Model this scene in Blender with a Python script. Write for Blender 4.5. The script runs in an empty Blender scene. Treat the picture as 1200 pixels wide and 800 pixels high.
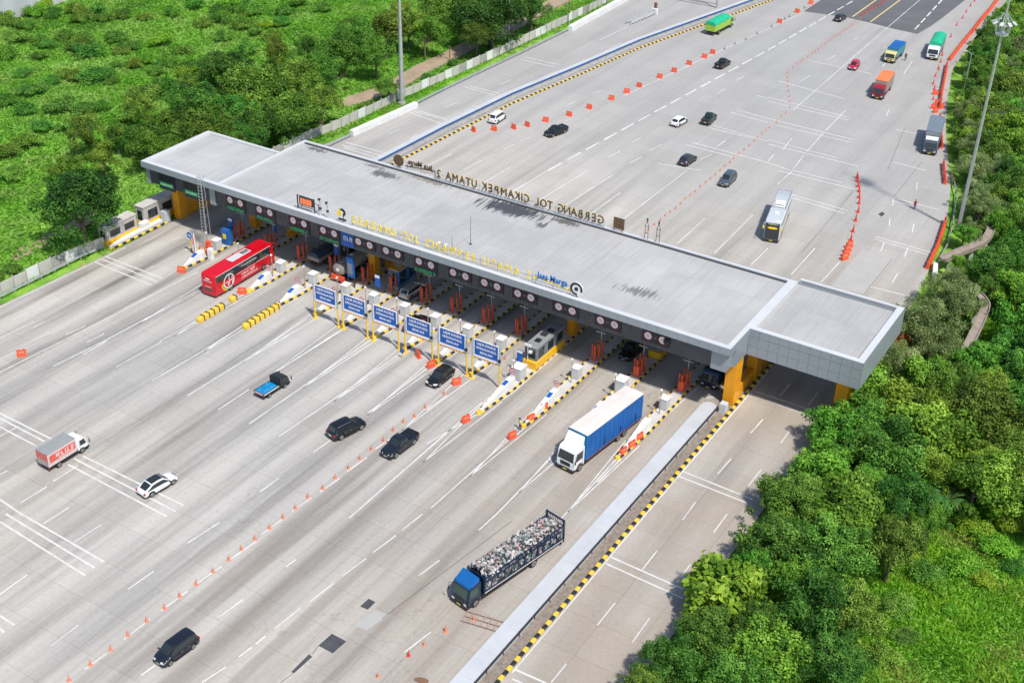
import bpy, bmesh, math, random
import numpy as np
from mathutils import Vector, Matrix
# ------------------------------------------------------------------ camera, world, sun, exposure
SC = bpy.context.scene
COL = SC.collection
PI = math.pi
rad = math.radians
SC.unit_settings.system = 'METRIC'
cam = bpy.data.objects.new('camera', bpy.data.cameras.new('camera')); COL.objects.link(cam); SC.camera = cam
cam.data.sensor_width = 36.0
cam.data.lens = 45.41
cam.data.clip_start = 1.0; cam.data.clip_end = 6000
_yaw, _pit, _rol = rad(-31.3135), rad(31.4498), rad(1.4032)
_f = Vector((math.sin(_yaw)*math.cos(_pit), math.cos(_yaw)*math.cos(_pit), -math.sin(_pit)))
_r = Vector((math.cos(_yaw), -math.sin(_yaw), 0)); _u = _r.cross(_f)
_r2 = _r*math.cos(_rol) + _u*math.sin(_rol); _u2 = _u*math.cos(_rol) - _r*math.sin(_rol)
_m = Matrix((( _r2.x, _u2.x, -_f.x, 93), (_r2.y, _u2.y, -_f.y, -135), (_r2.z, _u2.z, -_f.z, 93), (0, 0, 0, 1)))
cam.matrix_world = _m
W = bpy.data.worlds.new('World'); SC.world = W; W.use_nodes = True
_nt = W.node_tree; _bg = _nt.nodes['Background']; _sky = _nt.nodes.new('ShaderNodeTexSky')
_sky.sky_type = 'NISHITA'; _sky.sun_disc = False
_sky.sun_elevation = rad(57.7); _sky.sun_rotation = rad(118.2)
_nt.links.new(_sky.outputs[0], _bg.inputs[0]); _bg.inputs[1].default_value = 0.115
sun = bpy.data.objects.new('sun', bpy.data.lights.new('sun', 'SUN')); COL.objects.link(sun)
sun.data.energy = 3.6; sun.data.angle = rad(3.2); sun.data.color = (1.0, 0.945, 0.865)
_sd = Vector((0.8813*math.cos(rad(57.7)), -0.4726*math.cos(rad(57.7)), math.sin(rad(57.7))))
sun.rotation_euler = _sd.to_track_quat('Z', 'Y').to_euler()
SC.view_settings.view_transform = 'Standard'; SC.view_settings.look = 'None'
SC.view_settings.exposure = 0.38; SC.view_settings.gamma = 1.0
SC.cycles.max_bounces = 5; SC.cycles.diffuse_bounces = 3; SC.cycles.glossy_bounces = 2; SC.cycles.transmission_bounces = 2
random.seed(7); RNG = np.random.default_rng(11)
# measured layout of the plaza in metres (x along the canopy, y along the road, z up)
D = {'bar': [(-38.33, -44.84), (-37.52, -15.94), (-25.68, -15.76), (5.57, -15.55), (8.47, -16.68), (13.63, -18.21), (19.39, -24.62), (26.03, -24.35), (26.05, -19.94), (26.13, -16.94), (39.0, -19.73), (39.21, -17.91),
         (39.26, -15.96), (34.51, 125.29), (36.43, 120.22), (37.76, 118.31), (36.55, 117.18), (37.45, 115.29)],
 'barC': [(43.17, 48.97), (43.45, 47.4), (43.72, 45.84), (43.95, 44.61)],
 'barLine1': [(27.44, 207.98), (27.55, 206.56), (27.66, 205.15), (27.77, 203.73), (27.87, 202.32), (27.98, 200.9), (28.09, 199.48), (28.2, 198.07), (28.31, 196.65), (28.41, 195.24), (28.52, 193.82), (28.58, 192.4),
              (28.64, 190.98), (28.7, 189.56), (28.76, 188.15), (28.81, 186.73), (28.87, 185.31), (28.93, 183.89), (28.99, 182.47), (29.06, 181.05), (29.14, 179.63), (29.23, 178.22), (29.32, 176.8), (29.41, 175.38),
              (29.5, 173.97), (29.59, 172.55), (29.67, 171.13), (29.73, 169.71), (29.8, 168.29), (29.87, 166.88), (29.94, 165.46), (30.01, 164.04), (30.08, 162.62), (30.17, 161.2), (30.26, 159.79), (30.34, 158.37),
              (30.43, 156.95), (30.52, 155.53), (30.61, 154.12), (30.7, 152.7), (30.78, 151.28), (30.87, 149.87), (30.96, 148.45)],
 'barLine2': [(31.63, 143.3), (31.94, 141.92), (32.25, 140.53), (32.57, 139.15), (32.88, 137.76), (33.19, 136.38), (33.5, 134.99), (33.81, 133.61), (34.12, 132.22), (34.43, 130.83), (34.74, 129.45), (35.04, 128.06),
              (35.35, 126.67), (35.69, 125.3), (36.04, 123.92), (36.38, 122.54), (36.73, 121.16), (37.07, 119.79), (37.42, 118.41)],
 'barLine3': [(39.22, 112.14), (39.69, 110.61), (40.17, 109.08), (40.65, 107.55), (41.12, 106.03), (41.6, 104.5), (42.08, 102.97), (42.56, 101.45), (43.03, 99.92), (43.51, 98.39), (46.38, 89.65), (46.85, 88.23),
              (47.32, 86.8), (47.79, 85.38), (48.26, 83.95), (48.73, 82.53)],
 'barLine4': [(53.39, 66.33), (53.61, 64.92), (53.83, 63.52), (54.05, 62.12), (54.27, 60.71), (54.49, 59.31), (54.71, 57.91), (54.9, 56.5), (55.04, 55.09), (55.17, 53.68), (55.31, 52.26), (55.45, 50.85), (55.58, 49.44)],
 'barTop': [(-32.06, 54.86), (-29.13, 57.41), (-26.55, 60.25), (-25.1, 62.81), (-23.45, 66.85), (-21.18, 71.92), (-19.85, 77.51), (-18.58, 84.33), (-17.84, 89.5), (-17.36, 94.02), (-16.28, 101.24), (-15.4, 106.3),
            (-14.76, 112.27), (-13.91, 118.23), (-13.64, 121.85), (-9.85, 151.16), (-9.43, 161.17), (-9.25, 169.73)],
 'blue': [(-36.95, 32.79), (-36.5, 51.45), (-35.26, 73.53), (-32.28, 95.85), (-29.67, 118.21), (-21.14, 161.51), (-13.11, 198.0)],
 'bushL': [(-147.5, 62.0, 1.93, 'b'), (-142.2, 60.2, 1.9, 'b'), (-134.6, 47.7, 1.82, 'b'), (-141.7, 41.2, 2.03, 'b'), (-137.1, 43.1, 1.81, 'b'), (-131.2, 50.2, 1.81, 'b'), (-135.7, 33.1, 2.17, 'b'),
           (-124.4, 45.2, 1.77, 'b'), (-112.2, 30.8, 2.03, 'b'), (-109.8, 31.9, 1.65, 'b'), (-113.1, 21.2, 2.0, 'b'), (-111.5, 41.2, 1.51, 'b'), (-109.2, 36.6, 1.48, 'b'), (-102.9, 44.1, 1.67, 'b'),
           (-123.6, 27.6, 1.7, 'b'), (-113.1, 13.9, 1.97, 'b'), (-101.3, 16.8, 2.26, 'b'), (-94.3, 32.8, 2.48, 'b'), (-118.5, 51.5, 1.76, 'b'), (-118.6, 49.4, 1.56, 'b'), (-96.7, 19.0, 2.07, 'b'),
           (-95.5, 22.0, 1.73, 'b'), (-88.6, 22.0, 2.04, 'b'), (-148.6, 57.2, 1.92, 'b'), (-135.1, 65.4, 1.89, 'b'), (-92.3, 2.0, 2.13, 'b'), (-96.3, 63.3, 2.29, 'b'), (-97.5, 48.6, 2.41, 'b'), (-90.5, 44.9, 2.16, 'b'),
           (-136.2, 61.5, 1.88, 'b'), (-116.7, 71.7, 1.83, 'b'), (-113.3, 84.4, 1.87, 'b'), (-125.5, 47.2, 1.58, 'b'), (-84.1, -8.0, 1.88, 'b'), (-92.0, -2.4, 2.11, 'b'), (-134.0, 42.5, 1.6, 'b'),
           (-146.4, 48.0, 2.08, 'b'), (-151.0, 46.9, 2.1, 'b'), (-114.1, 26.4, 1.65, 'b'), (-115.9, 31.2, 1.68, 'b'), (-108.8, 34.4, 1.48, 'b'), (-109.0, 44.3, 1.51, 'b'), (-104.0, 49.1, 1.69, 'b'),
           (-96.4, 39.0, 1.62, 'b'), (-107.6, 56.5, 1.74, 'b'), (-126.9, 72.1, 1.67, 'b'), (-106.9, 67.6, 1.98, 'b'), (-106.4, 86.9, 1.86, 'b'), (-107.5, 94.3, 1.89, 'b'), (-129.4, 36.3, 1.56, 'b'),
           (-142.5, 64.8, 1.7, 'b'), (-105.5, 12.8, 1.74, 'b'), (-92.6, 11.5, 1.68, 'b'), (-96.4, 8.9, 1.68, 'b'), (-129.2, 66.5, 1.45, 'b'), (-102.9, 74.2, 1.59, 'b'), (-118.1, 82.5, 1.67, 'b'),
           (-99.7, 94.2, 1.86, 'b'), (-54.7, -30.2, 1.21, 'b'), (-54.7, -33.3, 1.2, 'b'), (-55.3, 52.5, 1.18, 'b'), (-51.0, 41.7, 1.3, 'b'), (-51.1, 38.1, 1.29, 'b'), (-51.2, 72.8, 1.07, 'b'), (-49.5, 82.8, 1.09, 'b'),
           (-50.3, 97.6, 1.14, 'b'), (-50.3, 115.8, 1.2, 'b')],
 'bushR': [(76.1, -18.7, 1.97, 'b'), (78.8, -15.2, 2.21, 'b'), (81.2, -10.1, 2.26, 'b'), (75.4, -25.6, 1.9, 'b'), (77.6, -19.3, 1.57, 'b'), (75.6, -37.2, 1.97, 'b'), (76.1, -33.4, 1.64, 'b'), (78.4, -8.4, 1.87, 'b'),
           (81.7, -4.4, 2.12, 'b'), (77.0, -29.2, 1.31, 'b'), (81.7, -15.8, 1.2, 'b'), (79.9, -22.6, 1.16, 'b'), (83.9, -11.8, 1.42, 'b'), (72.0, 33.4, 1.79, 'b'), (70.9, 28.6, 1.75, 'b'), (68.7, 9.8, 2.06, 'b'),
           (72.4, -16.0, 1.81, 'b'), (74.2, -15.7, 1.4, 'b'), (56.7, 59.4, 1.44, 'b'), (56.6, 55.8, 1.42, 'b'), (55.3, 67.9, 1.79, 'b')],
 'coneA': [(11.77, -81.45), (11.94, -78.95), (12.09, -76.46), (12.01, -74.13), (12.11, -71.69), (12.27, -69.37), (12.31, -67.22), (12.43, -64.97), (12.53, -62.52), (12.62, -60.19), (12.59, -58.21), (12.67, -56.11),
           (12.74, -53.81), (12.83, -51.62), (12.9, -49.57), (12.77, -47.25), (13.14, -45.01), (13.12, -42.71), (13.22, -40.36), (13.22, -38.14), (13.21, -35.87), (13.36, -33.66), (13.07, -31.27), (13.04, -29.09),
           (13.48, -27.34), (13.44, -24.97), (13.65, -21.08)],
 'coneB': [(14.05, 36.31), (14.01, 38.53), (14.11, 40.5), (13.97, 42.52), (14.02, 44.32), (14.21, 46.03), (14.13, 48.17), (13.85, 50.42), (13.98, 52.16), (13.98, 54.03), (13.89, 56.3), (13.93, 58.47), (13.93, 60.43),
           (13.99, 62.45), (13.91, 64.62), (13.83, 66.83), (13.89, 68.94), (13.68, 71.12), (13.66, 73.47), (13.65, 75.85), (13.63, 78.27), (13.61, 80.72), (13.49, 82.64), (13.33, 85.06), (13.36, 86.88), (13.38, 88.71),
           (13.46, 91.93), (13.27, 95.02), (13.2, 97.42), (12.69, 100.95), (11.47, 103.78), (10.32, 106.45), (8.99, 109.35), (7.82, 111.83), (6.67, 114.7), (5.63, 117.09), (4.72, 119.62), (4.42, 123.29), (4.34, 126.2),
           (4.36, 127.89), (4.41, 129.27), (4.52, 132.06), (4.57, 134.51), (4.59, 136.27), (4.62, 138.05), (4.52, 140.46), (4.52, 142.61), (4.57, 144.1), (4.57, 146.3), (4.49, 148.46), (4.73, 149.75), (4.76, 151.65),
           (4.68, 153.87), (4.9, 155.56), (4.9, 157.88), (4.85, 159.8), (4.77, 162.11), (4.71, 165.27)],
 'coneC': [(35.18, 75.58), (35.73, 74.2), (36.58, 72.2), (37.42, 70.22), (38.24, 67.86), (39.04, 65.54), (40.04, 62.22), (40.79, 58.82), (41.82, 54.61), (42.58, 51.45)],
 'coneP': [(4.35, 167.85), (4.35, 170.31), (4.35, 172.81), (4.52, 174.19), (4.63, 176.39), (4.86, 178.26), (4.98, 180.5), (5.1, 182.76), (5.1, 185.4)],
 'coneR': [(23.51, 196.15), (23.81, 191.16), (24.29, 185.58), (24.93, 180.28), (25.32, 173.77), (26.59, 164.32), (28.67, 150.33), (29.67, 145.58), (30.49, 141.18), (31.37, 135.98), (32.37, 131.05), (33.49, 128.16),
           (35.01, 122.11)],
 'coneS': [(36.99, -61.04), (37.44, -59.07), (38.17, -56.32), (39.57, -53.36), (36.17, -64.95), (-51.18, -22.64), (15.66, -9.53), (30.88, 140.15), (-12.66, 126.04), (-12.22, 130.62), (-11.37, 134.86), (-10.98, 140.33),
           (-10.18, 147.01), (-9.85, 154.35), (-9.69, 156.89), (-9.25, 165.47)],
 'dash': [(-37.82, -37.86, -37.36, -34.79), (-33.89, -37.64, -33.67, -34.79), (-46.98, -39.32, -46.91, -36.41), (-42.9, -39.09, -42.92, -37.14), (-46.32, -10.82, -46.02, -7.42), (-42.09, -10.71, -41.95, -7.13),
          (-42.49, -18.35, -42.33, -16.93), (7.5, -49.42, 7.6, -46.27), (-25.95, -58.6, -25.79, -55.91), (-19.76, -63.67, -19.68, -62.64), (-13.67, -61.19, -13.61, -57.41), (-13.63, -65.87, -13.49, -62.22),
          (-8.5, -64.49, -8.5, -63.39), (-8.64, -66.9, -8.5, -64.49), (-3.38, -67.24, -3.21, -63.49), (-3.39, -77.09, -3.44, -73.54), (6.99, -69.33, 7.19, -65.89), (6.75, -79.34, 6.77, -75.78),
          (6.96, -60.58, 7.4, -56.1), (11.89, -79.65, 12.05, -76.97), (12.05, -74.74, 12.12, -71.24), (12.16, -69.74, 12.34, -66.13), (12.3, -65.22, 12.63, -61.33), (12.64, -60.01, 12.94, -56.28),
          (12.64, -55.1, 12.83, -51.62), (12.84, -50.16, 13.1, -47.03), (13.21, -45.64, 13.48, -42.37), (13.41, -40.83, 13.69, -37.41), (13.49, -35.47, 13.8, -32.08), (13.79, -25.19, 14.08, -21.03),
          (17.71, -67.42, 18.0, -63.93), (16.98, -77.25, 17.17, -75.53), (22.51, -74.68, 23.04, -71.95), (23.15, -70.25, 23.34, -68.6), (25.13, -45.97, 25.38, -42.4), (24.71, -50.71, 25.1, -47.04),
          (24.32, -55.55, 24.69, -51.89), (23.98, -60.46, 24.24, -56.88), (23.51, -65.37, 23.74, -61.68), (23.38, -68.02, 23.44, -66.7), (32.24, -41.26, 32.37, -37.41), (31.03, -50.97, 31.45, -47.76),
          (36.37, -60.9, 36.92, -57.14), (18.4, -57.69, 18.5, -56.14), (50.49, -27.04, 50.32, -23.29), (54.34, -27.18, 54.26, -23.27), (50.5, -37.0, 50.43, -33.39), (54.45, -36.98, 54.46, -33.41),
          (50.5, -47.06, 50.48, -43.18), (54.6, -47.25, 54.49, -43.26), (50.53, -56.35, 50.54, -53.4), (50.22, -6.9, 50.31, -3.28), (50.24, -16.94, 50.35, -13.21), (54.22, -17.06, 54.25, -13.27),
          (50.12, 2.88, 50.09, 6.51), (53.98, 2.86, 53.95, 6.65), (54.17, -6.87, 54.07, -3.23), (24.51, 65.14, 24.55, 72.22), (44.03, 68.16, 43.18, 71.27), (46.05, 60.14, 45.24, 63.05), (49.88, 60.13, 49.15, 63.42),
          (45.41, 77.01, 44.66, 79.95), (47.84, 50.4, 47.23, 53.91), (51.54, 50.83, 50.99, 54.32), (52.6, 41.19, 52.33, 44.92), (22.23, 106.26, 22.79, 93.74), (22.84, 92.23, 23.46, 81.72), (23.65, 79.94, 24.41, 72.58),
          (25.31, 133.6, 24.32, 142.78), (20.16, 135.14, 19.73, 138.16), (30.02, 107.86, 29.26, 111.77), (8.71, 132.33, 9.07, 136.69), (8.84, 116.86, 9.18, 120.87), (8.74, 149.28, 9.08, 151.75),
          (19.27, 73.6, 18.97, 77.16), (19.51, 79.93, 18.81, 86.35), (-38.3, 115.54, -37.57, 127.28), (-33.77, 112.35, -33.44, 116.14), (-22.36, 55.62, -21.86, 58.45), (-22.9, 50.88, -22.5, 54.06),
          (-24.34, 75.74, -24.06, 79.32), (-23.35, 85.03, -22.73, 87.83), (-20.53, 69.16, -19.98, 71.15), (-4.99, 67.25, -4.69, 70.45), (-0.56, 65.47, -0.06, 69.71), (-5.38, 58.33, -4.94, 62.42),
          (-0.88, 58.68, -0.47, 62.22), (8.85, 67.29, 9.54, 70.59), (8.82, 74.43, 8.95, 77.97), (-2.6, 99.68, -2.38, 103.41), (-2.48, 108.84, -2.2, 112.17), (-44.38, 44.72, -43.8, 47.66), (-39.7, 45.0, -39.73, 47.47),
          (-43.56, 61.66, -42.78, 65.57), (-39.28, 62.46, -39.15, 65.88), (-41.3, 78.29, -41.02, 82.76)],
 'fenceL': [(-53.16, -44.71), (-54.24, -35.18), (-54.14, -25.94), (-52.95, -16.67)],
 'fenceUL': [(-54.46, 34.69), (-53.32, 42.02), (-53.21, 59.35), (-51.93, 76.89), (-50.96, 98.64), (-50.45, 136.43), (-50.69, 154.59)],
 'guardL': [(-53.02, -44.92), (-52.86, -36.41), (-52.81, -21.46), (-52.5, -18.88)],
 'guardUL': [(-49.34, 32.63), (-49.03, 39.69)],
 'guardUL2': [(-48.59, 59.56), (-48.47, 71.83), (-47.67, 93.37), (-47.1, 117.36)],
 'joint': [(50.19, 35.44, 50.13, 48.83), (36.3, 75.91, 36.53, 59.41), (43.07, 71.61, 42.58, 89.33), (37.49, 42.63, 36.62, 69.67), (38.63, 81.99, 34.88, 103.77), (29.01, -68.85, 28.78, -70.71),
           (28.93, -66.05, 28.68, -64.82), (31.66, -58.26, 34.47, -37.83), (-40.57, -46.61, -39.45, -38.96), (-32.9, -38.84, -31.74, -18.03)],
 'kerbR': [(46.49, -59.36), (46.23, 9.1)],
 'kerbUL': [(-35.22, 36.24), (-34.47, 52.72), (-33.64, 70.96), (-30.78, 93.27), (-28.32, 115.7), (-18.16, 166.97), (-11.05, 199.11)],
 'lampUL': (-51.88, 98.69),
 'lightpatch': [[(29.87, -60.61), (30.32, -57.65), (31.87, -57.53), (31.39, -60.48)], [(45.06, 49.56), (50.04, 49.11), (50.29, 35.51), (45.34, 35.3)]],
 'lines': [(-51.23, -37.88, -50.33, -14.96), (-44.46, -43.43, -44.08, -37.93), (-36.91, -39.41, -35.63, -14.49), (-37.53, -49.11, -36.91, -39.41), (-32.15, -36.2, -31.69, -18.61), (-32.99, -44.31, -32.15, -36.2),
           (-25.95, -32.02, -25.27, -14.56), (-19.43, -30.28, -19.36, -20.64), (-13.16, -25.53, -13.28, -16.24), (-13.04, -27.03, -12.46, -18.52), (-7.77, -28.62, -7.46, -15.7), (-7.4, -19.51, -7.35, -15.07),
           (-2.7, -39.93, -2.43, -16.42), (-2.43, -16.42, -2.32, -14.44), (2.1, -39.89, 3.2, -15.03), (18.95, -47.56, 18.73, -25.73), (18.73, -25.73, 18.69, -19.83), (18.03, -31.18, 20.82, -16.04),
           (25.57, -41.0, 25.86, -24.68), (32.37, -37.41, 32.11, -24.94), (26.18, -23.6, 26.06, -15.13), (38.88, -34.91, 38.81, -20.48), (38.81, -20.48, 38.44, -13.67), (39.09, -26.33, 39.4, -13.69),
           (39.4, -13.69, 40.38, -0.25), (46.71, -57.39, 46.53, -28.39), (46.53, -28.39, 46.59, 2.2), (46.59, 2.2, 46.41, 9.34), (8.08, -29.93, 8.24, -17.34), (7.69, -40.17, 7.82, -36.93),
           (-19.71, -39.6, -19.24, -27.49), (-13.42, -39.7, -13.04, -27.03), (-7.97, -39.75, -7.92, -34.11), (-25.99, -39.86, -25.66, -31.82), (-32.02, -40.08, -31.87, -36.01), (20.82, -16.04, 20.61, 7.26),
           (6.24, -13.52, 6.49, -2.29), (-5.32, -7.66, -4.72, 5.42), (-11.68, 35.9, -11.5, 47.23), (-6.29, 35.93, -5.54, 51.36), (-1.73, 36.65, -0.99, 52.74), (3.39, 36.22, 3.55, 46.42), (8.72, 37.57, 8.94, 61.4),
           (19.93, 34.86, 19.74, 45.53), (26.24, 34.94, 25.78, 51.23), (32.49, 34.75, 32.57, 41.37), (-29.96, 36.67, -29.45, 43.94), (-23.69, 39.22, -22.91, 48.02), (-17.88, 35.83, -17.61, 44.79),
           (-12.05, 36.48, -11.66, 41.42), (38.9, 35.12, 38.76, 45.6), (43.57, 35.37, 43.64, 43.37), (12.72, 137.92, 13.68, 100.25), (11.83, 189.41, 12.72, 137.92), (-17.58, 87.35, -10.34, 145.35),
           (-10.34, 145.35, -8.08, 162.14)],
 'mastL': (-51.29, 58.44),
 'patch': [[(28.7, -58.12), (28.73, -56.72), (29.63, -56.74), (29.66, -58.08)], [(28.68, -64.82), (28.76, -62.78), (30.64, -62.83), (30.53, -64.86)], [(28.73, -69.03), (29.08, -68.93), (29.15, -66.32), (28.65, -66.23)],
           [(43.06, 63.5), (43.33, 64.88), (44.01, 64.16), (43.85, 62.87)]],
 'path': [(-61.9, -32.23), (-62.46, -28.67), (-62.19, -24.1), (-63.06, -18.37)],
 'path2': [(-60.11, 50.57), (-58.57, 56.71), (-57.27, 63.42), (-58.61, 77.19), (-58.46, 86.46), (-58.93, 97.16), (-57.85, 109.64), (-59.4, 127.44), (-59.39, 137.59)],
 'pole_small': [(-57.68, 84.35), (-46.49, 41.74)],
 'road_r': [(40.37, 107.6), (36.66, 121.53), (31.63, 142.65), (29.71, 164.33), (28.25, 201.36)],
 'thick': [(-11.38, 47.31, -11.02, 51.63), (-10.88, 53.3, -10.53, 57.62), (-10.39, 59.29, -10.04, 63.61), (-9.9, 65.28, -9.55, 69.6), (-9.41, 71.27, -9.06, 75.59), (-8.92, 77.26, -8.56, 81.58),
           (-8.43, 83.25, -8.07, 87.57), (-7.93, 89.24, -7.58, 93.56), (-7.44, 95.23, -7.09, 99.55), (-6.95, 101.23, -6.6, 105.54), (-6.46, 107.22, -6.11, 111.53), (-5.97, 113.21, -5.61, 117.52),
           (-5.48, 119.2, -5.12, 123.51), (-4.98, 125.19, -4.63, 129.5), (-4.49, 131.18, -4.25, 135.06), (-4.16, 136.57, -3.92, 140.45), (-3.82, 141.96, -3.58, 145.85), (-3.49, 147.36, -3.25, 151.24),
           (-3.16, 152.75, -2.92, 156.64), (-2.82, 158.15, -2.58, 162.03), (-2.49, 163.54, -2.25, 167.43), (-2.15, 168.94, -1.91, 172.82), (-1.82, 174.33, -1.58, 178.21), (16.41, 192.74, 16.65, 188.54),
           (16.75, 186.9, 16.99, 182.69), (17.08, 181.06, 17.33, 176.85), (17.42, 175.21, 17.67, 171.0), (17.76, 169.37, 18.01, 165.16)],
 'trans': [(-50.6, -20.91, -38.41, -21.32), (-50.27, -19.69, -38.44, -20.09), (-50.37, -18.75, -38.58, -18.91), (-29.92, -55.35, -20.42, -55.55), (-29.02, -56.08, -20.68, -56.37), (-27.54, -57.3, -20.84, -57.52),
           (-14.62, -55.85, 1.96, -56.09), (-15.06, -56.76, 2.0, -57.35), (-14.74, -57.96, 0.52, -58.51), (-16.03, -66.73, -12.45, -67.1), (-12.85, -69.34, 1.71, -70.3), (-13.39, -68.08, 1.62, -68.92),
           (-12.45, -67.1, 1.72, -67.71), (-0.85, -79.18, 1.44, -79.28), (0.63, -80.39, 1.47, -80.55), (0.52, -58.51, 1.85, -58.53), (46.6, -37.1, 55.54, -37.37), (46.74, -38.33, 56.16, -38.68),
           (46.75, -56.83, 50.17, -56.72), (47.12, -58.05, 48.24, -57.98), (46.54, -18.8, 55.66, -19.18), (46.64, -19.94, 55.33, -20.15), (46.85, 2.14, 56.93, 2.06), (46.61, 1.01, 56.72, 0.78),
           (24.67, 72.31, 33.67, 72.34), (22.4, 70.74, 36.51, 70.86), (28.07, 62.51, 38.45, 61.92), (28.21, 61.36, 38.19, 60.55), (42.7, 71.35, 51.04, 70.98), (43.61, 69.92, 47.27, 69.99), (45.28, 55.13, 55.12, 54.67),
           (45.47, 54.15, 55.04, 53.57), (50.26, 38.32, 55.37, 38.64), (6.75, 103.93, 24.2, 102.68), (7.68, 101.69, 24.52, 101.29), (11.24, 93.05, 28.71, 92.26), (13.97, 90.7, 28.73, 90.78), (15.4, 82.97, 29.0, 82.24),
           (16.2, 81.04, 33.67, 80.83), (19.57, 72.88, 24.29, 72.05), (4.86, 114.04, 19.83, 111.99), (5.33, 129.93, 19.74, 129.65), (38.31, 86.37, 44.37, 85.97), (33.79, 101.95, 37.86, 102.21),
           (15.91, 148.61, 23.08, 147.39), (3.34, 61.15, 11.07, 62.88), (3.91, 71.98, 13.78, 71.66), (4.17, 73.64, 19.57, 72.88), (3.8, 83.57, 15.72, 82.2), (3.8, 82.0, 12.42, 81.89), (4.47, 93.77, 11.24, 93.05),
           (4.06, 91.82, 12.1, 90.97), (4.52, 103.52, 7.12, 103.03), (-48.23, 35.62, -39.69, 35.87), (-48.34, 37.0, -39.76, 37.23), (-47.12, 34.96, -39.62, 34.52), (-47.42, 55.65, -39.2, 54.5),
           (-47.0, 56.49, -39.25, 56.57), (-46.59, 57.33, -39.36, 57.02), (-46.58, 73.35, -38.88, 72.9), (-46.0, 74.36, -38.55, 74.29), (-45.93, 94.05, -37.49, 94.14), (-46.19, 95.88, -37.56, 96.05)],
 'treeL': [(-69.0, 16.0, 6.93, 'olive'), (-60.5, 14.9, 5.52, 'olive'), (-66.9, 8.2, 4.29, 'olive'), (-74.4, 27.4, 5.6, 'dark'), (-69.6, 37.2, 7.01, 'mid'), (-67.6, 45.9, 5.1, 'mid'), (-82.5, 44.2, 5.27, 'dark'),
           (-55.2, 30.6, 5.69, 'mid'), (-56.2, 22.6, 5.26, 'dark'), (-65.6, 25.8, 4.8, 'mid'), (-47.8, 19.2, 3.89, 'dark'), (-56.8, 39.7, 3.91, 'mid'), (-48.9, 14.0, 3.55, 'dark'), (-69.5, 62.8, 5.01, 'tall'),
           (-72.0, 72.2, 4.79, 'tall'), (-64.9, 53.7, 3.8, 'tall'), (-77.4, 61.6, 3.27, 'tall'), (-70.3, 78.9, 5.24, 'tall'), (-69.9, 86.3, 4.58, 'tall'), (-63.9, 66.8, 3.93, 'tall'), (-62.9, 82.8, 3.73, 'tall'),
           (-67.7, 96.7, 4.68, 'tall'), (-65.5, 103.0, 3.95, 'tall'), (-65.6, 110.8, 3.63, 'tall'), (-74.4, 99.6, 3.58, 'tall'), (-77.6, 94.2, 3.16, 'tall'), (-47.0, 88.7, 4.04, 'dark'), (-48.5, 110.7, 5.1, 'dark'),
           (-84.5, 60.5, 3.13, 'tall'), (-81.9, 81.3, 3.08, 'tall'), (-53.7, 57.5, 2.55, 'mid'), (-81.4, 18.3, 3.61, 'tall'), (-79.1, 5.1, 3.47, 'tall'), (-77.9, 9.8, 2.86, 'tall'), (-75.0, -4.2, 3.04, 'mid'),
           (-71.7, 1.2, 2.75, 'tall'), (-75.4, 11.5, 2.85, 'dark'), (-55.1, -18.5, 6.44, 'deep'), (-47.2, 96.4, 7.5, 'deep')],
 'treeR': [(60.4, 3.7, 3.79, 'broad'), (60.6, -4.6, 3.64, 'broad'), (60.7, -13.5, 3.48, 'broad'), (60.3, -21.3, 3.54, 'dense'), (61.4, -28.9, 3.59, 'dense'), (61.3, -38.5, 3.95, 'bigleaf'), (61.9, -44.6, 2.95, 'dense'),
           (60.7, -50.8, 2.87, 'dense'), (58.6, -54.6, 1.99, 'dense'), (65.5, 4.9, 4.68, 'broad'), (67.2, -6.8, 4.41, 'dense'), (67.4, -18.0, 3.96, 'broad'), (68.2, -27.0, 3.97, 'dense'), (68.3, -36.1, 3.96, 'dense'),
           (67.7, -43.6, 3.64, 'broad'), (66.2, -49.2, 3.03, 'dense'), (68.6, 12.7, 4.85, 'dense'), (70.9, 20.4, 4.55, 'broad'), (73.9, 26.3, 4.42, 'dense'), (71.2, -0.0, 4.55, 'broad'), (74.8, 7.7, 4.49, 'dense'),
           (77.4, 14.0, 4.16, 'broad'), (71.7, -13.4, 3.03, 'dense'), (79.9, 1.6, 4.13, 'dense'), (76.9, -4.3, 3.8, 'broad'), (72.5, -21.6, 3.1, 'dense'), (73.1, -34.4, 3.07, 'dense'), (73.9, -41.6, 2.95, 'dense'),
           (74.7, -15.0, 2.0, 'broad'), (58.6, 34.1, 5.15, 'pale'), (60.3, 21.6, 5.1, 'pale'), (64.4, 22.5, 4.62, 'pale'), (61.5, 14.1, 3.04, 'pale'), (61.0, 37.2, 3.91, 'pale'), (64.5, 13.6, 3.49, 'broad'),
           (57.4, 41.0, 3.19, 'pale'), (55.2, 69.6, 3.6, 'pale'), (55.3, 60.2, 2.89, 'pale'), (51.8, 70.5, 3.02, 'pale'), (56.1, 74.2, 3.36, 'pale'), (50.3, 83.0, 3.17, 'pale'), (45.8, 93.7, 2.98, 'pale'),
           (42.7, 102.4, 2.74, 'pale'), (39.7, 119.9, 3.46, 'dense'), (40.7, 135.1, 4.21, 'dense'), (34.2, 144.7, 3.17, 'dense'), (40.9, 148.1, 3.99, 'dense'), (48.8, 130.4, 4.5, 'dense'), (46.6, 115.8, 4.29, 'dense'),
           (54.4, 107.1, 4.49, 'broad'), (54.2, 92.5, 4.26, 'dense'), (48.9, 98.2, 3.02, 'broad'), (60.2, 83.3, 4.1, 'dense'), (62.3, 66.1, 3.82, 'broad'), (65.7, 48.9, 3.55, 'dense'), (67.2, 54.2, 3.63, 'dense'),
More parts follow.
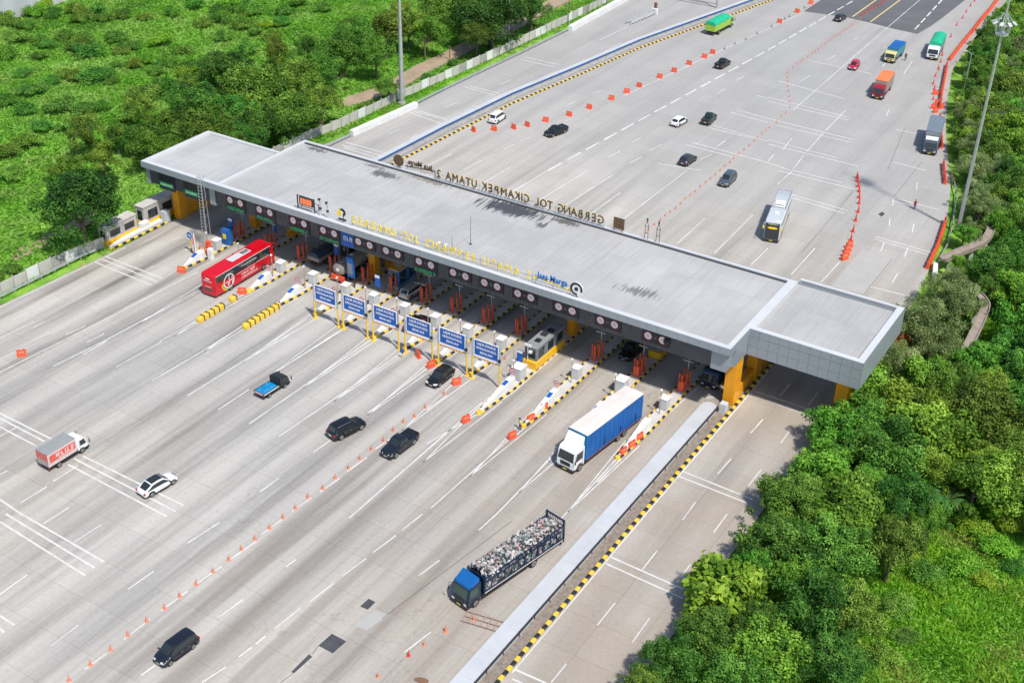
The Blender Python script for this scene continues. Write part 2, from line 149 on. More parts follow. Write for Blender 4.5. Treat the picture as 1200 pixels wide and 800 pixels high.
           (70.4, 43.6, 3.19, 'broad'), (66.0, 43.7, 2.14, 'dense'), (64.8, 68.5, 2.97, 'dense'), (33.5, 162.5, 2.93, 'dense'), (35.9, 171.8, 3.43, 'broad'), (42.2, 161.5, 4.15, 'broad'), (43.4, 112.5, 2.83, 'pale'),
           (60.5, 47.9, 1.91, 'broad'), (58.2, 58.5, 2.0, 'broad')],
 'veh': {},
 'walk1': [(57.5, 49.16), (58.69, 52.35), (59.99, 55.32), (61.07, 58.17), (61.42, 60.91), (61.16, 64.02), (60.44, 65.76), (59.48, 67.37)],
 'walk2': [(67.96, 23.8), (67.78, 27.42), (67.55, 32.23), (67.26, 36.04), (66.98, 38.5), (66.1, 40.0), (65.07, 41.13)],
 'wallUL': [(-49.19, 39.85), (-47.91, 58.6)],
 'wallUL2': [(-46.77, 116.85), (-47.51, 146.23), (-48.08, 173.54)],
 'whiteR': [(43.4, -64.25), (43.95, -4.8)],
 'whiteR2': [(45.82, -62.67), (45.16, -5.37)],
 'whouse': [(-153.1, 43.31), (-155.7, 67.52)],
 'yellow': [(2.72, 165.86, 2.88, 182.9), (7.57, 164.53, 7.79, 186.47)]}

# ------------------------------------------------------------------ helpers
def setp(o, label=None, cat=None, group=None, kind=None):
    if label: o['label'] = label
    if cat: o['category'] = cat
    if group: o['group'] = group
    if kind: o['kind'] = kind
    return o
def empty(name, loc=(0, 0, 0), rz=0.0, label=None, cat=None, group=None):
    o = bpy.data.objects.new(name, None); COL.objects.link(o)
    o.location = loc; o.rotation_euler = (0, 0, rz); o.empty_display_size = .3
    return setp(o, label, cat, group)
class MB:
    def __init__(s): s.v = []; s.f = []; s.m = []; s.mi = 0
    def add(s, vs, fs):
        b = len(s.v); s.v += [tuple(p) for p in vs]
        for f in fs: s.f.append(tuple(b+i for i in f)); s.m.append(s.mi)
        return s
    def box(s, c, d, rz=0.0, taper=(1, 1)):
        x, y, z = d[0]/2, d[1]/2, d[2]/2; tx, ty = taper
        P = [(-x, -y, -z), (x, -y, -z), (x, y, -z), (-x, y, -z), (-x*tx, -y*ty, z), (x*tx, -y*ty, z), (x*tx, y*ty, z), (-x*tx, y*ty, z)]
        cs, sn = math.cos(rz), math.sin(rz)
        P = [(c[0]+a*cs-b*sn, c[1]+a*sn+b*cs, c[2]+e) for a, b, e in P]
        return s.add(P, [(3, 2, 1, 0), (4, 5, 6, 7), (0, 1, 5, 4), (1, 2, 6, 5), (2, 3, 7, 6), (3, 0, 4, 7)])
    def b2(s, x0, x1, y0, y1, z0, z1): return s.box(((x0+x1)/2, (y0+y1)/2, (z0+z1)/2), (x1-x0, y1-y0, z1-z0))
    def cyl(s, a, b, r0, r1=None, n=10, cap=True):
        r1 = r0 if r1 is None else r1
        a = Vector(a); b = Vector(b); d = (b-a).normalized()
        t = Vector((1, 0, 0)) if abs(d.x) < .9 else Vector((0, 1, 0))
        u = d.cross(t).normalized(); w = d.cross(u)
        P = []
        for c, r in ((a, r0), (b, r1)):
            for i in range(n):
                an = 2*PI*i/n; P.append(c+u*(r*math.cos(an))+w*(r*math.sin(an)))
        F = [(i, (i+1) % n, n+(i+1) % n, n+i) for i in range(n)]
        F = [f[::-1] for f in F]
        if cap: F += [tuple(range(n)), tuple(range(2*n-1, n-1, -1))]
        return s.add(P, F)
    def tube(s, pts, r, n=6):
        for a, b in zip(pts[:-1], pts[1:]): s.cyl(a, b, r, r, n)
        return s
    def prism(s, poly, z0, z1):
        n = len(poly); P = [(x, y, z0) for x, y in poly]+[(x, y, z1) for x, y in poly]
        return s.add(P, [tuple(range(n-1, -1, -1)), tuple(range(n, 2*n))]+[(i, (i+1) % n, n+(i+1) % n, n+i) for i in range(n)])
    def side(s, prof, x0, x1):          # extrude a (y,z) profile along x
        n = len(prof); P = [(x0, y, z) for y, z in prof]+[(x1, y, z) for y, z in prof]
        return s.add(P, [tuple(range(n-1, -1, -1)), tuple(range(n, 2*n))]+[(i, (i+1) % n, n+(i+1) % n, n+i) for i in range(n)])
    def quad(s, a, b, c, d): return s.add([a, b, c, d], [(0, 1, 2, 3)])
    def mesh(s, name, mats, smooth=None, fix=True):
        me = bpy.data.meshes.new(name); me.from_pydata(s.v, [], s.f)
        for m in (mats if isinstance(mats, (list, tuple)) else [mats]): me.materials.append(m)
        if max(s.m, default=0): me.polygons.foreach_set('material_index', s.m)
        if fix:
            bm = bmesh.new(); bm.from_mesh(me); bmesh.ops.recalc_face_normals(bm, faces=bm.faces); bm.to_mesh(me); bm.free()
        if smooth:
            me.polygons.foreach_set('use_smooth', [True]*len(me.polygons)); me.set_sharp_from_angle(angle=rad(smooth))
        me.update(); return me
    def ob(s, name, mats, parent=None, smooth=None, loc=None, fix=True):
        return link(name, s.mesh(name, mats, smooth, fix), parent, loc)
def link(name, me, parent=None, loc=None, rz=None):
    o = bpy.data.objects.new(name, me); COL.objects.link(o)
    if parent: o.parent = parent
    if loc is not None: o.location = loc
    if rz is not None: o.rotation_euler = (0, 0, rz)
    return o
def bevel(me, w=.05, seg=2):
    bm = bmesh.new(); bm.from_mesh(me)
    bmesh.ops.bevel(bm, geom=[e for e in bm.edges if e.is_manifold and e.calc_face_angle(0) > .6], offset=w, segments=seg, affect='EDGES', clamp_overlap=True)
    bm.to_mesh(me); bm.free()
    me.polygons.foreach_set('use_smooth', [True]*len(me.polygons)); me.set_sharp_from_angle(angle=rad(40)); return me
def kids(o): return [c for c in bpy.data.objects if c.parent == o]
def dup(o, loc, rz=None, label=None, group=None, _ch=None):
    r = o.copy(); COL.objects.link(r); r.location = loc
    if rz is not None: r.rotation_euler = (0, 0, rz)
    if label: r['label'] = label
    if group: r['group'] = group
    for c, gs in (_ch if _ch is not None else tree_of(o)):
        d = c.copy(); COL.objects.link(d); d.parent = r
        for g in gs:
            e = g.copy(); COL.objects.link(e); e.parent = d
    return r
def tree_of(o): return [(c, kids(c)) for c in kids(o)]
ORD = ['first', 'second', 'third', 'fourth', 'fifth', 'sixth', 'seventh', 'eighth', 'ninth', 'tenth', 'eleventh', 'twelfth', 'thirteenth', 'fourteenth', 'fifteenth', 'sixteenth', 'seventeenth', 'eighteenth', 'nineteenth']
TENS = {2: 'twent', 3: 'thirt', 4: 'fort', 5: 'fift', 6: 'sixt', 7: 'sevent', 8: 'eight', 9: 'ninet'}
def nth(i):
    if i < 19: return ORD[i]
    k = i+1; t, u = divmod(k, 10)
    if t >= 10: return '%dth' % k
    return TENS[t]+('ieth' if u == 0 else 'y-'+ORD[u-1])
# ------------------------------------------------------------------ materials
def newmat(name):
    m = bpy.data.materials.new(name); m.use_nodes = True
    nt = m.node_tree; return m, nt, nt.nodes['Principled BSDF']
def N(nt, t, **kw):
    n = nt.nodes.new(t)
    for k, v in kw.items(): setattr(n, k, v)
    return n
def noise(nt, vec, scale, detail=4, rough=.55, scl=None):
    if scl is not None:
        mp = N(nt, 'ShaderNodeMapping'); mp.inputs['Scale'].default_value = scl; nt.links.new(vec, mp.inputs[0]); vec = mp.outputs[0]
    n = N(nt, 'ShaderNodeTexNoise'); n.inputs['Scale'].default_value = scale; n.inputs['Detail'].default_value = detail; n.inputs['Roughness'].default_value = rough
    nt.links.new(vec, n.inputs['Vector']); return n.outputs['Fac']
def ramp(nt, fac, stops):
    r = N(nt, 'ShaderNodeValToRGB'); e = r.color_ramp.elements
    while len(e) < len(stops): e.new(.5)
    for i, (p, c) in enumerate(stops):
        e[i].position = p; e[i].color = (c[0], c[1], c[2], 1) if isinstance(c, (tuple, list)) else (c, c, c, 1)
    nt.links.new(fac, r.inputs[0]); return r.outputs[0]
def mix(nt, f, a, b, mode='MIX'):
    n = N(nt, 'ShaderNodeMix', data_type='RGBA', blend_type=mode); n.clamp_factor = True
    for sock, v in ((n.inputs[0], f), (n.inputs[6], a), (n.inputs[7], b)):
        if hasattr(v, 'is_linked') or hasattr(v, 'links'): nt.links.new(v, sock)
        elif isinstance(v, (tuple, list)): sock.default_value = (v[0], v[1], v[2], 1)
        else: sock.default_value = v
    return n.outputs[2]
def math_(nt, op, a, b=None, c=None):
    n = N(nt, 'ShaderNodeMath', operation=op)
    for i, v in enumerate((a, b, c)):
        if v is None: continue
        if hasattr(v, 'links'): nt.links.new(v, n.inputs[i])
        else: n.inputs[i].default_value = v
    return n.outputs[0]
def objco(nt): return N(nt, 'ShaderNodeTexCoord').outputs['Object']
def geoco(nt): return N(nt, 'ShaderNodeNewGeometry').outputs['Position']
def pm(name, col, rough=.6, metal=0.0, var=.12, scale=2.0, dirt=None, bump=0.0, spec=None, coat=0):
    m, nt, b = newmat(name)
    co = objco(nt); n = noise(nt, co, scale, 5, .6)
    lo = tuple(c*(1-var) for c in col); hi = tuple(min(1, c*(1+var)) for c in col)
    c = ramp(nt, n, [(.3, lo), (.7, hi)])
    if dirt:
        n2 = noise(nt, co, scale*.45, 6, .7); f = ramp(nt, n2, [(.5, 0.0), (.72, 1.0)])
        c = mix(nt, math_(nt, 'MULTIPLY', f, .55), c, dirt)
    nt.links.new(c, b.inputs['Base Color'])
    b.inputs['Roughness'].default_value = rough; b.inputs['Metallic'].default_value = metal
    if spec is not None: b.inputs['Specular IOR Level'].default_value = spec
    if coat: b.inputs['Coat Weight'].default_value = coat; b.inputs['Coat Roughness'].default_value = .08
    if bump:
        bn = N(nt, 'ShaderNodeBump'); bn.inputs['Strength'].default_value = bump; bn.inputs['Distance'].default_value = .05
        nt.links.new(noise(nt, co, scale*6, 4), bn.inputs['Height']); nt.links.new(bn.outputs[0], b.inputs['Normal'])
    return m
M = {}
def paint(name, col, metal=.15, rough=.32): M[name] = pm(name, col, rough, metal, .06, 1.5, coat=.4); return M[name]
M['white'] = pm('white_paint', (.78, .78, .77), .5, 0, .05, 2, dirt=(.5, .47, .43))
M['mark'] = pm('marking_paint', (.68, .68, .67), .65, 0, .10, .6, dirt=(.5, .48, .46))
def worn(name, col, under):
    m, nt, b = newmat(name); co = geoco(nt)
    f = ramp(nt, noise(nt, co, 1.3, 6, .75, (1, .35, 1)), [(.44, 0.0), (.62, .85)])
    c = mix(nt, f, col, under); c = mix(nt, math_(nt, 'MULTIPLY', ramp(nt, noise(nt, co, .05, 3, .5), [(.45, 0.0), (.65, 1.0)]), .45), c, under)
    nt.links.new(c, b.inputs['Base Color']); b.inputs['Roughness'].default_value = .7; return m
M['mark'] = worn('worn_marking_paint', (.72, .72, .71), (.48, .465, .44))
M['markwarm'] = pm('faded_marking_paint', (.62, .61, .59), .7, 0, .12, .9, dirt=(.42, .40, .38))
M['markyel'] = pm('yellow_marking_paint', (.72, .55, .22), .65, 0, .1, .5)
M['yellow'] = pm('yellow_kerb_paint', (.78, .52, .05), .5, 0, .14, 1.3, dirt=(.42, .33, .18))
M['black'] = pm('black_kerb_paint', (.025, .025, .027), .5, 0, .3, 1.5, dirt=(.12, .11, .10))
M['orange'] = pm('orange_column_cladding', (.84, .37, .012), .42, .1, .06, .5, dirt=(.62, .30, .04))
M['redplastic'] = pm('red_orange_plastic', (.82, .09, .03), .4, 0, .12, 2, dirt=(.55, .12, .06))
M['cone'] = pm('cone_orange_faded', (.66, .24, .14), .5, 0, .2, 4, dirt=(.55, .30, .22))
M['conered'] = pm('cone_red', (.68, .045, .03), .45, 0, .15, 4)
M['rubber'] = pm('tyre_rubber', (.02, .02, .021), .8, 0, .2, 6, dirt=(.07, .065, .06))
M['rim'] = pm('alloy_rim', (.42, .42, .43), .35, .6, .15, 8)
M['glass'] = pm('dark_car_glass', (.02, .027, .03), .06, 0, .1, 2, spec=.8)
M['glassgreen'] = pm('greenish_windscreen', (.03, .07, .06), .06, 0, .1, 2, spec=.8)
M['chrome'] = pm('chrome_trim', (.7, .7, .7), .2, .9, .05, 4)
M['trim'] = pm('black_plastic_trim', (.02, .02, .021), .55, 0, .2, 4)
M['lamp'] = pm('lamp_lens', (.75, .76, .76), .15, .2, .05, 8)
M['redlamp'] = pm('red_lamp_lens', (.45, .02, .02), .2, 0, .1, 8)
M['plate'] = pm('number_plate', (.7, .7, .66), .5, 0, .1, 8)
M['plateyel'] = pm('yellow_number_plate', (.75, .55, .06), .5, 0, .1, 8)
M['concrete'] = pm('grey_concrete', (.36, .35, .33), .85, 0, .15, 1.2, dirt=(.2, .19, .17), bump=.4)
M['concwhite'] = pm('whitewashed_concrete', (.70, .71, .70), .7, 0, .08, .8, dirt=(.5, .49, .46))
M['concblue'] = pm('pale_blue_barrier_top', (.47, .49, .515), .85, 0, .07, .4, bump=.3, dirt=(.55, .58, .6))
M['island'] = pm('island_paving', (.55, .53, .50), .8, 0, .1, 1, dirt=(.38, .34, .3))
M['steel'] = pm('galvanised_steel', (.48, .50, .52), .4, .5, .12, 2)
M['darksteel'] = pm('dark_steel', (.06, .065, .07), .5, .4, .2, 3)
M['acp'] = pm('grey_aluminium_panel', (.33, .37, .41), .38, .25, .07, .9, dirt=(.27, .29, .31))
M['capwhite'] = pm('pale_parapet_capping', (.60, .615, .63), .5, .1, .04, .5, dirt=(.56, .56, .55))
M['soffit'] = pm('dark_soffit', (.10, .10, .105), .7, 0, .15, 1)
M['signblue'] = pm('blue_sign_sheet', (.003, .095, .42), .5, 0, .05, 1)
M['signwhite'] = pm('white_sign_sheet', (.82, .82, .82), .4, 0, .03, 2)
M['signdark'] = pm('dark_sign_panel', (.018, .022, .03), .45, 0, .15, 2)
M['signgreen'] = pm('green_sign_text', (.01, .36, .13), .45, 0, .1, 3)
M['signred'] = pm('red_sign_ring', (.62, .03, .07), .45, 0, .1, 3)
M['signyel'] = pm('yellow_letter_face', (.9, .66, .02), .4, 0, .06, 2)
M['bluelet'] = pm('blue_letter_face', (.02, .16, .5), .4, 0, .06, 2)
M['brownlet'] = pm('brown_letter_back', (.13, .085, .045), .6, .2, .2, 2)
M['grey'] = pm('grey_booth_paint', (.20, .22, .25), .5, 0, .1, 1, dirt=(.13, .13, .13))
M['lightgrey'] = pm('light_grey_cabinet', (.55, .57, .58), .5, 0, .06, 2, dirt=(.42, .42, .4))
M['beige'] = pm('beige_plaster', (.52, .50, .46), .8, 0, .1, 1, dirt=(.34, .31, .28))
M['rust'] = pm('rusty_iron', (.2, .1, .06), .85, 0, .3, 4)
M['wood'] = pm('tree_bark', (.13, .10, .075), .9, 0, .25, 5)
M['soil'] = pm('gravel_strip', (.24, .20, .165), .95, 0, .3, 2.5, bump=.6)
M['skin'] = pm('skin', (.35, .18, .11), .6, 0, .05, 4)
M['vest'] = pm('hi_vis_vest', (.6, .8, .1), .6, 0, .06, 4)
M['cloth'] = pm('dark_clothing', (.02, .025, .045), .8, 0, .2, 4)
M['redcloth'] = pm('red_shirt', (.45, .02, .03), .8, 0, .2, 4)
M['helmet'] = pm('dark_helmet', (.02, .02, .03), .3, 0, .1, 4)
M['walkway'] = pm('walkway_concrete', (.30, .25, .21), .9, 0, .2, .9, dirt=(.16, .14, .11), bump=.5)
M['bluepipe'] = pm('blue_pipe_paint', (.02, .09, .30), .4, .1, .1, 1)
M['bluebooth'] = pm('blue_machine_paint', (.02, .12, .38), .4, 0, .12, 1)
M['tarpgreen'] = pm('green_tarpaulin', (.01, .42, .22), .55, 0, .2, 1.4, bump=.6)
M['tarporange'] = pm('orange_tarpaulin', (.9, .2, .06), .55, 0, .1, 1.4, bump=.4)
M['tarpblue'] = pm('blue_tarpaulin', (.0, .20, .44), .7, 0, .25, 1.6, bump=.7)
M['tarpwhite'] = pm('pale_truck_roof', (.66, .62, .58), .6, 0, .06, .5, dirt=(.52, .47, .42))
M['tank'] = pm('dusty_tank', (.34, .30, .25), .6, .2, .15, .8, dirt=(.2, .17, .14))
# road concrete
def road_material():
    m, nt, b = newmat('road_concrete'); co = geoco(nt)
    base = ramp(nt, noise(nt, co, .035, 5, .55), [(.32, (.445, .42, .378)), (.68, (.54, .515, .472))])
    # lengthwise tyre-dirt streaks, in two widths
    s1 = noise(nt, co, 1.0, 3, .5, (.24, .009, 1)); s2 = noise(nt, co, 1.0, 5, .65, (1.1, .03, 1))
    s = math_(nt, 'ADD', math_(nt, 'MULTIPLY', s1, .76), math_(nt, 'MULTIPLY', s2, .24))
    st = ramp(nt, s, [(.34, .63), (.45, .87), (.56, 1.05)])
    c = mix(nt, 1.0, base, st, 'MULTIPLY')
    # stronger wear close to the toll lanes
    sep = N(nt, 'ShaderNodeSeparateXYZ'); nt.links.new(co, sep.inputs[0])
    near = math_(nt, 'SUBTRACT', 1.0, math_(nt, 'DIVIDE', math_(nt, 'ABSOLUTE', math_(nt, 'ADD', sep.outputs[1], 22)), 95.0)); near = math_(nt, 'MAXIMUM', near, 0.0)
    ph = math_(nt, 'MULTIPLY', math_(nt, 'SINE', math_(nt, 'MULTIPLY', math_(nt, 'ADD', sep.outputs[0], -2.0), 2*PI/5.85)), .5)
    tr = math_(nt, 'MULTIPLY', math_(nt, 'ADD', ph, .5), near)
    tr = math_(nt, 'MULTIPLY', tr, ramp(nt, noise(nt, co, 1.0, 5, .7, (.6, .03, 1)), [(.38, 0.1), (.62, 1.0)]))
    c = mix(nt, math_(nt, 'MULTIPLY', tr, .92), c, (.15, .135, .12))
    # warm dusty patches and cool ones
    c = mix(nt, math_(nt, 'MULTIPLY', ramp(nt, noise(nt, co, .05, 4, .6, (1, .35, 1)), [(.52, 0.0), (.7, 1.0)]), .38), c, (.47, .41, .34))
    c = mix(nt, math_(nt, 'MULTIPLY', ramp(nt, noise(nt, co, .013, 3, .5), [(.45, 0.0), (.62, 1.0)]), .35), c, (.36, .37, .38))
    # heavier rubber and diesel bands on the truck lanes
    bx = math_(nt, 'MULTIPLY', math_(nt, 'MINIMUM', math_(nt, 'MAXIMUM', math_(nt, 'DIVIDE', math_(nt, 'SUBTRACT', sep.outputs[0], 2.0), 14.0), 0.0), 1.0), math_(nt, 'MINIMUM', math_(nt, 'MAXIMUM', math_(nt, 'DIVIDE', math_(nt, 'SUBTRACT', 43.0, sep.outputs[0]), 3.0), 0.0), 1.0))
    by = math_(nt, 'MINIMUM', math_(nt, 'MAXIMUM', math_(nt, 'DIVIDE', math_(nt, 'SUBTRACT', 10.0, sep.outputs[1]), 14.0), 0.0), 1.0)
    bs = ramp(nt, noise(nt, co, 1.0, 4, .6, (.42, .013, 1)), [(.47, 0.0), (.60, 1.0)])
    c = mix(nt, math_(nt, 'MULTIPLY', math_(nt, 'MULTIPLY', bx, by), math_(nt, 'MULTIPLY', bs, .48)), c, (.185, .16, .135))
    # brownish dust on the right-hand lanes and ramp, greyer concrete far up the road
    gx = math_(nt, 'MINIMUM', math_(nt, 'MAXIMUM', math_(nt, 'DIVIDE', math_(nt, 'SUBTRACT', sep.outputs[0], 8.0), 40.0), 0.0), 1.0)
    gy = math_(nt, 'MINIMUM', math_(nt, 'MAXIMUM', math_(nt, 'DIVIDE', math_(nt, 'SUBTRACT', 60.0, sep.outputs[1]), 40.0), 0.0), 1.0)
    c = mix(nt, math_(nt, 'MULTIPLY', math_(nt, 'MULTIPLY', gx, gy), math_(nt, 'ADD', .42, math_(nt, 'MULTIPLY', ramp(nt, noise(nt, co, .07, 5, .6), [(.4, 0.0), (.62, 1.0)]), .45))), c, (.355, .305, .25))
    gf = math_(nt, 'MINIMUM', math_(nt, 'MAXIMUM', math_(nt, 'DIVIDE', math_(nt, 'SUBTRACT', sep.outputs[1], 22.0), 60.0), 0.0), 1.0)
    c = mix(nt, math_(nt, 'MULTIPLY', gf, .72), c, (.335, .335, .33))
    # slabs: tone per slab and thin joints
    br = N(nt, 'ShaderNodeTexBrick'); br.offset = 0.0; br.inputs['Color1'].default_value = (.9, .9, .9, 1); br.inputs['Color2'].default_value = (1.05, 1.05, 1.05, 1)
    br.inputs['Mortar'].default_value = (.50, .48, .46, 1); br.inputs['Scale'].default_value = 1.0; br.inputs['Mortar Size'].default_value = .035; br.inputs['Mortar Smooth'].default_value = .3
    br.inputs['Brick Width'].default_value = 4.6; br.inputs['Row Height'].default_value = 5.2
    nt.links.new(co, br.inputs['Vector']); c = mix(nt, .45, c, mix(nt, 1.0, c, br.outputs[0], 'MULTIPLY'))
    # hairline cracks and dark sealed joints
    vo = N(nt, 'ShaderNodeTexVoronoi', feature='DISTANCE_TO_EDGE'); vo.inputs['Scale'].default_value = .085
    wv = N(nt, 'ShaderNodeMix', data_type='VECTOR'); wv.inputs[0].default_value = .12; nt.links.new(co, wv.inputs[4])
    nz = N(nt, 'ShaderNodeTexNoise'); nz.inputs['Scale'].default_value = .5; nz.inputs['Detail'].default_value = 5; nt.links.new(co, nz.inputs['Vector'])
    sc_ = N(nt, 'ShaderNodeVectorMath', operation='SCALE'); sc_.inputs['Scale'].default_value = 60.0; nt.links.new(nz.outputs['Color'], sc_.inputs[0]); nt.links.new(sc_.outputs[0], wv.inputs[5])
    nt.links.new(wv.outputs[1], vo.inputs['Vector'])
    ck = ramp(nt, vo.outputs['Distance'], [(0.0, 1.0), (.006, 0.0)])
    ck = math_(nt, 'MULTIPLY', ck, ramp(nt, noise(nt, co, .04, 3, .5), [(.5, 0.0), (.6, 1.0)]))
    c = mix(nt, math_(nt, 'MULTIPLY', ck, .5), c, (.16, .15, .14))
    # fine grain, small oil spots
    c = mix(nt, 1.0, c, ramp(nt, noise(nt, co, 2.2, 6, .75), [(.25, .87), (.75, 1.09)]), 'MULTIPLY')
    c = mix(nt, math_(nt, 'MULTIPLY', ramp(nt, noise(nt, co, .55, 5, .7, (1, .45, 1)), [(.63, 0.0), (.75, 1.0)]), .35), c, (.2, .19, .18))
    nt.links.new(c, b.inputs['Base Color']); b.inputs['Roughness'].default_value = .82; b.inputs['Specular IOR Level'].default_value = .3
    bn = N(nt, 'ShaderNodeBump'); bn.inputs['Strength'].default_value = .25; bn.inputs['Distance'].default_value = .02
    nt.links.new(noise(nt, co, 5, 5, .7), bn.inputs['Height']); nt.links.new(bn.outputs[0], b.inputs['Normal'])
    return m
M['road'] = road_material()
M['asphalt'] = pm('dark_asphalt', (.115, .118, .125), .85, 0, .12, .15, dirt=(.16, .16, .16), bump=.2)
M['asphpatch'] = pm('asphalt_patch', (.06, .063, .07), .85, 0, .25, .8, bump=.3)
M['lightconc'] = pm('newer_concrete_patch', (.40, .39, .37), .85, 0, .06, .5)
def green_ground():
    m, nt, b = newmat('grassy_soil'); co = geoco(nt)
    n1 = noise(nt, co, .035, 6, .6); n2 = noise(nt, co, .22, 6, .7); n3 = noise(nt, co, 2.5, 5, .7)
    c = ramp(nt, n1, [(.3, (.11, .28, .03)), (.5, (.21, .42, .05)), (.68, (.36, .54, .12))])
    c = mix(nt, ramp(nt, n2, [(.40, 0.0), (.62, .8)]), c, (.05, .16, .02))
    c = mix(nt, math_(nt, 'MULTIPLY', ramp(nt, noise(nt, co, .06, 5, .65), [(.60, 0.0), (.72, 1.0)]), .6), c, (.28, .22, .13))
    c = mix(nt, 1.0, c, ramp(nt, n3, [(.25, .7), (.75, 1.25)]), 'MULTIPLY')
    nt.links.new(c, b.inputs['Base Color']); b.inputs['Roughness'].default_value = .95; b.inputs['Specular IOR Level'].default_value = .1
    return m
M['ground'] = green_ground()
M['dirt'] = pm('dirt_track', (.34, .26, .18), .95, 0, .18, .4, dirt=(.25, .22, .12), bump=.4)
def leaf_material(name, dark, mid, light, trans=.25, hue=.06, dry=None):
    m, nt, b = newmat(name)
    at = N(nt, 'ShaderNodeAttribute', attribute_name='tint'); oi = N(nt, 'ShaderNodeObjectInfo')
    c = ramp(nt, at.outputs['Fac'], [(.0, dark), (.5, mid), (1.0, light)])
    if dry:
        gp = geoco(nt); c = mix(nt, ramp(nt, noise(nt, gp, .11, 6, .7), [(.50, 0.0), (.66, .75)]), c, dry)
        c = mix(nt, ramp(nt, noise(nt, gp, .06, 4, .6, (1, 1.3, 1)), [(.55, 0.0), (.66, .7)]), c, dark)
    hs = N(nt, 'ShaderNodeHueSaturation'); nt.links.new(c, hs.inputs['Color'])
    nt.links.new(math_(nt, 'ADD', math_(nt, 'MULTIPLY', oi.outputs['Random'], hue), .5-hue*.9), hs.inputs['Hue'])
    nt.links.new(math_(nt, 'ADD', math_(nt, 'MULTIPLY', math_(nt, 'FRACT', math_(nt, 'MULTIPLY', oi.outputs['Random'], 7.31)), .45), .78), hs.inputs['Value'])
    nt.links.new(hs.outputs[0], b.inputs['Base Color']); b.inputs['Roughness'].default_value = .6; b.inputs['Specular IOR Level'].default_value = .25
    tl = N(nt, 'ShaderNodeBsdfTranslucent'); nt.links.new(hs.outputs[0], tl.inputs[0])
    mx = N(nt, 'ShaderNodeMixShader'); mx.inputs[0].default_value = trans
    out = nt.nodes['Material Output']; nt.links.new(b.outputs[0], mx.inputs[1]); nt.links.new(tl.outputs[0], mx.inputs[2]); nt.links.new(mx.outputs[0], out.inputs[0])
    return m
LM = {'dark': leaf_material('dark_foliage', (0.014, 0.055, 0.007), (0.038, 0.140, 0.015), (0.121, 0.305, 0.037)),
      'deep': leaf_material('deep_dark_foliage', (.007, .032, .004), (.020, .080, .009), (.060, .18, .022), hue=.02),
      'mid': leaf_material('mid_foliage', (0.023, 0.107, 0.011), (0.069, 0.237, 0.022), (0.168, 0.426, 0.055)),
      'olive': leaf_material('olive_foliage', (.015, .055, .005), (.045, .135, .010), (.12, .25, .025), hue=.03),
      'tall': leaf_material('tall_tree_foliage', (0.020, 0.085, 0.010), (0.068, 0.207, 0.020), (0.203, 0.403, 0.050)),
      'broad': leaf_material('broadleaf_foliage', (0.027, 0.118, 0.011), (0.084, 0.278, 0.020), (0.222, 0.509, 0.062)),
      'dense': leaf_material('dense_foliage', (0.016, 0.079, 0.010), (0.057, 0.201, 0.022), (0.162, 0.390, 0.056)),
      'bigleaf': leaf_material('large_leaf_foliage', (.03, .13, .01), (.09, .28, .018), (.22, .46, .05)),
      'pale': leaf_material('pale_feathery_foliage', (.05, .11, .028), (.14, .24, .07), (.32, .43, .17), hue=.03),
      'bush': leaf_material('bush_foliage', (.025, .12, .016), (.075, .27, .03), (.19, .44, .07)),
      'herb': leaf_material('bright_herb_foliage', (.05, .19, .012), (.12, .35, .02), (.25, .52, .05)),
      'banana': leaf_material('banana_leaf', (.05, .18, .04), (.09, .29, .05), (.25, .42, .12)),
      'flower': leaf_material('reddish_foliage', (.14, .045, .01), (.30, .10, .015), (.42, .2, .03), hue=.02)}
# ------------------------------------------------------------------ ground, road, markings
def sheet(name, polys, z, mat, kind='structure'):
    b = MB()
    for p in polys: b.add([(x, y, z) for x, y in p], [tuple(range(len(p)))])
    o = b.ob(name, mat); me = o.data
    for p in me.polygons:
        if p.normal.z < 0: p.flip()
    return setp(o, kind=kind)
ROAD_L = [(-53, -150), (-52.6, -60), (-51.6, -38), (-50.9, -15), (-51.2, 0), (-50.9, 34), (-50.2, 41), (-48.7, 59), (-49.2, 73), (-48.4, 94), (-47.6, 118), (-47.3, 146), (-47.0, 290)]
ROAD_R = [(58.5, -150), (57.6, -50), (57.3, 5), (58.2, 20), (57.2, 35), (56.0, 49), (53.8, 66), (50.2, 81), (41.6, 108), (38.2, 121), (33.2, 142), (31.4, 164), (30.0, 201), (29.2, 290)]
def ximg(pts, y): return float(np.interp(y, [p[1] for p in pts], [p[0] for p in pts]))
def road_inside(x, y, m=0.0): return ximg(ROAD_L, y)-m < x < ximg(ROAD_R, y)+m
def gh(x, y):            # terrain height beside the road
    dl = ximg(ROAD_L, y)-x; dr = x-ximg(ROAD_R, y)
    h = 0.0
    if dr > 0: h = -min(2.4, max(0, (dr-1.5)*.35))
    if dl > 4: h = min(1, (dl-4)/14)*(.5*math.sin(x*.05+1)*math.cos(y*.06)+.35*math.sin(x*.13+y*.09))
    return h
def terrain():
    xs = np.r_[-1500, -600, -320, np.arange(-240, -40, 5.0), np.linspace(-40, 40, 5), np.arange(45, 135, 4.0), 180, 320, 700, 1500]
    ys = np.r_[-1500, -600, -300, -180, np.arange(-120, 262, 6.0), 300, 420, 800, 1600]
    v = []; 
    for y in ys:
        for x in xs:
            yy = min(max(y, -150), 290)
            v.append((float(x), float(y), gh(x, yy)-.06))
    nx = len(xs)
    f = [(j*nx+i, j*nx+i+1, (j+1)*nx+i+1, (j+1)*nx+i) for j in range(len(ys)-1) for i in range(nx-1)]
    me = bpy.data.meshes.new('ground'); me.from_pydata(v, [], f); me.materials.append(M['ground'])
    me.polygons.foreach_set('use_smooth', [True]*len(f)); me.update()
    setp(link('ground', me), kind='structure')
terrain()
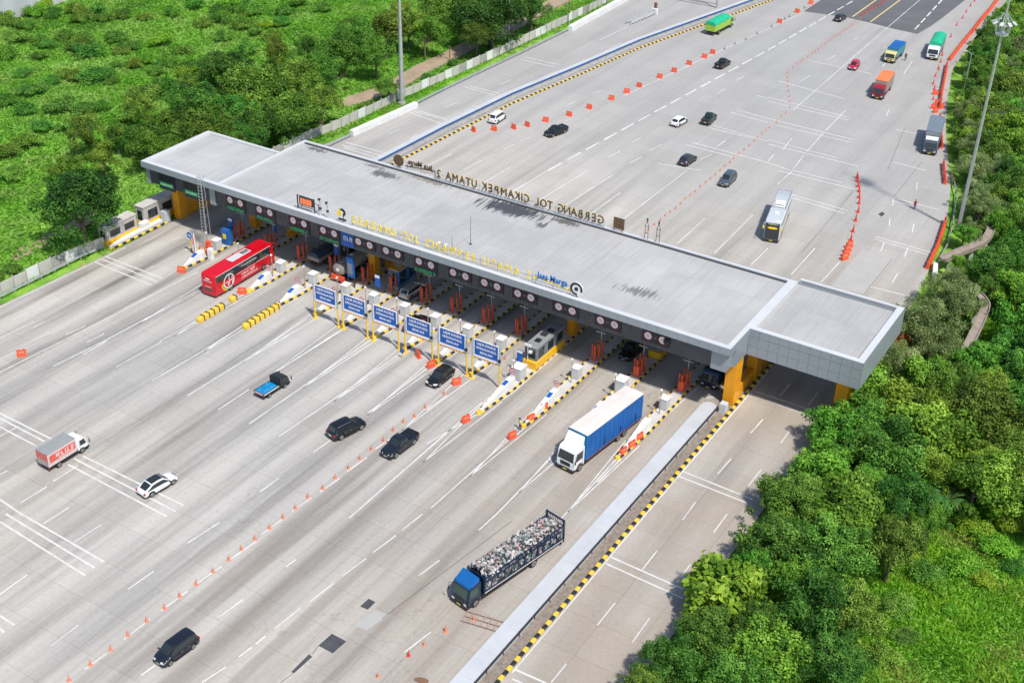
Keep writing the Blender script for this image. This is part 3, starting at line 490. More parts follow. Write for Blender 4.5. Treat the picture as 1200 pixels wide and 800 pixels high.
sheet('road', [ROAD_L+ROAD_R[::-1]], 0.0, M['road'])
sheet('asphalt_road', [[(-8.4, 163), (1.2, 164.6), (7.8, 163.8), (14, 162.6), (19.5, 162.2), (20.4, 170), (20.8, 179), (21.2, 196), (21.4, 290), (-8.7, 290)]], .004, M['asphalt'])
sheet('asphalt_patch', D['patch'], .008, M['asphpatch'])
sheet('light_concrete_patch', D['lightpatch'], .004, M['lightconc'])
def strips(segs, w):
    o = []
    for x0, y0, x1, y1 in segs:
        d = Vector((x1-x0, y1-y0)); d.normalize(); n = Vector((-d.y, d.x))*(w/2)
        o.append([(x0+n.x, y0+n.y), (x0-n.x, y0-n.y), (x1-n.x, y1-n.y), (x1+n.x, y1+n.y)])
    return o
sheet('lane_marking', strips(D['lines'], .15)+strips(D['dash'], .15)+strips(D['thick'], .34), .0125, M['mark'])
sheet('rumble_strip', strips(D['trans'], .24), .0165, M['markwarm'])
sheet('yellow_lane_marking', strips(D['yellow'], .3), .0125, M['markyel'])
sheet('slab_joint', strips(D['joint'], .06), .006, M['asphpatch'])
sheet('dirt_track', [[(-64, -60), (-63.2, -30), (-64, -8), (-61, -8), (-60.4, -30), (-60.5, -60)]], .09, M['dirt'])
def ribbon(pts, w, z0, z1): 
    P = [Vector(p) for p in pts]; L_ = []; R_ = []
    for i, p in enumerate(P):
        d = (P[min(i+1, len(P)-1)]-P[max(i-1, 0)]).normalized(); n = Vector((-d.y, d.x))*w/2
        L_.append(p+n); R_.append(p-n)
    b = MB()
    for i in range(len(P)-1):
        q = [L_[i], R_[i], R_[i+1], L_[i+1]]
        b.add([(p.x, p.y, z0) for p in q]+[(p.x, p.y, z1) for p in q], [(0, 1, 2, 3), (7, 6, 5, 4), (0, 4, 5, 1), (1, 5, 6, 2), (2, 6, 7, 3), (3, 7, 4, 0)])
    return b
setp(ribbon([(p[0]-1.0, p[1]) for p in D['path2']], 4.2, -.6, .22).ob('dirt_path', M['dirt']), kind='structure')
# verge of grass between fence and rail on the left
# ------------------------------------------------------------------ kerbs and barriers
def kerb_run(parent, pts, step, w, h, z=0.0, mats=None):
    """single painted kerb stones laid end to end, alternating yellow and black"""
    P = [Vector(p) for p in pts]; s = [0]
    for a, b in zip(P[:-1], P[1:]): s.append(s[-1]+(b-a).length)
    n = min(298, int(s[-1]/step)); meshes = {}
    def at(t):
        for i in range(len(P)-1):
            if t <= s[i+1] or i == len(P)-2:
                return P[i]+(P[i+1]-P[i])*((t-s[i])/(s[i+1]-s[i])), (P[i+1]-P[i]).normalized()
    for c in (0, 1):
        b = MB(); b.side([(-step/2+.015, 0), (step/2-.015, 0), (step/2-.015, h), (-step/2+.015, h)], -w/2, w/2)
        me = b.mesh('kerb_stone', (M['yellow'], M['black'])[c]); meshes[c] = bevel(me, .035, 1)
    for i in range(n):
        p, d = at((i+.5)*step); link('kerb_stone', meshes[i % 2], parent, (p.x, p.y, z), math.atan2(-d.x, d.y))
def median_right():
    t = empty('median_barrier', (44, -5, 0), 0, 'long pale blue-topped concrete divider between the toll lanes and the right-hand ramp', 'barrier')
    t.location = (0, 0, 0)
    x0, x1, y0, y1 = 42.75, 44.75, -140, -5.6
    b = MB(); n = 34
    for i in range(n):
        a = y0+(y1-y0)*i/n; c = y0+(y1-y0)*(i+1)/n-.0
        link('barrier_block', MB().b2(x0, x1, a+.006, c-.006, .0, .82).mesh('barrier_block', M['concblue']), t)
    b = MB(); b.cyl(((x0+x1)/2, y1, .0), ((x0+x1)/2, y1, .835), .985, n=20); b.ob('rounded_end', M['concblue'], t, 40)
    MB().b2(x1, x1+.06, y0, y1, .5, .92).ob('top_rail', M['darksteel'], t)
    p = MB()
    for i in range(45): p.b2(x1+.0, x1+.08, y0+3*i, y0+3*i+.08, 0, .95)
    setp(p.ob('rail_post', M['darksteel'], t), kind='stuff')
    MB().b2(x1+.02, 46.0, y0, 1.5, .0, .14).ob('gravel_bed', M['soil'], t)
    kerb_run(t, [(46.25, -95), (46.2, 0), (46.25, 19)], 0.75, .42, .24)
    MB().tube([(x0+.2, -4.7, 0), (x0+.2, -4.7, 1.3), (x0+1, -4.2, 1.45), (x1-.1, -4.5, 1.3), (x1-.1, -4.5, 0)], .05).ob('end_hoop', M['steel'], t)
    bevel(MB().b2(45.0, 45.9, -5.2, -4.3, 0, 1.5).ob('cabinet', M['lightgrey'], t).data, .04)
median_right()
def median_left():
    t = empty('median_barrier', (0, 0, 0), 0, 'long white divider with blue pipe rail and striped kerb left of the far carriageway', 'barrier')
    P = [(-38.6, 20)]+[p for p in D['blue']]+[(-12, 215), (-8, 260)]
    V = [Vector(p) for p in P]
    def off(d): 
        o = []
        for i, p in enumerate(V):
            e = (V[min(i+1, len(V)-1)]-V[max(i-1, 0)]).normalized(); o.append((p.x-e.y*-d if 0 else p.x+e.y*d, p.y-e.x*d))
        return o
    ribbon(off(-.95), 1.7, 0, .72).ob('wall_top', M['concblue'], t)
    MB().tube([(x, y, 1.0) for x, y in off(0)], .13, 8).ob('blue_pipe', M['bluepipe'], t, 60)
    q = MB(); o0 = off(0)
    for a, b in zip(o0[:-1], o0[1:]):
        L_ = (Vector(b)-Vector(a)).length; n = max(1, int(L_/3))
        for i in range(n):
            p = Vector(a).lerp(Vector(b), i/n); q.b2(p.x-.05, p.x+.05, p.y-.05, p.y+.05, 0, .95)
    setp(q.ob('pipe_post', M['steel'], t), kind='stuff')
    ribbon(off(.55), .9, 0, .5).ob('inner_wall', M['concrete'], t)
    ribbon(off(1.35), .6, 0, .16).ob('gutter_strip', M['concrete'], t)
    kerb_run(t, [(-36.0, 20)]+D['kerbUL']+[(-16.5, 180)], 0.70, .42, .24)
median_left()
def guard_rail(pts, label, posts=2.5, ends=False):
    t = empty('guard_rail', (pts[0][0], pts[0][1], 0), 0, label, 'guard rail'); o = Vector((pts[0][0], pts[0][1], 0))
    P = [Vector((x, y, 0))-o for x, y in pts]; b = MB()
    for a, c in zip(P[:-1], P[1:]):
        d = (c-a).normalized(); n = Vector((d.y, -d.x, 0))
        for k, (z0, z1, s0, s1) in enumerate([(.42, .5, 0, .06), (.5, .58, .06, .0), (.58, .66, 0, .06), (.66, .74, .06, 0)]):
            b.quad(a+n*s0+Vector((0, 0, z0)), c+n*s0+Vector((0, 0, z0)), c+n*s1+Vector((0, 0, z1)), a+n*s1+Vector((0, 0, z1)))
        b.quad(a+Vector((0, 0, .74)), c+Vector((0, 0, .74)), c-n*.08+Vector((0, 0, .74)), a-n*.08+Vector((0, 0, .74)))
        b.quad(a-n*.08+Vector((0, 0, .42)), c-n*.08+Vector((0, 0, .42)), c-n*.08+Vector((0, 0, .74)), a-n*.08+Vector((0, 0, .74)))
    b.ob('rail_beam', M['steel'], t)
    pm_ = MB().b2(-.09, .09, -.09, .09, 0, .66).mesh('rail_post', M['steel'])
    for a, c in zip(P[:-1], P[1:]):
        L_ = (c-a).length; n = max(1, round(L_/posts))
        for i in range(n): p = a.lerp(c, i/n)+Vector((-.14, 0, 0)); link('rail_post', pm_, t, p)
guard_rail([(-54.0, -95), (-53.4, -60)]+D['guardL'][1:], 'steel guard rail along the road edge at the lower left')
guard_rail([(-50.6, 22)]+D['guardUL'], 'short steel guard rail just behind the canopy on the left carriageway')
guard_rail(D['guardUL2'], 'steel guard rail beside the far-left carriageway next to the panel fence')
def low_wall(pts, label, h=.95, w=.45, step=6):
    t = empty('barrier_wall', (pts[0][0], pts[0][1], 0), 0, label, 'barrier wall'); o = Vector(pts[0])
    P = [Vector(p)-o for p in pts]
    for a, c in zip(P[:-1], P[1:]):
        d = c-a; n = max(1, round(d.length/step))
        me = MB().side([(0+.02, 0), (d.length/n-.02, 0), (d.length/n-.02, h), (.02, h)], -w/2, w/2).mesh('wall_block', M['concwhite'])
        me = bevel(me, .03, 1)
        for i in range(n): p = a.lerp(c, i/n); link('wall_block', me, t, (p.x, p.y, 0), math.atan2(-d.x, d.y))
low_wall(D['wallUL'], 'white concrete barrier beside the tall mast on the left carriageway', 1.15, .9)
low_wall(D['wallUL2'], 'long white concrete barrier at the top of the left carriageway', 1.25, 1.1)
def panel_fence(pts, label, pw=2.4, h=1.9, mats=None):
    t = empty('panel_fence', (pts[0][0], pts[0][1], 0), 0, label, 'fence'); o = Vector(pts[0]); P = [Vector(p)-o for p in pts]
    pans = [bevel(MB().b2(-.05, .05, .08, pw-.08, .0, h*f).mesh('fence_panel', m), .015, 1) for f, m in ((1, M['beige']), (.96, M['concrete']), (1, M['concwhite']), (.9, M['beige']))]
    post = MB().b2(-.1, .1, -.09, .09, 0, h+.15).mesh('fence_post', M['concrete'])
    rnd = random.Random(3)
    for a, c in zip(P[:-1], P[1:]):
        d = c-a; n = max(1, round(d.length/pw)); s = d.length/n/pw
        for i in range(n):
            p = a.lerp(c, i/n); rz = math.atan2(-d.x, d.y)
            q = link('fence_panel', rnd.choice(pans), t, (p.x, p.y, 0), rz); q.scale = (1, s, 1); q.rotation_euler.y = rnd.uniform(-.03, .03)
            link('fence_post', post, t, (p.x, p.y, 0), rz)
panel_fence([(-57.5, -90), (-56.6, -60)]+D['fenceL'][1:], 'weathered concrete panel fence below the round tree at the left')
panel_fence([(-54.8, 12)]+D['fenceUL'], 'row of pale concrete fence panels beyond the left carriageway')
# ------------------------------------------------------------------ toll canopy
ZT, ZL, ZF = 11.0, 10.0, 7.25      # roof top, lip bottom, frieze bottom
XM0, XM1, YM0, YM1 = -37.6, 46.3, -7.2, 13.75
XW0, YWL0, YWL1 = -53.1, -7.2, 7.8
XW1, YWR0, YWR1 = 60.9, -1.2, 14.9
def roof_material():
    m, nt, b = newmat('metal_roof_sheet'); co = geoco(nt)
    c = ramp(nt, noise(nt, co, .12, 5, .6), [(.3, (.445, .44, .43)), (.7, (.55, .545, .53))])
    c = mix(nt, math_(nt, 'MULTIPLY', ramp(nt, noise(nt, co, 1.0, 5, .7, (2.2, .10, 1)), [(.46, 0.0), (.66, 1.0)]), .38), c, (.40, .385, .355))
    br = N(nt, 'ShaderNodeTexBrick'); br.offset = 0.0; br.inputs['Color1'].default_value = (.93, .93, .93, 1); br.inputs['Color2'].default_value = (1.03, 1.03, 1.03, 1); br.inputs['Mortar'].default_value = (.74, .73, .72, 1)
    br.inputs['Scale'].default_value = 1.0; br.inputs['Mortar Size'].default_value = .03; br.inputs['Brick Width'].default_value = 3.1; br.inputs['Row Height'].default_value = 7.1; nt.links.new(co, br.inputs['Vector'])
    c = mix(nt, .8, c, mix(nt, 1.0, c, br.outputs[0], 'MULTIPLY'))
    sep = N(nt, 'ShaderNodeSeparateXYZ'); nt.links.new(co, sep.inputs[0])
    streak = noise(nt, co, 1.0, 4, .7, (3.4, .30, 1))
    def stain(cx, cy, rx, ry, amt, col, thr=.45):
        nonlocal c
        dx = math_(nt, 'DIVIDE', math_(nt, 'SUBTRACT', sep.outputs[0], cx), rx); dy = math_(nt, 'DIVIDE', math_(nt, 'SUBTRACT', sep.outputs[1], cy), ry)
        d = math_(nt, 'SQRT', math_(nt, 'ADD', math_(nt, 'MULTIPLY', dx, dx), math_(nt, 'MULTIPLY', dy, dy)))
        f = math_(nt, 'SUBTRACT', 1.0, d); f = math_(nt, 'ADD', f, math_(nt, 'MULTIPLY', math_(nt, 'SUBTRACT', streak, .5), 2.2))
        f = ramp(nt, f, [(thr, 0.0), (thr+.18, 1.0)])
        c = mix(nt, math_(nt, 'MULTIPLY', f, amt), c, col)
    stain(3.5, 11.4, 8.5, 3.2, .97, (.07, .075, .085), .32)      # damp dark mould behind the rear letters
    stain(12.0, 12.2, 4.5, 1.6, .9, (.12, .115, .11), .42)
    stain(-19.5, 10.6, 4.4, 1.9, .9, (.12, .12, .125), .42); stain(-12, 12.5, 8, 1.2, .7, (.2, .17, .13), .5)
    stain(-22.5, 12.2, 3.5, 1.0, .8, (.16, .16, .16), .45)
    stain(-34, 12.2, 4, 1.0, .85, (.14, .14, .13), .42)
    stain(9.5, 9.3, 1.6, 1.8, .9, (.12, .12, .12), .45)
    stain(30, -.2, 6, 2.6, .85, (.17, .18, .17), .55)
    stain(-33, -5.5, 3, .8, .5, (.42, .38, .28), .45)
    nt.links.new(c, b.inputs['Base Color']); b.inputs['Roughness'].default_value = .45; b.inputs['Metallic'].default_value = .15
    return m
M['roof'] = roof_material()
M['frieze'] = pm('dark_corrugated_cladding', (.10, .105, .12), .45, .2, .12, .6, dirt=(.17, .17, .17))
T = empty('toll_canopy', (0, 0, 0), 0, 'wide grey flat-roofed toll plaza canopy on orange columns', 'toll canopy')
def part(b, name, mat, smooth=None): return b.ob(name, mat, T, smooth)
def deck(x0, x1, y0, y1, z, label=None):
    part(MB().b2(x0+.02, x1-.02, y0+.02, y1-.02, z-.35, z), 'roof_deck', M['roof'])
deck(XM0+.4, XM1-.7, YM0+.8, YM1-.5, ZT-.28)
deck(XW0+.8, XM0-.1, YWL0+.8, YWL1-.5, ZT-.36)
deck(XM1+.5, XW1-.9, YWR0+.8, YWR1-.5, ZT-.36)
rb = MB()
x = XM0+.8
while x < XM1-1:
    rb.side([(YM0+.82, ZT-.28), (YM1-.52, ZT-.28), (YM1-.52, ZT-.255), (YM0+.82, ZT-.255)], x, x+.05); x += .52
setp(part(rb, 'roof_rib', M['roof']), kind='stuff')
rb = MB()
y = YWR0+1.0
while y < YWR1-.8:
    rb.b2(XM1+.6, XW1-1.0, y, y+.05, ZT-.36, ZT-.32); y += .6
setp(part(rb, 'roof_rib', M['roof']), kind='stuff')
# parapet cappings
def cap(x0, x1, y0, y1, z0=ZL+.02, z1=ZT): part(MB().b2(x0, x1, y0, y1, z0, z1), 'parapet', M['capwhite'])
cap(XW0+.02, XM1-.02, YM0+.03, YM0+.78)
cap(XM0-.1, XM0+.38, YM0+.80, YM1-.48); cap(XM0-.1, XM1+.5, YM1-.46, YM1-.02)
cap(XM1-.7, XM1-.03, YM0+.8, YWR0); cap(XM1-.7, XM1+.48, YWR0+.02, YM1-.48)
cap(XW0+.02, XW0+.78, YM0+.8, YWL1-.02); cap(XW0+.8, XM0-.12, YWL1-.48, YWL1-.02)
cap(XM1+.5, XW1-.02, YWR0+.03, YWR0+.78, ZL-1.6, ZT); cap(XW1-.88, XW1-.03, YWR0+.8, YWR1-.02); cap(XM1+.52, XW1-.9, YWR1-.48, YWR1-.02)
part(MB().b2(XM0+.5, XM1-.8, YM1-.80, YM1-.50, ZT-.3, ZT-.16), 'rear_gutter', M['darksteel'])
part(MB().b2(XW1-1.05, XW1-.9, YWR0+.8, YWR1-.9, ZT-.4, ZT-.30), 'side_gutter', M['darksteel'])
part(MB().b2(XM1+.8, XW1-1.0, YWR1-.75, YWR1-.55, ZT-.4, ZT-.24), 'rear_gutter', M['darksteel'])
# aluminium fascia panels with open joints
def fascia(x0, x1, y, z0, z1, n, rows=1, axis='x'):
    w = (x1-x0)/n; h = (z1-z0)/rows
    me = MB()
    if axis == 'x': me.b2(.015, w-.015, -.05, .0, .015, h-.015)
    elif axis == 'xp': me.b2(.015, w-.015, 0, .05, .015, h-.015)
    else: me.b2(0, .05, .015, w-.015, .015, h-.015)
    me = me.mesh('fascia_panel', M['acp'])
    for i in range(n):
        for r in range(rows):
            if axis in ('x', 'xp'): link('fascia_panel', me, T, (x0+i*w, y, z0+r*h))
            else: link('fascia_panel', me, T, (y, x0+i*w, z0+r*h))
fascia(XW0, XM1, YM0, ZL, ZT, 71)
fascia(XM1, XW1, YWR0, ZL-.02, ZT, 11); fascia(XM1, XW1, YWR0, ZF, ZL-.04, 11, 2)
fascia(YM0, YWR0, XM1, ZL, ZT, 5, 1, 'y'); fascia(YWR0, YWR1, XW1, ZL, ZT, 12, 1, 'y'); fascia(YWR0, YWR1, XW1, ZF, ZL-.02, 12, 2, 'y')
fascia(XM0, XW1, YWR1+.0 if 0 else YM1, ZL, ZT, 80, 1, 'xp')
# lip soffit, frieze behind it, inner soffit
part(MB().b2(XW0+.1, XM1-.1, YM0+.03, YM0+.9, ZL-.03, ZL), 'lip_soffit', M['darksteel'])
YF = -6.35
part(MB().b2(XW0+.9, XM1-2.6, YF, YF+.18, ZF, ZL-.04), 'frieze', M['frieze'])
fr = MB(); x = XW0+1.0
while x < XM1-2.7: fr.b2(x, x+.10, YF-.05, YF, ZF+.02, ZL-.05); x += .26
setp(part(fr, 'frieze_rib', M['frieze']), kind='stuff')
part(MB().b2(XW0+.35, XW0+.88, YF-.3, YF+.9, ZF-.1, ZL-.04), 'corner_box', M['acp'])
part(MB().b2(XM1-2.58, XM1-.5, YF-.25, YF+1.2, ZF-.1, ZL-.04), 'corner_box', M['acp'])
part(MB().b2(-39.6, -38.5, YF-.22, YF+.4, ZF-.25, ZL-.04), 'corner_box', M['acp'])
part(MB().b2(XM1-.5, XM1-.02, YF+1.2, YWR0, ZF+.05, ZL-.04), 'side_frieze', M['acp'])
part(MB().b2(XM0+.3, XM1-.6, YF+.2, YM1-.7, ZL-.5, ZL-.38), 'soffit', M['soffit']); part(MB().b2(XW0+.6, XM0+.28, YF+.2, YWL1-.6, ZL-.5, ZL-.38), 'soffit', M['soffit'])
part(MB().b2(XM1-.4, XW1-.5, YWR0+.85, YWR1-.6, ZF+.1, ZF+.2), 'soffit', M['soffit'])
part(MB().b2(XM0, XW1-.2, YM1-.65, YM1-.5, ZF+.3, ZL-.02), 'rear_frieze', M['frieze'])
bm_ = MB()
for x in np.arange(XM0+3, XM1-2, 6.1): bm_.b2(x-.15, x+.15, YF+.4, YM1-1, ZL-1.1, ZL-.52)
for y in (-2.5, 3, 8.6): bm_.b2((XW0 if y < 8 else XM0)+1, XM1-1, y-.12, y+.12, ZL-1.3, ZL-1.12)
part(bm_, 'roof_beam', M['darksteel'])
def column(x, y, sx=1.6, sy=2.0, top=ZL-.5):
    b = MB(); b.b2(x-sx/2, x+sx/2, y-sy/2, y+sy/2, .02, top)
    o = part(b, 'column', M['orange']); bevel(o.data, .05, 1)
    g = MB()
    for z in np.arange(1.4, top-.3, 1.5): g.b2(x-sx/2-.02, x+sx/2+.02, y-sy/2-.02, y+sy/2+.02, z, z+.04)
    for s in (-.22, .22): g.b2(x+s*sx-.02, x+s*sx+.02, y-sy/2-.022, y-sy/2+.0, .1, top-.1)
    g.ob('panel_seam', M['orange'], o)
    return o
column(45.25, -2.1, 1.5, 1.9); column(45.25, 5.2, 1.5, 1.9); column(45.3, 11.5, 1.5, 1.8)
part(MB().b2(44.75, 45.75, -1.1, 4.2, .02, 1.9), 'column_plinth', M['orange']); part(MB().b2(44.75, 45.75, 6.2, 10.5, .02, 1.9), 'column_plinth', M['orange'])
column(-50.9, -2.2, 1.4, 1.9); column(-50.9, 2.6, 1.4, 1.5); column(-50.8, 8.5, 1.3, 1.5)
part(MB().b2(-51.4, -50.6, -1.2, 1.8, .02, 2.6), 'column_plinth', M['orange']); part(MB().b2(-51.4, -50.6, 3.4, 14, .02, 2.6), 'column_plinth', M['orange'])
column(-38.6, 1.8, 1.3, 1.5); column(-38.6, 6.5, 1.3, 1.5); column(-31.7, 2.5, .9, 1.4)
column(-12.7, -1.1, 1.1, 1.4); column(-12.6, 2.6, 1.0, 1.2); column(20.0, 1.2, 1.1, 1.4); column(20.0, 5.0, 1.1, 1.4); column(58.4, 2.0, 1.6, 2.2); column(58.4, 9.0, 1.6, 2.2)
part(MB().b2(57.8, 59.0, 3.2, 7.8, .0, 2.4), 'column_plinth', M['orange'])
for x in (-24.9, -18.9, -7.6, -2.2, 3.1, 8.5, 14.0, 26.3, 32.7, 39.1): column(x, 4.6, .6, .7)
# lane signs hung on the frieze
def ring(b, x, y, z, r0, r1, n=24, t=.05, yo=0):
    for i in range(n):
        a0, a1 = 2*PI*i/n, 2*PI*(i+1)/n
        p = [(x+r*math.cos(a), y-t+yo, z+r*math.sin(a)) for r, a in ((r0, a0), (r1, a0), (r1, a1), (r0, a1))]
        q = [(a, b_+t, c) for a, b_, c in p]
        b.add(p+q, [(0, 1, 2, 3), (1, 5, 6, 2), (0, 3, 7, 4)])
def disc(b, x, y, z, r, n=24, t=.05):
    P = [(x+r*math.cos(2*PI*i/n), y-t, z+r*math.sin(2*PI*i/n)) for i in range(n)]+[(x+r*math.cos(2*PI*i/n), y, z+r*math.sin(2*PI*i/n)) for i in range(n)]
    b.add(P, [tuple(range(n))]+[(i, n+i, n+(i+1) % n, (i+1) % n) for i in range(n)])
TXT = {}
def text_mesh(s, size, mat, ext=.02, sx=1.0, bold=0.0, key=None):
    k = (s, size, mat.name, ext, sx)
    if k in TXT: return TXT[k]
    cu = bpy.data.curves.new('txt', 'FONT'); cu.body = s; cu.size = size; cu.align_x = 'CENTER'; cu.align_y = 'CENTER'; cu.extrude = ext; cu.offset = bold; cu.resolution_u = 2
    o = bpy.data.objects.new('txt', cu); COL.objects.link(o)
    me = bpy.data.meshes.new_from_object(o.evaluated_get(bpy.context.evaluated_depsgraph_get())); bpy.data.objects.remove(o)
    me.name = 'lettering'; me.materials.clear(); me.materials.append(mat)
    if sx != 1: me.transform(Matrix.Scale(sx, 4, (1, 0, 0)))
    me.transform(Matrix.Rotation(PI/2, 4, 'X')); TXT[k] = me          # now upright, read from -Y
    return me
def strokes_mesh(w, h, mat, seed=1, name='lettering'):
    k = ('strokes', w, h, mat.name, seed)
    if k in TXT: return TXT[k]
    r = random.Random(seed); b = MB(); x = -w/2
    while x < w/2-.1*h:
        lw = h*r.uniform(.45, .75)
        if r.random() < .12: x += lw*.6; continue
        b.b2(x, x+h*.14, 0, .01, -h/2, h/2)
        if r.random() < .6: b.b2(x+lw-h*.14, x+lw, 0, .01, -h/2*r.choice((1, .2)), h/2)
        for z in r.sample((-.43, 0, .43), 2): b.b2(x+h*.14, x+lw-h*.14, 0, .01, z*h-h*.07, z*h+h*.07)
        x += lw+h*.22
    TXT[k] = b.mesh(name, mat); return TXT[k]
SX = [-34.4, -28.6, -22.1, -16.5, -10.1, -5.2, .47, 6.2, 11.3, 16.6, 22.9, 29.15, 36.0]
GREEN = {0, 1, 2, 3, 6}
for i, x in enumerate(SX):
    lit = 'green arrow between its discs' if i in (7, 8) else ('green lettering strip below' if i in GREEN else 'no strip below')
    t = empty('lane_sign', (x, YF-.08, ZL-.1), 0, 'dark lane sign with two white discs, %s from the left, %s' % (nth(i), lit), 'lane sign', 'lane signs along the canopy front')
    w = 3.9 if i else 3.8
    MB().b2(-w/2, w/2, -.10, 0, -2.0, 0).ob('sign_board', M['signdark'], t)
    for s in (-1, 1):
        b = MB(); disc(b, s*1.02, -.10, -1.1, .54); o = b.ob('signal_disc', M['signwhite'], t)
        b = MB(); ring(b, s*1.02, -.10, -1.1, .50, .575, yo=-.02); b.ob('red_ring', M['signred'], o)
        b = MB(); 
        for zz in (-.18, -.02, .14): b.b2(s*1.02-.24, s*1.02+.24, -.17, -.155, -1.1+zz, -1.1+zz+.07)
        b.ob('disc_lettering', pm('pink_sign_text', (.75, .42, .45), .5, 0, .05) if 'pink' not in M else M['pink'], o)
    if 'pink' not in M: M['pink'] = bpy.data.materials['pink_sign_text']
    if i in (7, 8): MB().add([(-.2, -.12, -1.3), (.2, -.12, -1.3), (0, -.12, -.85), (-.2, -.10, -1.3), (.2, -.10, -1.3), (0, -.10, -.85)], [(0, 1, 2), (3, 5, 4), (0, 3, 4, 1), (1, 4, 5, 2), (2, 5, 3, 0)]).ob('green_arrow', M['signgreen'], t)
    else: MB().b2(-.2, .2, -.125, -.10, -1.3, -.95).ob('display', M['frieze'], t)
    if i in GREEN:
        MB().b2(-w/2, w/2, -.12, 0, -2.85, -2.02).ob('green_board', M['signdark'], t)
        link('green_lettering', strokes_mesh(3.3, .5, M['signgreen'], 3+i), t, (0, -.14, -2.42))
for k, x in enumerate((-48.6, -43.3)):
    t = empty('ramp_sign', (x, YF-.08, ZL-.1), 0, 'dark sign with bright green lettering, %s over the left-hand ramp' % ('left one' if k == 0 else 'right one'), 'sign', 'green signs over the left ramp')
    MB().b2(-1.7, 1.7, -.10, 0, -3.0, 0).ob('sign_board', M['signdark'], t)
    MB().b2(-1.55, 1.25, -.13, -.10, -2.45, -1.75).ob('green_panel', M['signgreen'], t)
    link('lettering', strokes_mesh(2.3, .3, M['signwhite'], 30+k), t, (-.15, -.14, -2.1))
t = empty('blue_panel_sign', (-13.1, YF-.08, ZL-.3), 0, 'blue panel with white marks on the canopy front right of the fourth lane sign', 'sign')
MB().b2(-1.1, 1.1, -.08, 0, -2.3, 0).ob('sign_board', M['signblue'], t); link('lettering', strokes_mesh(1.4, .7, M['signwhite'], 40), t, (0, -.09, -1.1))
t = empty('floodlight', (37.6, YF-.1, ZF+1.6), 0, 'dark floodlight box on the cladding near the right end of the canopy front', 'floodlight')
bevel(MB().b2(-.4, .4, -.3, 0, -.35, .35).ob('housing', M['darksteel'], t).data, .05); MB().b2(-.3, .3, -.33, -.302, -.25, .25).ob('lens', M['glass'], t)
# ---- roof-top lettering, front (yellow) and rear (seen from behind)
def word_sign(name, label, text, x0, x1, y, z, h, facemat, backmat, facing=-1, group=None, sx=1.0):
    t = empty(name, (x0, y, z), 0, label, 'lettering', group)
    adv = {'I': .45, ' ': .62, 'M': 1.25, 'W': 1.2}; ws = [adv.get(c, 1.0) for c in text]; tot = sum(ws); k = (x1-x0)/tot; c = 0
    for ch, w in zip(text, ws):
        if ch != ' ':
            me = text_mesh(ch, h*(1.25 if facing < 0 else 1.38), facemat, .045 if facing < 0 else .03, min(1.15, k*.80/(h*.80)))
            o = link('letter', me, t, ((c+w/2)*k if facing < 0 else (x1-x0)-(c+w/2)*k, 0, h/2+.25), 0 if facing < 0 else PI)
            if facing < 0: c += w; continue
            bk = text_mesh(ch, h*1.38, backmat, .09, min(1.15, k*.80/(h*.80)))
            link('letter_back', bk, o, (0, .13, 0))
        c += w
    f = MB()
    for zz in (.18, h*.62): f.b2(0, x1-x0, .16*-facing-.03, .16*-facing+.03, zz, zz+.06)
    n = max(2, int((x1-x0)/2.6))
    for i in range(n+1):
        xx = (x1-x0)*i/n; f.b2(xx-.04, xx+.04, .16*-facing-.04, .16*-facing+.04, -.02, h*.9)
    f.ob('support_frame', M['steel'], t)
    return t
word_sign('roof_lettering', 'yellow GERBANG TOL CIKAMPEK UTAMA 2 letters standing on the canopy front edge', 'GERBANG TOL CIKAMPEK UTAMA 2', -12.3, 17.6, YM0+.75, ZT, 1.35, M['signyel'], M['brownlet'])
word_sign('roof_lettering', 'GERBANG TOL CIKAMPEK UTAMA 2 letters on the rear roof edge, seen from behind', 'GERBANG TOL CIKAMPEK UTAMA 2', -11.6, 17.6, YM1-.25, ZT, 1.35, M['signyel'], M['brownlet'], 1)
def brand(y, x, label, facing):
    t = empty('company_lettering', (x, y, ZT), 0, label, 'lettering')
    rz = 0 if facing < 0 else PI
    m1, m2 = (M['bluelet'], M['signyel']) if facing < 0 else (M['brownlet'], M['brownlet'])
    link('letter', text_mesh('Jasa Marga', 1.25, m1, .07, .86, .012), t, (0, 0, 1.45), rz)
    b = MB(); P = [(-2.9, 0, .62), (-2.5, 0, .95), (2.9, 0, .55), (2.9, 0, .68), (-2.4, 0, 1.12), (-3.0, 0, .9)]
    if facing > 0: P = [(-a, c, d) for a, c, d in P]
    P2 = [(a, .1, d) for a, c, d in P]; n = 6; b.add(P+P2, [tuple(range(n)), tuple(range(2*n-1, n-1, -1))]+[(i, (i+1) % n, n+(i+1) % n, n+i) for i in range(n)])
    b.ob('swoosh', m2, t)
    f = MB()
    for xx in (-2.6, 0, 2.6): f.b2(xx-.04, xx+.04, .18, .26, -.02, 1.3)
    f.b2(-2.9, 2.9, .18, .24, .4, .46); f.b2(-2.9, 2.9, .18, .24, 1.1, 1.16); f.ob('support_frame', M['steel'], t)
brand(YM0+.75, 20.7, 'blue company name lettering with yellow swoosh at the right end of the front roof letters', -1)
brand(YM1-.25, -14.6, 'company name lettering seen from behind at the left end of the rear roof letters', 1)
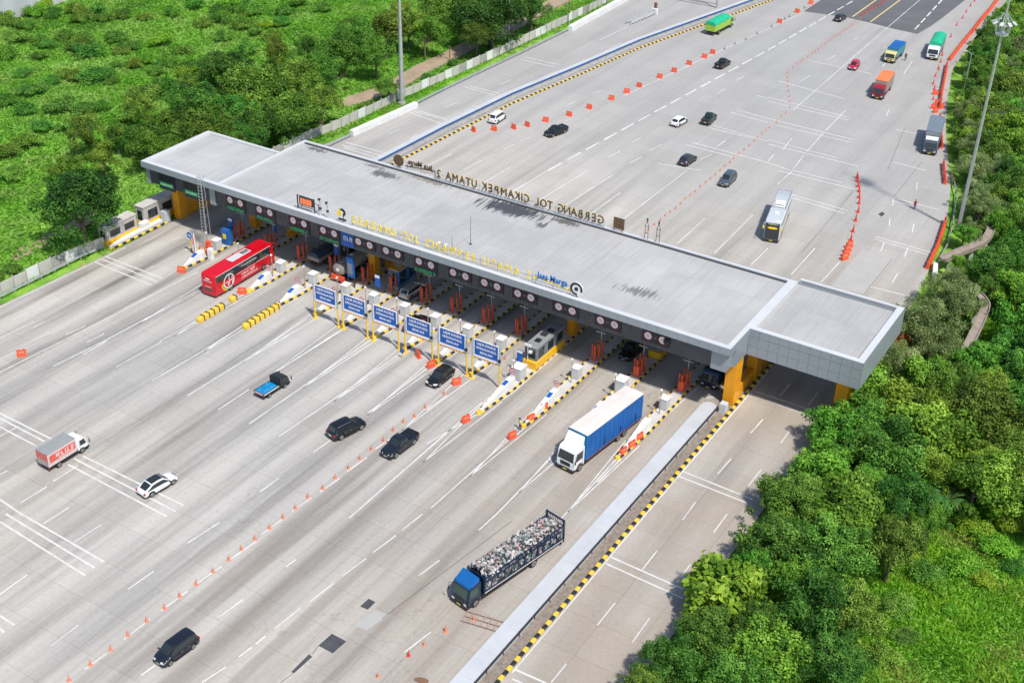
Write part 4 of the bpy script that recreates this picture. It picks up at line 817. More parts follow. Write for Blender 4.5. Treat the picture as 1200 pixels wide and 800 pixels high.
def round_logo(x, y, label, back=False):
    t = empty('round_logo', (x, y, ZT), 0, label, 'logo')
    b = MB(); disc(b, 0, 0, 1.25, .95, 32, .12); disc_ = b.ob('logo_disc', M['brownlet'] if back else M['signwhite'], t)
    if not back:
        b = MB(); n = 40
        for i in range(n):
            a0, a1 = rad(-20)+rad(300)*i/n, rad(-20)+rad(300)*(i+1)/n
            w0 = .30; p = [(r*math.cos(a), -.15, 1.25+r*math.sin(a)) for r, a in ((.92-w0, a0), (.92, a0), (.92, a1), (.92-w0, a1))]
            b.add(p, [(0, 1, 2, 3)])
        b.ob('black_ring', M['black'], t)
        b = MB(); disc(b, 0, -.13, 1.25, .28, 16, .03); b.ob('centre_dot', M['black'], t)
    MB().b2(-.05, .05, .0, .1, -.02, .5).ob('stand', M['darksteel'], t)
round_logo(24.4, YM0+.7, 'round black and white ring logo right of the front roof letters')
round_logo(-18.6, YM1-.3, 'dark back of a round logo at the left end of the rear letters', True)
t = empty('roof_emblem', (-13.8, YM0+.75, ZT), 0, 'small black and yellow curved emblem left of the yellow roof letters', 'emblem')
b = MB(); b.mi = 0
for i in range(10):
    a0, a1 = rad(130)-rad(200)*i/10, rad(130)-rad(200)*(i+1)/10
    b.add([(r*math.cos(a)-.1, -.1, 1.55+r*math.sin(a)) for r, a in ((.3, a0), (.6, a0), (.6, a1), (.3, a1))]+[(r*math.cos(a)-.1, .05, 1.55+r*math.sin(a)) for r, a in ((.3, a0), (.6, a0), (.6, a1), (.3, a1))], [(0, 1, 2, 3), (7, 6, 5, 4), (0, 4, 5, 1), (2, 6, 7, 3)])
b.ob('black_curve', M['black'], t); MB().b2(-.75, .6, -.12, .0, .35, .62).ob('black_foot', M['black'], t); MB().b2(-.8, -.2, -.2, -.12, 1.0, 1.9).ob('yellow_patch', M['signyel'], t); MB().b2(0, .08, .05, .12, -.02, 1.4).ob('stand', M['darksteel'], t)
t = empty('logo_board', (19.9, YM1-.2, ZT), 0, 'brown square board seen from behind right of the rear letters', 'board')
MB().b2(-.85, .85, -.1, 0, .3, 2.0).ob('board', M['brownlet'], t); MB().b2(-.7, -.6, -.16, -.1, -.02, 2.0).b2(.6, .7, -.16, -.1, -.02, 2.0).b2(-.85, .85, -.16, -.1, 1.1, 1.18).ob('brace', M['rust'], t)
# clock
t = empty('led_clock', (-20.6, YM0+.8, ZT), 0, 'LED clock reading 13:33 in orange digits in a frame on the canopy front edge', 'clock')
MB().b2(-1.25, 1.25, 0, .22, .75, 1.95).ob('display_case', M['black'], t)
MB().b2(-1.1, 1.1, -.01, 0, .85, 1.85).ob('display_face', pm('led_backing', (.42, .16, .10), .5, 0, .1, 6), t)
ledm, nt, bb = newmat('led_digits'); bb.inputs['Base Color'].default_value = (.9, .12, .02, 1); bb.inputs['Emission Color'].default_value = (1, .16, .05, 1); bb.inputs['Emission Strength'].default_value = 1.2
link('digits', text_mesh('13:33', 1.05, ledm, .01, .9, .02), t, (0, -.03, 1.33))
f = MB()
for x in (-1.55, 1.55): f.b2(x-.07, x+.07, -.05, .1, -.02, 2.15).b2(x-.05, x+.05, .9, 1.0, -.02, 1.0)
f.b2(-1.55, 1.55, -.03, .05, 2.08, 2.16).b2(-1.55, 1.55, -.03, .05, .5, .58).b2(-1.55, 1.55, .9, .95, .9, .96); f.ob('clock_frame', M['darksteel'], t)
# horn posts, antennas
def horn(x, y, label, h=2.4):
    t = empty('speaker_post', (x, y, ZT), 0, label, 'speaker post')
    MB().cyl((-.14, 0, 0), (-.05, 0, h), .04).cyl((.14, 0, 0), (.05, 0, h), .04).b2(-.12, .12, -.05, .05, h*.5, h*.5+.08).ob('post', M['steel'], t)
    MB().cyl((0, -.25, h+.1), (0, .15, h+.15), .22, .06, 12).ob('horn', M['darksteel'], t); MB().b2(-.16, .16, -.12, .12, h*.35, h*.5).ob('speaker_box', M['darksteel'], t)
horn(-18.0, YM0+.9, 'left one of two slim horn speaker posts beside the roof clock'); horn(-16.7, YM0+.9, 'right one of two slim horn speaker posts beside the roof clock', 2.2)
def lattice(x, label):
    t = empty('lattice_post', (x, YM1-.3, ZT), 0, label, 'lattice post'); b = MB()
    for s in (-1, 1): b.tube([(s*.3, 0, -.3), (s*.22, 0, 1.3), (s*.28, 0, 2.0), (s*.06, 0, 2.6), (s*.06, 0, 3.0)], .045, 5)
    b.b2(-.25, .25, -.03, .03, .9, .97); b.b2(-.28, .28, -.03, .03, 1.9, 1.97); b.ob('frame', M['brownlet'], t); MB().cyl((0, 0, 2.9), (0, 0, 3.2), .14, .1, 8).ob('cap', M['darksteel'], t)
lattice(24.3, 'left one of two slim metal lattice posts on the rear roof edge'); lattice(26.1, 'right one of two slim metal lattice posts on the rear roof edge')
def antenna(x, y, h, label):
    t = empty('antenna', (x, y, ZT-.3), 0, label, 'antenna'); MB().cyl((0, 0, 0), (0, 0, h), .04, .02, 6).ob('rod', M['darksteel'], t); MB().b2(-.15, .15, -.15, .15, -.0, .12).ob('foot', M['darksteel'], t)
antenna(4.6, -1.4, 4.4, 'taller thin antenna rod on the roof above the yellow letters'); antenna(3.4, -4.2, 2.2, 'shorter thin antenna rod on the roof above the yellow letters')
t = empty('security_cameras', (2.6, -5.3, ZT-.28), 0, 'pair of white cameras on a short stand behind the yellow letters', 'camera'); MB().cyl((0, 0, 0), (0, 0, 1.2), .05, n=6).b2(-.6, .6, -.03, .03, 1.0, 1.06).ob('stand', M['steel'], t)
for s in (-.55, .55): MB().b2(s-.12, s+.12, -.35, .15, 1.1, 1.3).ob('camera_body', M['white'], t)
# ------------------------------------------------------------------ toll islands
def plate_mesh(): pass
KM = {}
def kerb_mesh(c):
    if c not in KM:
        KM[c] = bevel(MB().b2(-.13, .13, -.345, .345, 0, .26).mesh('kerb_stone', (M['yellow'], M['black'])[c]), .03, 1)
    return KM[c]
ISL = [(-37.3, -15.4, 'first'), (-30.9, -15.2, 'second'), (-24.4, -15.0, 'third'), (-18.2, -15.6, 'fourth'), (-12.1, -14.8, 'fifth'), (-7.0, -15.0, 'sixth'), (-1.5, -15.0, 'seventh'),
       (3.8, -15.2, 'eighth'), (9.2, -15.3, 'ninth'), (14.7, -15.5, 'tenth'), (20.7, -22.4, 'eleventh'), (26.9, -21.6, 'twelfth'), (33.3, -21.0, 'thirteenth'), (39.8, -21.0, 'fourteenth')]
bol = MB().cyl((0, 0, 0), (0, 0, 2.5), .15, n=10).mesh('post', pm('orange_red_post', (.62, .10, .04), .5, 0, .12, 2), 40)
cabm = bevel(MB().b2(-.55, .55, -.6, .6, 0, 1.55).mesh('cabinet_body', M['lightgrey']), .06, 2)
discp = MB(); disc(discp, 0, 0, 0, .42, 20, .04); discp = discp.mesh('disc', M['signwhite'])
discr = MB(); ring(discr, 0, -.04, 0, .33, .45, 20, .02); discr = discr.mesh('red_ring', M['signred'])
dbar = MB().b2(-.2, .2, -.075, -.06, -.07, .07).mesh('dark_bar', M['trim'])
vee = []
for xr_, tip_, _n in ISL[1:]:
    w_ = 1.75; xc = xr_-w_/2; L_ = 15 if tip_ > -18 else 12
    for s_ in (-1, 1): vee.append((xc+s_*.95, tip_+4.0, xc+s_*.75, tip_)); vee.append((xc+s_*.75, tip_, xc, tip_-L_))
    for k_ in range(0): f_ = (k_+1)/6.5; yy_ = tip_-L_*f_; hw = .75*(1-f_); vee.append((xc-hw, yy_, xc, yy_-.9)); vee.append((xc+hw, yy_, xc, yy_-.9))
sheet('island_marking', strips(vee, .13), .0205, M['mark'])
for i, (xr, tip, nm) in enumerate(ISL):
    big = i >= 10
    w = 1.75 if not big else 1.9
    lw = 'longer ' if big else ''
    t = empty('toll_island', (xr-w/2, 0, 0), 0, '%stoll island with black and yellow kerbs, %s from the left' % (lw, nm), 'traffic island', 'toll islands between the lanes')
    tl = tip+4.2 if not big else tip+7.0
    P = [(-.18, tip), (.18, tip), (w/2-.14, tl), (w/2-.14, 16), (-w/2+.14, 16), (-w/2+.14, tl)]
    MB().prism(P, 0, .2).ob('island_slab', M['island'], t)
    for s in (-1, 1):
        a = Vector((s*.25, tip+.3)); c = Vector((s*(w/2-.13), tl)); d = c-a; n = max(2, int(d.length/.70)); rz = math.atan2(-d.x, d.y)
        for k in range(n):
            p = a+d*((k+.5)/n); o = link('kerb_stone', kerb_mesh((k+i) % 2), t, (p.x, p.y, 0), rz); o.scale = (1, d.length/n/.70, 1)
        y = tl; k = n
        while y < 5.5:
            link('kerb_stone', kerb_mesh((k+i) % 2), t, (s*(w/2-.13), y+.35, 0)); y += .70; k += 1
        MB().b2(s*(w/2-.13)-.13, s*(w/2-.13)+.13, y, 16, 0, .25).ob('kerb_tail', M['yellow'], t)
    b = MB().cyl((0, tip+.15, 0), (0, tip+.15, .32), .36, .3, 14); b.ob('nose_tip', M['yellow'], t, 40)
    # white crash block with blue sticker
    yb = tl+.6 if not big else tl+1.2
    h1 = 1.35
    V = [(-.12, tip+.55, .2), (.12, tip+.55, .2), (.12, tip+.55, .42), (-.12, tip+.55, .42), (-.5, yb-1.2, .2), (.5, yb-1.2, .2), (.42, yb-1.2, h1), (-.42, yb-1.2, h1), (-.5, yb, .2), (.5, yb, .2), (.42, yb, h1), (-.42, yb, h1)]
    me = MB().add(V, [(0, 1, 2, 3), (0, 4, 5, 1), (1, 5, 6, 2), (3, 2, 6, 7), (0, 3, 7, 4), (4, 8, 9, 5), (5, 9, 10, 6), (7, 6, 10, 11), (4, 7, 11, 8), (8, 11, 10, 9)]).mesh('crash_block', M['concwhite'])
    cb = link('crash_block', bevel(me, .05, 2), t)
    if i not in (13,): 
        sl = (h1-.42)/(yb-1.2-tip-.55); q = MB(); y1 = yb-1.35; y0 = y1-1.0; z0 = h1-sl*(yb-1.2-y0)+.03; z1 = h1-sl*(yb-1.2-y1)+.03
        q.quad((-.27, y0, z0), (.27, y0, z0), (.3, y1, z1), (-.3, y1, z1)); q.ob('blue_sticker', M['signblue'], t)
    # disc sign
    if i not in (13, 12):
        s_ = empty('lane_disc_sign', (xr-w/2+.05, yb-.2, h1-.02), 0, 'small white disc with red rim on the crash block of the %s toll island' % nm, 'road sign', 'round signs on the crash blocks')
        MB().cyl((0, .04, 0), (0, .04, .5), .04, n=6).b2(-.35, .35, -.02, .02, .12, .34).ob('bracket', M['signwhite'], s_)
        o = link('disc', discp, s_, (0, 0, .82)); link('red_ring', discr, o); link('dark_bar', dbar, o)
    # cabinet, bollards and pole
    yc = -7.6 if not big else -8.2
    if i == 10: yc = -12.6
    if i != 3 or 1:
        c_ = empty('cabinet', (xr-w/2, yc+(.5 if i == 12 else 0), .2), 0, 'light grey equipment cabinet standing on the %s toll island from the left' % nm, 'cabinet', 'grey cabinets on the toll islands')
        c_.scale = (1.25, 1.3, 1.15) if i in (10, 12) else (1, 1, 1)
        link('cabinet_body', cabm, c_); MB().b2(-.6, .6, -.65, .65, 1.55, 1.62).ob('cabinet_lid', M['white'], c_)
        MB().b2(-.4, .4, -.63, -.605, .15, 1.4).ob('cabinet_door', M['lightgrey'], c_)
    if i != 10:
        p_ = empty('crash_posts', (xr-w/2, -3.3, .2), 0, 'cluster of orange-red crash posts on the %s toll island from the left' % nm, 'crash posts', 'orange-red posts on the toll islands')
        for dx, dy in ((-.35, 0), (.1, -.25), (.45, .35), (.5, 1.3), (-.3, 1.4)): link('post', bol, p_, (dx, dy, 0))
        if i in (12, 13): MB().b2(-.3, .5, -.5, .3, 0, 1.6).ob('orange_box', M['redplastic'], p_)
    pole = empty('lane_pole', (xr-w/2+.1, yc+(-2.0 if not big else -1.6), .2), 0, 'thin pole with a small camera on the %s toll island from the left' % nm, 'pole', 'thin poles on the toll islands')
    MB().cyl((0, 0, 0), (0, 0, 3.6 if i != 10 else 5.2), .07, .055, 8).ob('shaft', pm('pinkish_pole', (.42, .33, .30), .5, .2, .1) if 'pk' not in M else M['pk'], pole)
    if 'pk' not in M: M['pk'] = bpy.data.materials['pinkish_pole']
    MB().b2(-.1, .1, -.2, .12, 3.5, 3.72).ob('camera_head', M['white'], pole)
    if i not in (10,):
        g = empty('reader_mast', (xr-w/2, -1.6, .2), 0, 'grey mast with crossbar reader above the %s toll island from the left' % nm, 'reader mast', 'reader masts on the toll islands')
        MB().cyl((0, 0, 0), (0, 0, 4.6), .09, n=8).ob('mast', M['steel'], g); MB().b2(-.9, .9, -.08, .08, 4.2, 4.36).b2(-.7, .7, -.25, -.15, 3.6, 3.72).ob('crossbar', M['steel'], g)
# coloured information panels on some islands
def info_panel(x, y, label, h=3.6, dark=False):
    t = empty('info_panel', (x, y, .2), 0, label, 'information panel'); MB().cyl((0, 0.03, 0), (0, 0.03, h-1.4), .06, n=8).ob('stem', M['darksteel'], t)
    MB().b2(-.42, .42, -.06, .06, h-1.9, h).ob('panel', M['signblue'] if not dark else M['bluebooth'], t)
    MB().b2(-.40, .40, -.075, -.062, h-.45, h-.05).ob('white_header', M['signwhite'], t)
for x, y, l, h, dk in [(-38.1, -4.3, 'blue and white information panel beside the ladder tower', 3.9, 0), (-31.7, -1.4, 'blue and white information panel in shade between the orange columns at the left', 4.0, 0), (-18.9, -2.2, 'blue and white information panel beside the green roofed booth', 4.2, 0), (-7.9, -6.6, 'blue and white information panel in front of the orange roofed booth', 4.2, 0), (19.2, -11.6, 'blue and white information panel on the cabinet before the grey and yellow booth', 3.6, 0)]: info_panel(x, y, l, h, dk)
t = empty('information_totem', (-13.6, -5.5, .2), 0, 'tall dark blue totem on a grey base left of the orange column', 'totem'); MB().b2(-.55, .55, -.2, .2, 1.7, 4.9).ob('totem_body', M['bluebooth'], t); MB().b2(-.42, .42, -.23, -.205, 2.2, 3.9).ob('totem_screen', M['grey'], t); MB().b2(-.42, .42, -.23, -.205, 4.2, 4.7).ob('totem_header', M['signblue'], t)
MB().b2(-.6, -.5, -.1, .1, 0, 1.7).b2(.5, .6, -.1, .1, 0, 1.7).ob('totem_legs', M['darksteel'], t)
# booths
def booth(x, y0, y1, label, h=2.75, w=1.55, body='grey', skirt='orange', roof='grey', sk=.95, units=3):
    t = empty('toll_booth', (x, (y0+y1)/2, .2), 0, label, 'toll booth'); L = y1-y0
    bevel(MB().b2(-w/2, w/2, -L/2, L/2, sk, h).ob('booth_body', M[body], t).data, .05, 1)
    o = MB(); o.b2(-w/2-.12, w/2+.12, -L/2-.3, L/2+.1, 0, sk); bevel(o.ob('yellow_skirt' if skirt == 'ysk' else 'skirt', M[skirt], t).data, .06, 1)
    MB().b2(-w/2-.06, w/2+.06, -L/2-.06, L/2+.06, h, h+.1).ob('booth_roof', M[roof], t)
    for k in range(units):
        yy = -L/2+L*(k+.5)/units
        for s in (-1, 1): MB().b2(s*(w/2+.01)-.015, s*(w/2+.01)+.015, yy-L/units*.3, yy+L/units*.3, sk+.35, h-.35).ob('window', M['glass'], t)
    MB().b2(-w/2+.25, w/2-.25, -L/2-.03, -L/2-.0, sk+.4, h-.3).ob('window', M['glass'], t)
    return t
M['ysk'] = pm('yellow_booth_skirt', (.88, .48, .01), .45, 0, .05, 1, dirt=(.7, .4, .08))
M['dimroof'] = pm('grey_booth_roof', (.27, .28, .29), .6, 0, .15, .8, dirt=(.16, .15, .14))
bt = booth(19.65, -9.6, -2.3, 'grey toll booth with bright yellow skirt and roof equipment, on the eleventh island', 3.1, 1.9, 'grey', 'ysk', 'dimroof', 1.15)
MB().b2(-.3, .4, -2.2, -1.5, 2.95+.25, 3.45).ob('roof_hatch', M['trim'], bt); MB().b2(-.5, .3, -.4, .5, 3.2, 3.5).ob('air_conditioner', M['darksteel'], bt); MB().b2(-.2, .6, .9, 1.6, 3.2, 3.5).ob('air_conditioner', M['trim'], bt)
MB().cyl((-.3, -3.9, 0), (-.3, -3.9, 3.6), .06, n=8).b2(-.8, .2, -4.0, -3.8, 3.3, 3.6).b2(-.1, .3, -4.1, -3.7, 2.4, 2.7).ob('camera_post', M['white'], bt)
booth(-18.9, -.6, 3.2, 'toll booth with a green roof in the shade, on the fourth island', 3.6, 1.7, 'grey', 'grey', 'tarpgreen', .9, 2)
booth(-7.9, -2.8, 1.6, 'toll booth with an orange roof in the shade, on the sixth island', 3.3, 1.8, 'bluebooth', 'grey', 'orange', .9, 2)
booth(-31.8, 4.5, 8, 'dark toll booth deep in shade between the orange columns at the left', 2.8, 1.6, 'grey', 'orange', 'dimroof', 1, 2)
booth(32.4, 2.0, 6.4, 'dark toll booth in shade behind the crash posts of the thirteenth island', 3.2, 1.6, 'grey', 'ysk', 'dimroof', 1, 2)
t = empty('payment_machine', (-38.0, -5.4, .2), 0, 'deep blue payment machine beside the first toll island', 'machine'); bevel(MB().b2(-.7, .7, -.6, .6, 0, 2.6).ob('machine_body', M['bluebooth'], t).data, .05); MB().b2(-.3, .35, -.64, -.6, 1.1, 1.9).ob('screen', M['signyel'], t)
M['boothgrey'] = pm('weathered_booth_paint', (.44, .43, .41), .7, 0, .12, .9, dirt=(.26, .22, .19)); M['boothroof'] = pm('weathered_booth_roof', (.50, .48, .45), .8, 0, .12, .6, dirt=(.33, .30, .27))
# left booth building
t = empty('roadside_booths', (-53.6, -9.6, 0), 0, 'pair of weathered grey booths with yellow skirts at the left road edge', 'booth')
for y0, y1, h in ((-6.6, -.4, 3.0), (1.2, 7.9, 3.4)):
    L = y1-y0; MB().b2(-.9, .9, y0, y1, .9, h).ob('booth_body', M['boothgrey'], t); MB().b2(-1.0, 1.0, y0-.1, y1+.1, h, h+.14).ob('booth_roof', M['boothroof'], t); MB().b2(-.98, .98, y0-.1, y1, .0, .92).ob('skirt', M['ysk'], t)
    for k in range(2): yy = y0+L*(.28+.47*k); MB().b2(.9, .93, yy-1.0, yy+1.0, 1.25, h-.7).ob('window', M['glass'], t)
    MB().b2(-.5, .5, y0-.03, y0, 1.2, h-.6).ob('window', M['glass'], t)
t = empty('roadside_kerb', (-52.2, 0, 0), 0, 'white topped kerbed apron in front of the roadside booths', 'kerb')
MB().prism([(.45, -16.6), (.45, -5.2), (-.9, -5.2), (-.6, -12), (.1, -16.6)], 0, .5).ob('white_apron', M['concwhite'], t)
kerb_run(t, [(.75, -17), (1.0, -5.0)], .8, .3, .28); kerb_run(t, [(1.35, -3.0), (1.5, 14)], .8, .3, .28)
t = empty('cabinet', (-51.6, -5.0, .1), 0, 'pale blue cabinet at the foot of the left end column', 'cabinet'); bevel(MB().b2(-.5, .5, -.6, .6, 0, 1.9).ob('cabinet_body', M['concblue'], t).data, .05)
t = empty('white_block', (-52.4, -8.9, .4), 0, 'white concrete block in front of the roadside booths', 'block'); bevel(MB().b2(-.5, .5, -.8, .8, 0, 1.0).ob('block_body', M['concwhite'], t).data, .05)
# striped concrete blocks ahead of the second and third islands
def stripe_block(x, y, label, n=5):
    t = empty('striped_barrier', (x, y, 0), 0, label, 'barrier')
    ms = [bevel(MB().side([(0, 0), (.98, 0), (.98, .5), (.78, .78), (.2, .78), (0, .5)], -.38, .38).mesh('block', M['yellow']), .03, 1)]
    st = MB().side([(0, 0), (.18, 0), (.18, .81), (0, .81)], -.4, .4).mesh('black_band', M['black'])
    for i in range(n):
        link('block', ms[0], t, (0, i, 0))
        if 1: link('black_band', st, t, (0, i+.80, 0))
stripe_block(-25.1, -25.4, 'row of five black and yellow concrete blocks in front of the third island', 5)
stripe_block(-25.3, -18.6, 'single black and yellow concrete block below the rear of the red bus', 1)
stripe_block(-18.6, -23.2, 'row of black and yellow concrete blocks leading to the fourth island', 7)
# ladder tower
t = empty('ladder_tower', (-39.5, -8.2, 0), 0, 'slim grey lattice ladder tower rising past the canopy edge at the left', 'ladder tower'); b = MB(); hh = 12.5
for s in (-.45, .45):
    for q in (-.35, .35): b.cyl((s*1.2, q*1.2, 0), (s*.7, q*.7, hh), .05, .04, 6)
b.ob('legs', M['steel'], t); rg = MB().b2(-.48, .48, -.03, .03, 0, .05).mesh('rung', M['steel']); z = .6
while z < hh: o = link('rung', rg, t, (0, -.36, z)); z += .55
b = MB()
for k in range(8): b.cyl((-.5, .38, k*1.55), (.5, .38, (k+1)*1.55), .025, n=5)
b.ob('bracing', M['steel'], t)
t = empty('blue_arrow_sign', (-40.6, -10.6, 0), 0, 'round blue arrow sign on a striped post beside the ladder tower', 'road sign'); MB().cyl((0, 0, 0), (0, 0, 2.6), .09, n=8).ob('post', M['yellow'], t); MB().cyl((0, 0, .2), (0, 0, .9), .1, n=8).ob('black_band', M['black'], t)
b = MB(); disc(b, 0, -.06, 3.1, .62, 24, .05); b.ob('disc', M['signblue'], t); b = MB(); ring(b, 0, -.12, 3.1, .56, .63, 24, .01); b.add([(-.3, -.13, 3.25), (.1, -.13, 3.25), (.3, -.13, 2.85), (.1, -.13, 2.8), (-.05, -.13, 3.1), (-.3, -.13, 3.1)], [tuple(range(6))]); b.ob('white_arrow', M['signwhite'], t)
t = empty('boom_gate', (-39.2, -11.0, 0), 0, 'red and orange boom gate with white pole at the tip of the first island', 'boom gate'); MB().cyl((-.2, 0, 0), (-.6, .3, 3.0), .12, n=8).ob('red_arm', M['redplastic'], t); bevel(MB().b2(.1, .9, .3, 1.1, 0, 1.5).ob('orange_housing', M['orange'], t).data, .05); MB().cyl((.3, -.4, 0), (.3, -.4, 4.2), .08, n=8).ob('white_pole', M['white'], t); MB().b2(1.3, 1.9, .8, 1.4, 0, 2.6).ob('red_post', M['redplastic'], t)
MB().b2(1.9, 2.6, .4, 1.1, 0, 1.7).ob('white_cabinet', M['white'], t)
# ------------------------------------------------------------------ blue lane signs on posts
BX = [(-12.0, -8.5), (-6.9, -3.3), (-1.6, 2.1), (3.9, 7.7), (9.4, 13.3), (14.9, 18.5)]
POS = ['leftmost', 'second from the left', 'third from the left', 'third from the right', 'second from the right', 'rightmost']
for i, (x0, x1) in enumerate(BX):
    zb = 3.35+.12*i; zt = zb+2.2; xm = (x0+x1)/2; w = x1-x0
    t = empty('lane_direction_sign', (xm, -15.4-.1*i, 0), 0, 'blue LAJUR KHUSUS sign on yellow posts before the lanes, %s of six' % POS[i], 'road sign', 'blue lane signs on yellow posts')
    MB().b2(-w/2, w/2, -.03, .03, zb, zt).ob('sign_panel', M['signblue'], t)
    b = MB().b2(-w/2-.12, -w/2, -.05, .05, zb-.1, zt+.1).b2(w/2, w/2+.12, -.05, .05, zb-.1, zt+.1).b2(-w/2, w/2, -.05, .05, zt, zt+.1).b2(-w/2, w/2, -.05, .05, zb-.32, zb)
    b.ob('white_frame', M['signwhite'], t)
    for k, (s, sz) in enumerate((('LAJUR KHUSUS', .50), ('KENDARAAN KECIL', .42), ('SEDAN, BUS', .42))):
        link('lettering', text_mesh(s, sz, M['signwhite'], .004, .86 if k != 1 else .82, .012), t, (0, -.045, zt-.45-.62*k))
    b = MB().b2(-w/2-.3, w/2+.3, -.06, .06, zb-.52, zb-.36); b.ob('hazard_rail', M['yellow'], t)
    hz = MB(); 
    for k in range(9): hz.b2(-w/2+k*w/9, -w/2+(k+.45)*w/9, -.07, -.062, zb-.52, zb-.36)
    hz.ob('red_stripes', M['signred'], t)
    for s in (-1, 1):
        xx = s*(w/2+.32); b = MB().cyl((xx, 0, 0), (xx, 0, zb-.5), .13, n=10); b.ob('yellow_post', M['yellow'], t, 40)
        MB().cyl((xx, 0, zb-.5), (xx, 0, zt+.15), .11, n=10).ob('grey_post', M['steel'], t, 40); MB().b2(xx-.28, xx+.28, -.28, .28, 0, .12).ob('foot_plate', M['yellow'], t)
        if i > 0 and s > 0: MB().b2(xx-.14, xx+.2, -.3, -.1, zb+.1, zb+.5).ob('lamp_box', M['trim'], t)
t = empty('blue_disc_sign', (4.0, -17.0, 0), 0, 'small round blue sign at the foot of the middle blue boards', 'road sign'); MB().cyl((0, 0, 0), (0, 0, .9), .06, n=6).ob('post', M['yellow'], t); b = MB(); disc(b, 0, -.06, 1.2, .36, 20, .05); b.ob('disc', M['signblue'], t)
# ------------------------------------------------------------------ cones and plastic barriers
def cone_proto(mat, h=.78, name='traffic_cone'):
    b = MB().cyl((0, 0, .05), (0, 0, h), .17, .035, 12); m1 = b.mesh('cone_body', mat, 40)
    m2 = bevel(MB().b2(-.24, .24, -.24, .24, 0, .06).mesh('cone_base', mat), .02, 1)
    m3 = MB().cyl((0, 0, h*.42), (0, 0, h*.64), .115, .082, 12, False).mesh('white_band', M['signwhite'], 40)
    return m1, m2, m3
CP = {'a': cone_proto(M['cone'], .95), 'b': cone_proto(M['cone'], .9), 'r': cone_proto(M['conered'], 1.1), 'k': cone_proto(M['rust'], .8)}
def cone(x, y, kind, label, group=None, s=1.0):
    t = empty('traffic_cone', (x, y, .0), random.uniform(-.6, .6), label, 'traffic cone', group); a, b, c = CP[kind]
    link('cone_base', b, t); link('cone_body', a, t); link('white_band', c, t); t.scale = (s*1.0, s*1.0, s)
    t.rotation_euler.x = random.uniform(-.05, .05)
for i, (x, y) in enumerate(D['coneA']): cone(x, y, 'a', 'faded orange cone in the line along the dashes, %s from the bottom-left end' % nth(i), 'orange cones along the dashed line', .86)
for i, (x, y) in enumerate(D['coneB']): cone(x, y, 'b', 'small orange cone in the winding row beyond the canopy, %s from the canopy end' % nth(i), 'cones winding up the road beyond the canopy', .72)
for i, (x, y) in enumerate(D['coneP']): cone(x, y, 'r', 'reddish cone between the yellow lines on the asphalt, %s from the near end' % nth(i), 'cones between the yellow lines', .9)
for i, (x, y) in enumerate(D['coneC']): cone(x, y, 'r', 'large red cone in the short line right of the white bus, %s from its top' % nth(i), 'large red cones right of the white bus', 1.25)
for i, (x, y) in enumerate(D['coneR']): cone(x, y, 'r', 'red cone beside the long red barrier at the upper right, %s from the top' % nth(i), 'red cones along the right shoulder', 1.0)
SL = ['red cone at the near end of the white line in front of the trash truck', 'orange cone just right of the white line in front of the trash truck', 'tall pinkish cone directly ahead of the trash truck bumper', 'orange cone beside the front wheel of the trash truck', 'orange cone nearest the bottom edge, left of the barrier end', 'orange cone by the yellow kerb on the left shoulder', 'orange cone on the island tip beside the crash block', 'cone beside the long red barrier near the white-fronted truck']
for i, (x, y) in enumerate(D['coneS']):
    if i < 8: cone(x, y, 'r' if i in (0, 7) else 'a', SL[i], None, 1.05 if i == 2 else .75)
    else: cone(x, y, 'k', 'dark worn cone on the dashed line beyond the green truck, %s from the near end' % nth(i-8), 'dark cones on the far dashed line', .8)
def barrier_proto():
    prof = [(-.26, 0), (.26, 0), (.24, .18), (.13, .35), (.11, .92), (-.11, .92), (-.13, .35), (-.24, .18)]
    b = MB(); n = len(prof); P = [(-.58, a, z) for a, z in prof]+[(.58, a, z) for a, z in prof]
    b.add(P, [tuple(range(n-1, -1, -1)), tuple(range(n, 2*n))]+[(i, (i+1) % n, n+(i+1) % n, n+i) for i in range(n)])
    m1 = bevel(b.mesh('barrier_body', M['redplastic']), .035, 2)
    m2 = MB().b2(-.32, .32, -.135, -.115, .5, .78).b2(-.32, .32, .115, .135, .5, .78).mesh('recess_panel', M['cone'])
    m3 = MB().cyl((-.3, 0, .9), (-.3, 0, .97), .07, n=8).cyl((.3, 0, .9), (.3, 0, .97), .07, n=8).mesh('filler_cap', M['trim'])
    return m1, m2, m3
BP = barrier_proto()
def pbar(x, y, rz, label, group=None, s=1.0):
    t = empty('plastic_barrier', (x, y, 0), rz, label, 'plastic barrier', group)
    for nm_, me in zip(('barrier_body', 'recess_panel', 'filler_cap'), BP): link(nm_, me, t)
    t.scale = (s, s, s)
BL = ['single red-orange plastic barrier alone on the open concrete at the far left', 'red-orange barrier at the tip of the first island, left of the red bus', 'red-orange barrier at the tip of the third island, right of the red bus', 'red-orange barrier standing alone left of the dark crossover car', 'red-orange barrier against the sign post behind the dark crossover', 'fallen-looking red barrier below the double yellow posts', 'red-orange barrier at the nose of the eleventh island',
      'red-orange barrier beside the worker in the bright vest', 'middle red barrier between the worker and the twelfth island', 'red barrier touching the nose of the twelfth island', 'red barrier farthest from the island in front of the fourteenth island', 'middle one of three red barriers in front of the fourteenth island', 'red barrier touching the nose of the fourteenth island', 'red barrier among the cones beside the grey truck, farthest up', 'red barrier in the huddle behind the grey truck, topmost', 'red barrier in the huddle behind the grey truck, by the trees', 'red barrier in the huddle behind the grey truck, left', 'red barrier in the huddle just behind the grey truck roof']
RZ = [.9, .4, .5, 2.6, 1.2, 1.0, 1.3, 1.3, 1.3, 1.2, 1.4, 1.35, 1.3, .4, .3, 1.1, .2, .9]
for i, (x, y) in enumerate(D['bar']): pbar(x, y, RZ[i], BL[i], None, 1.05 if i < 14 else 1.0)
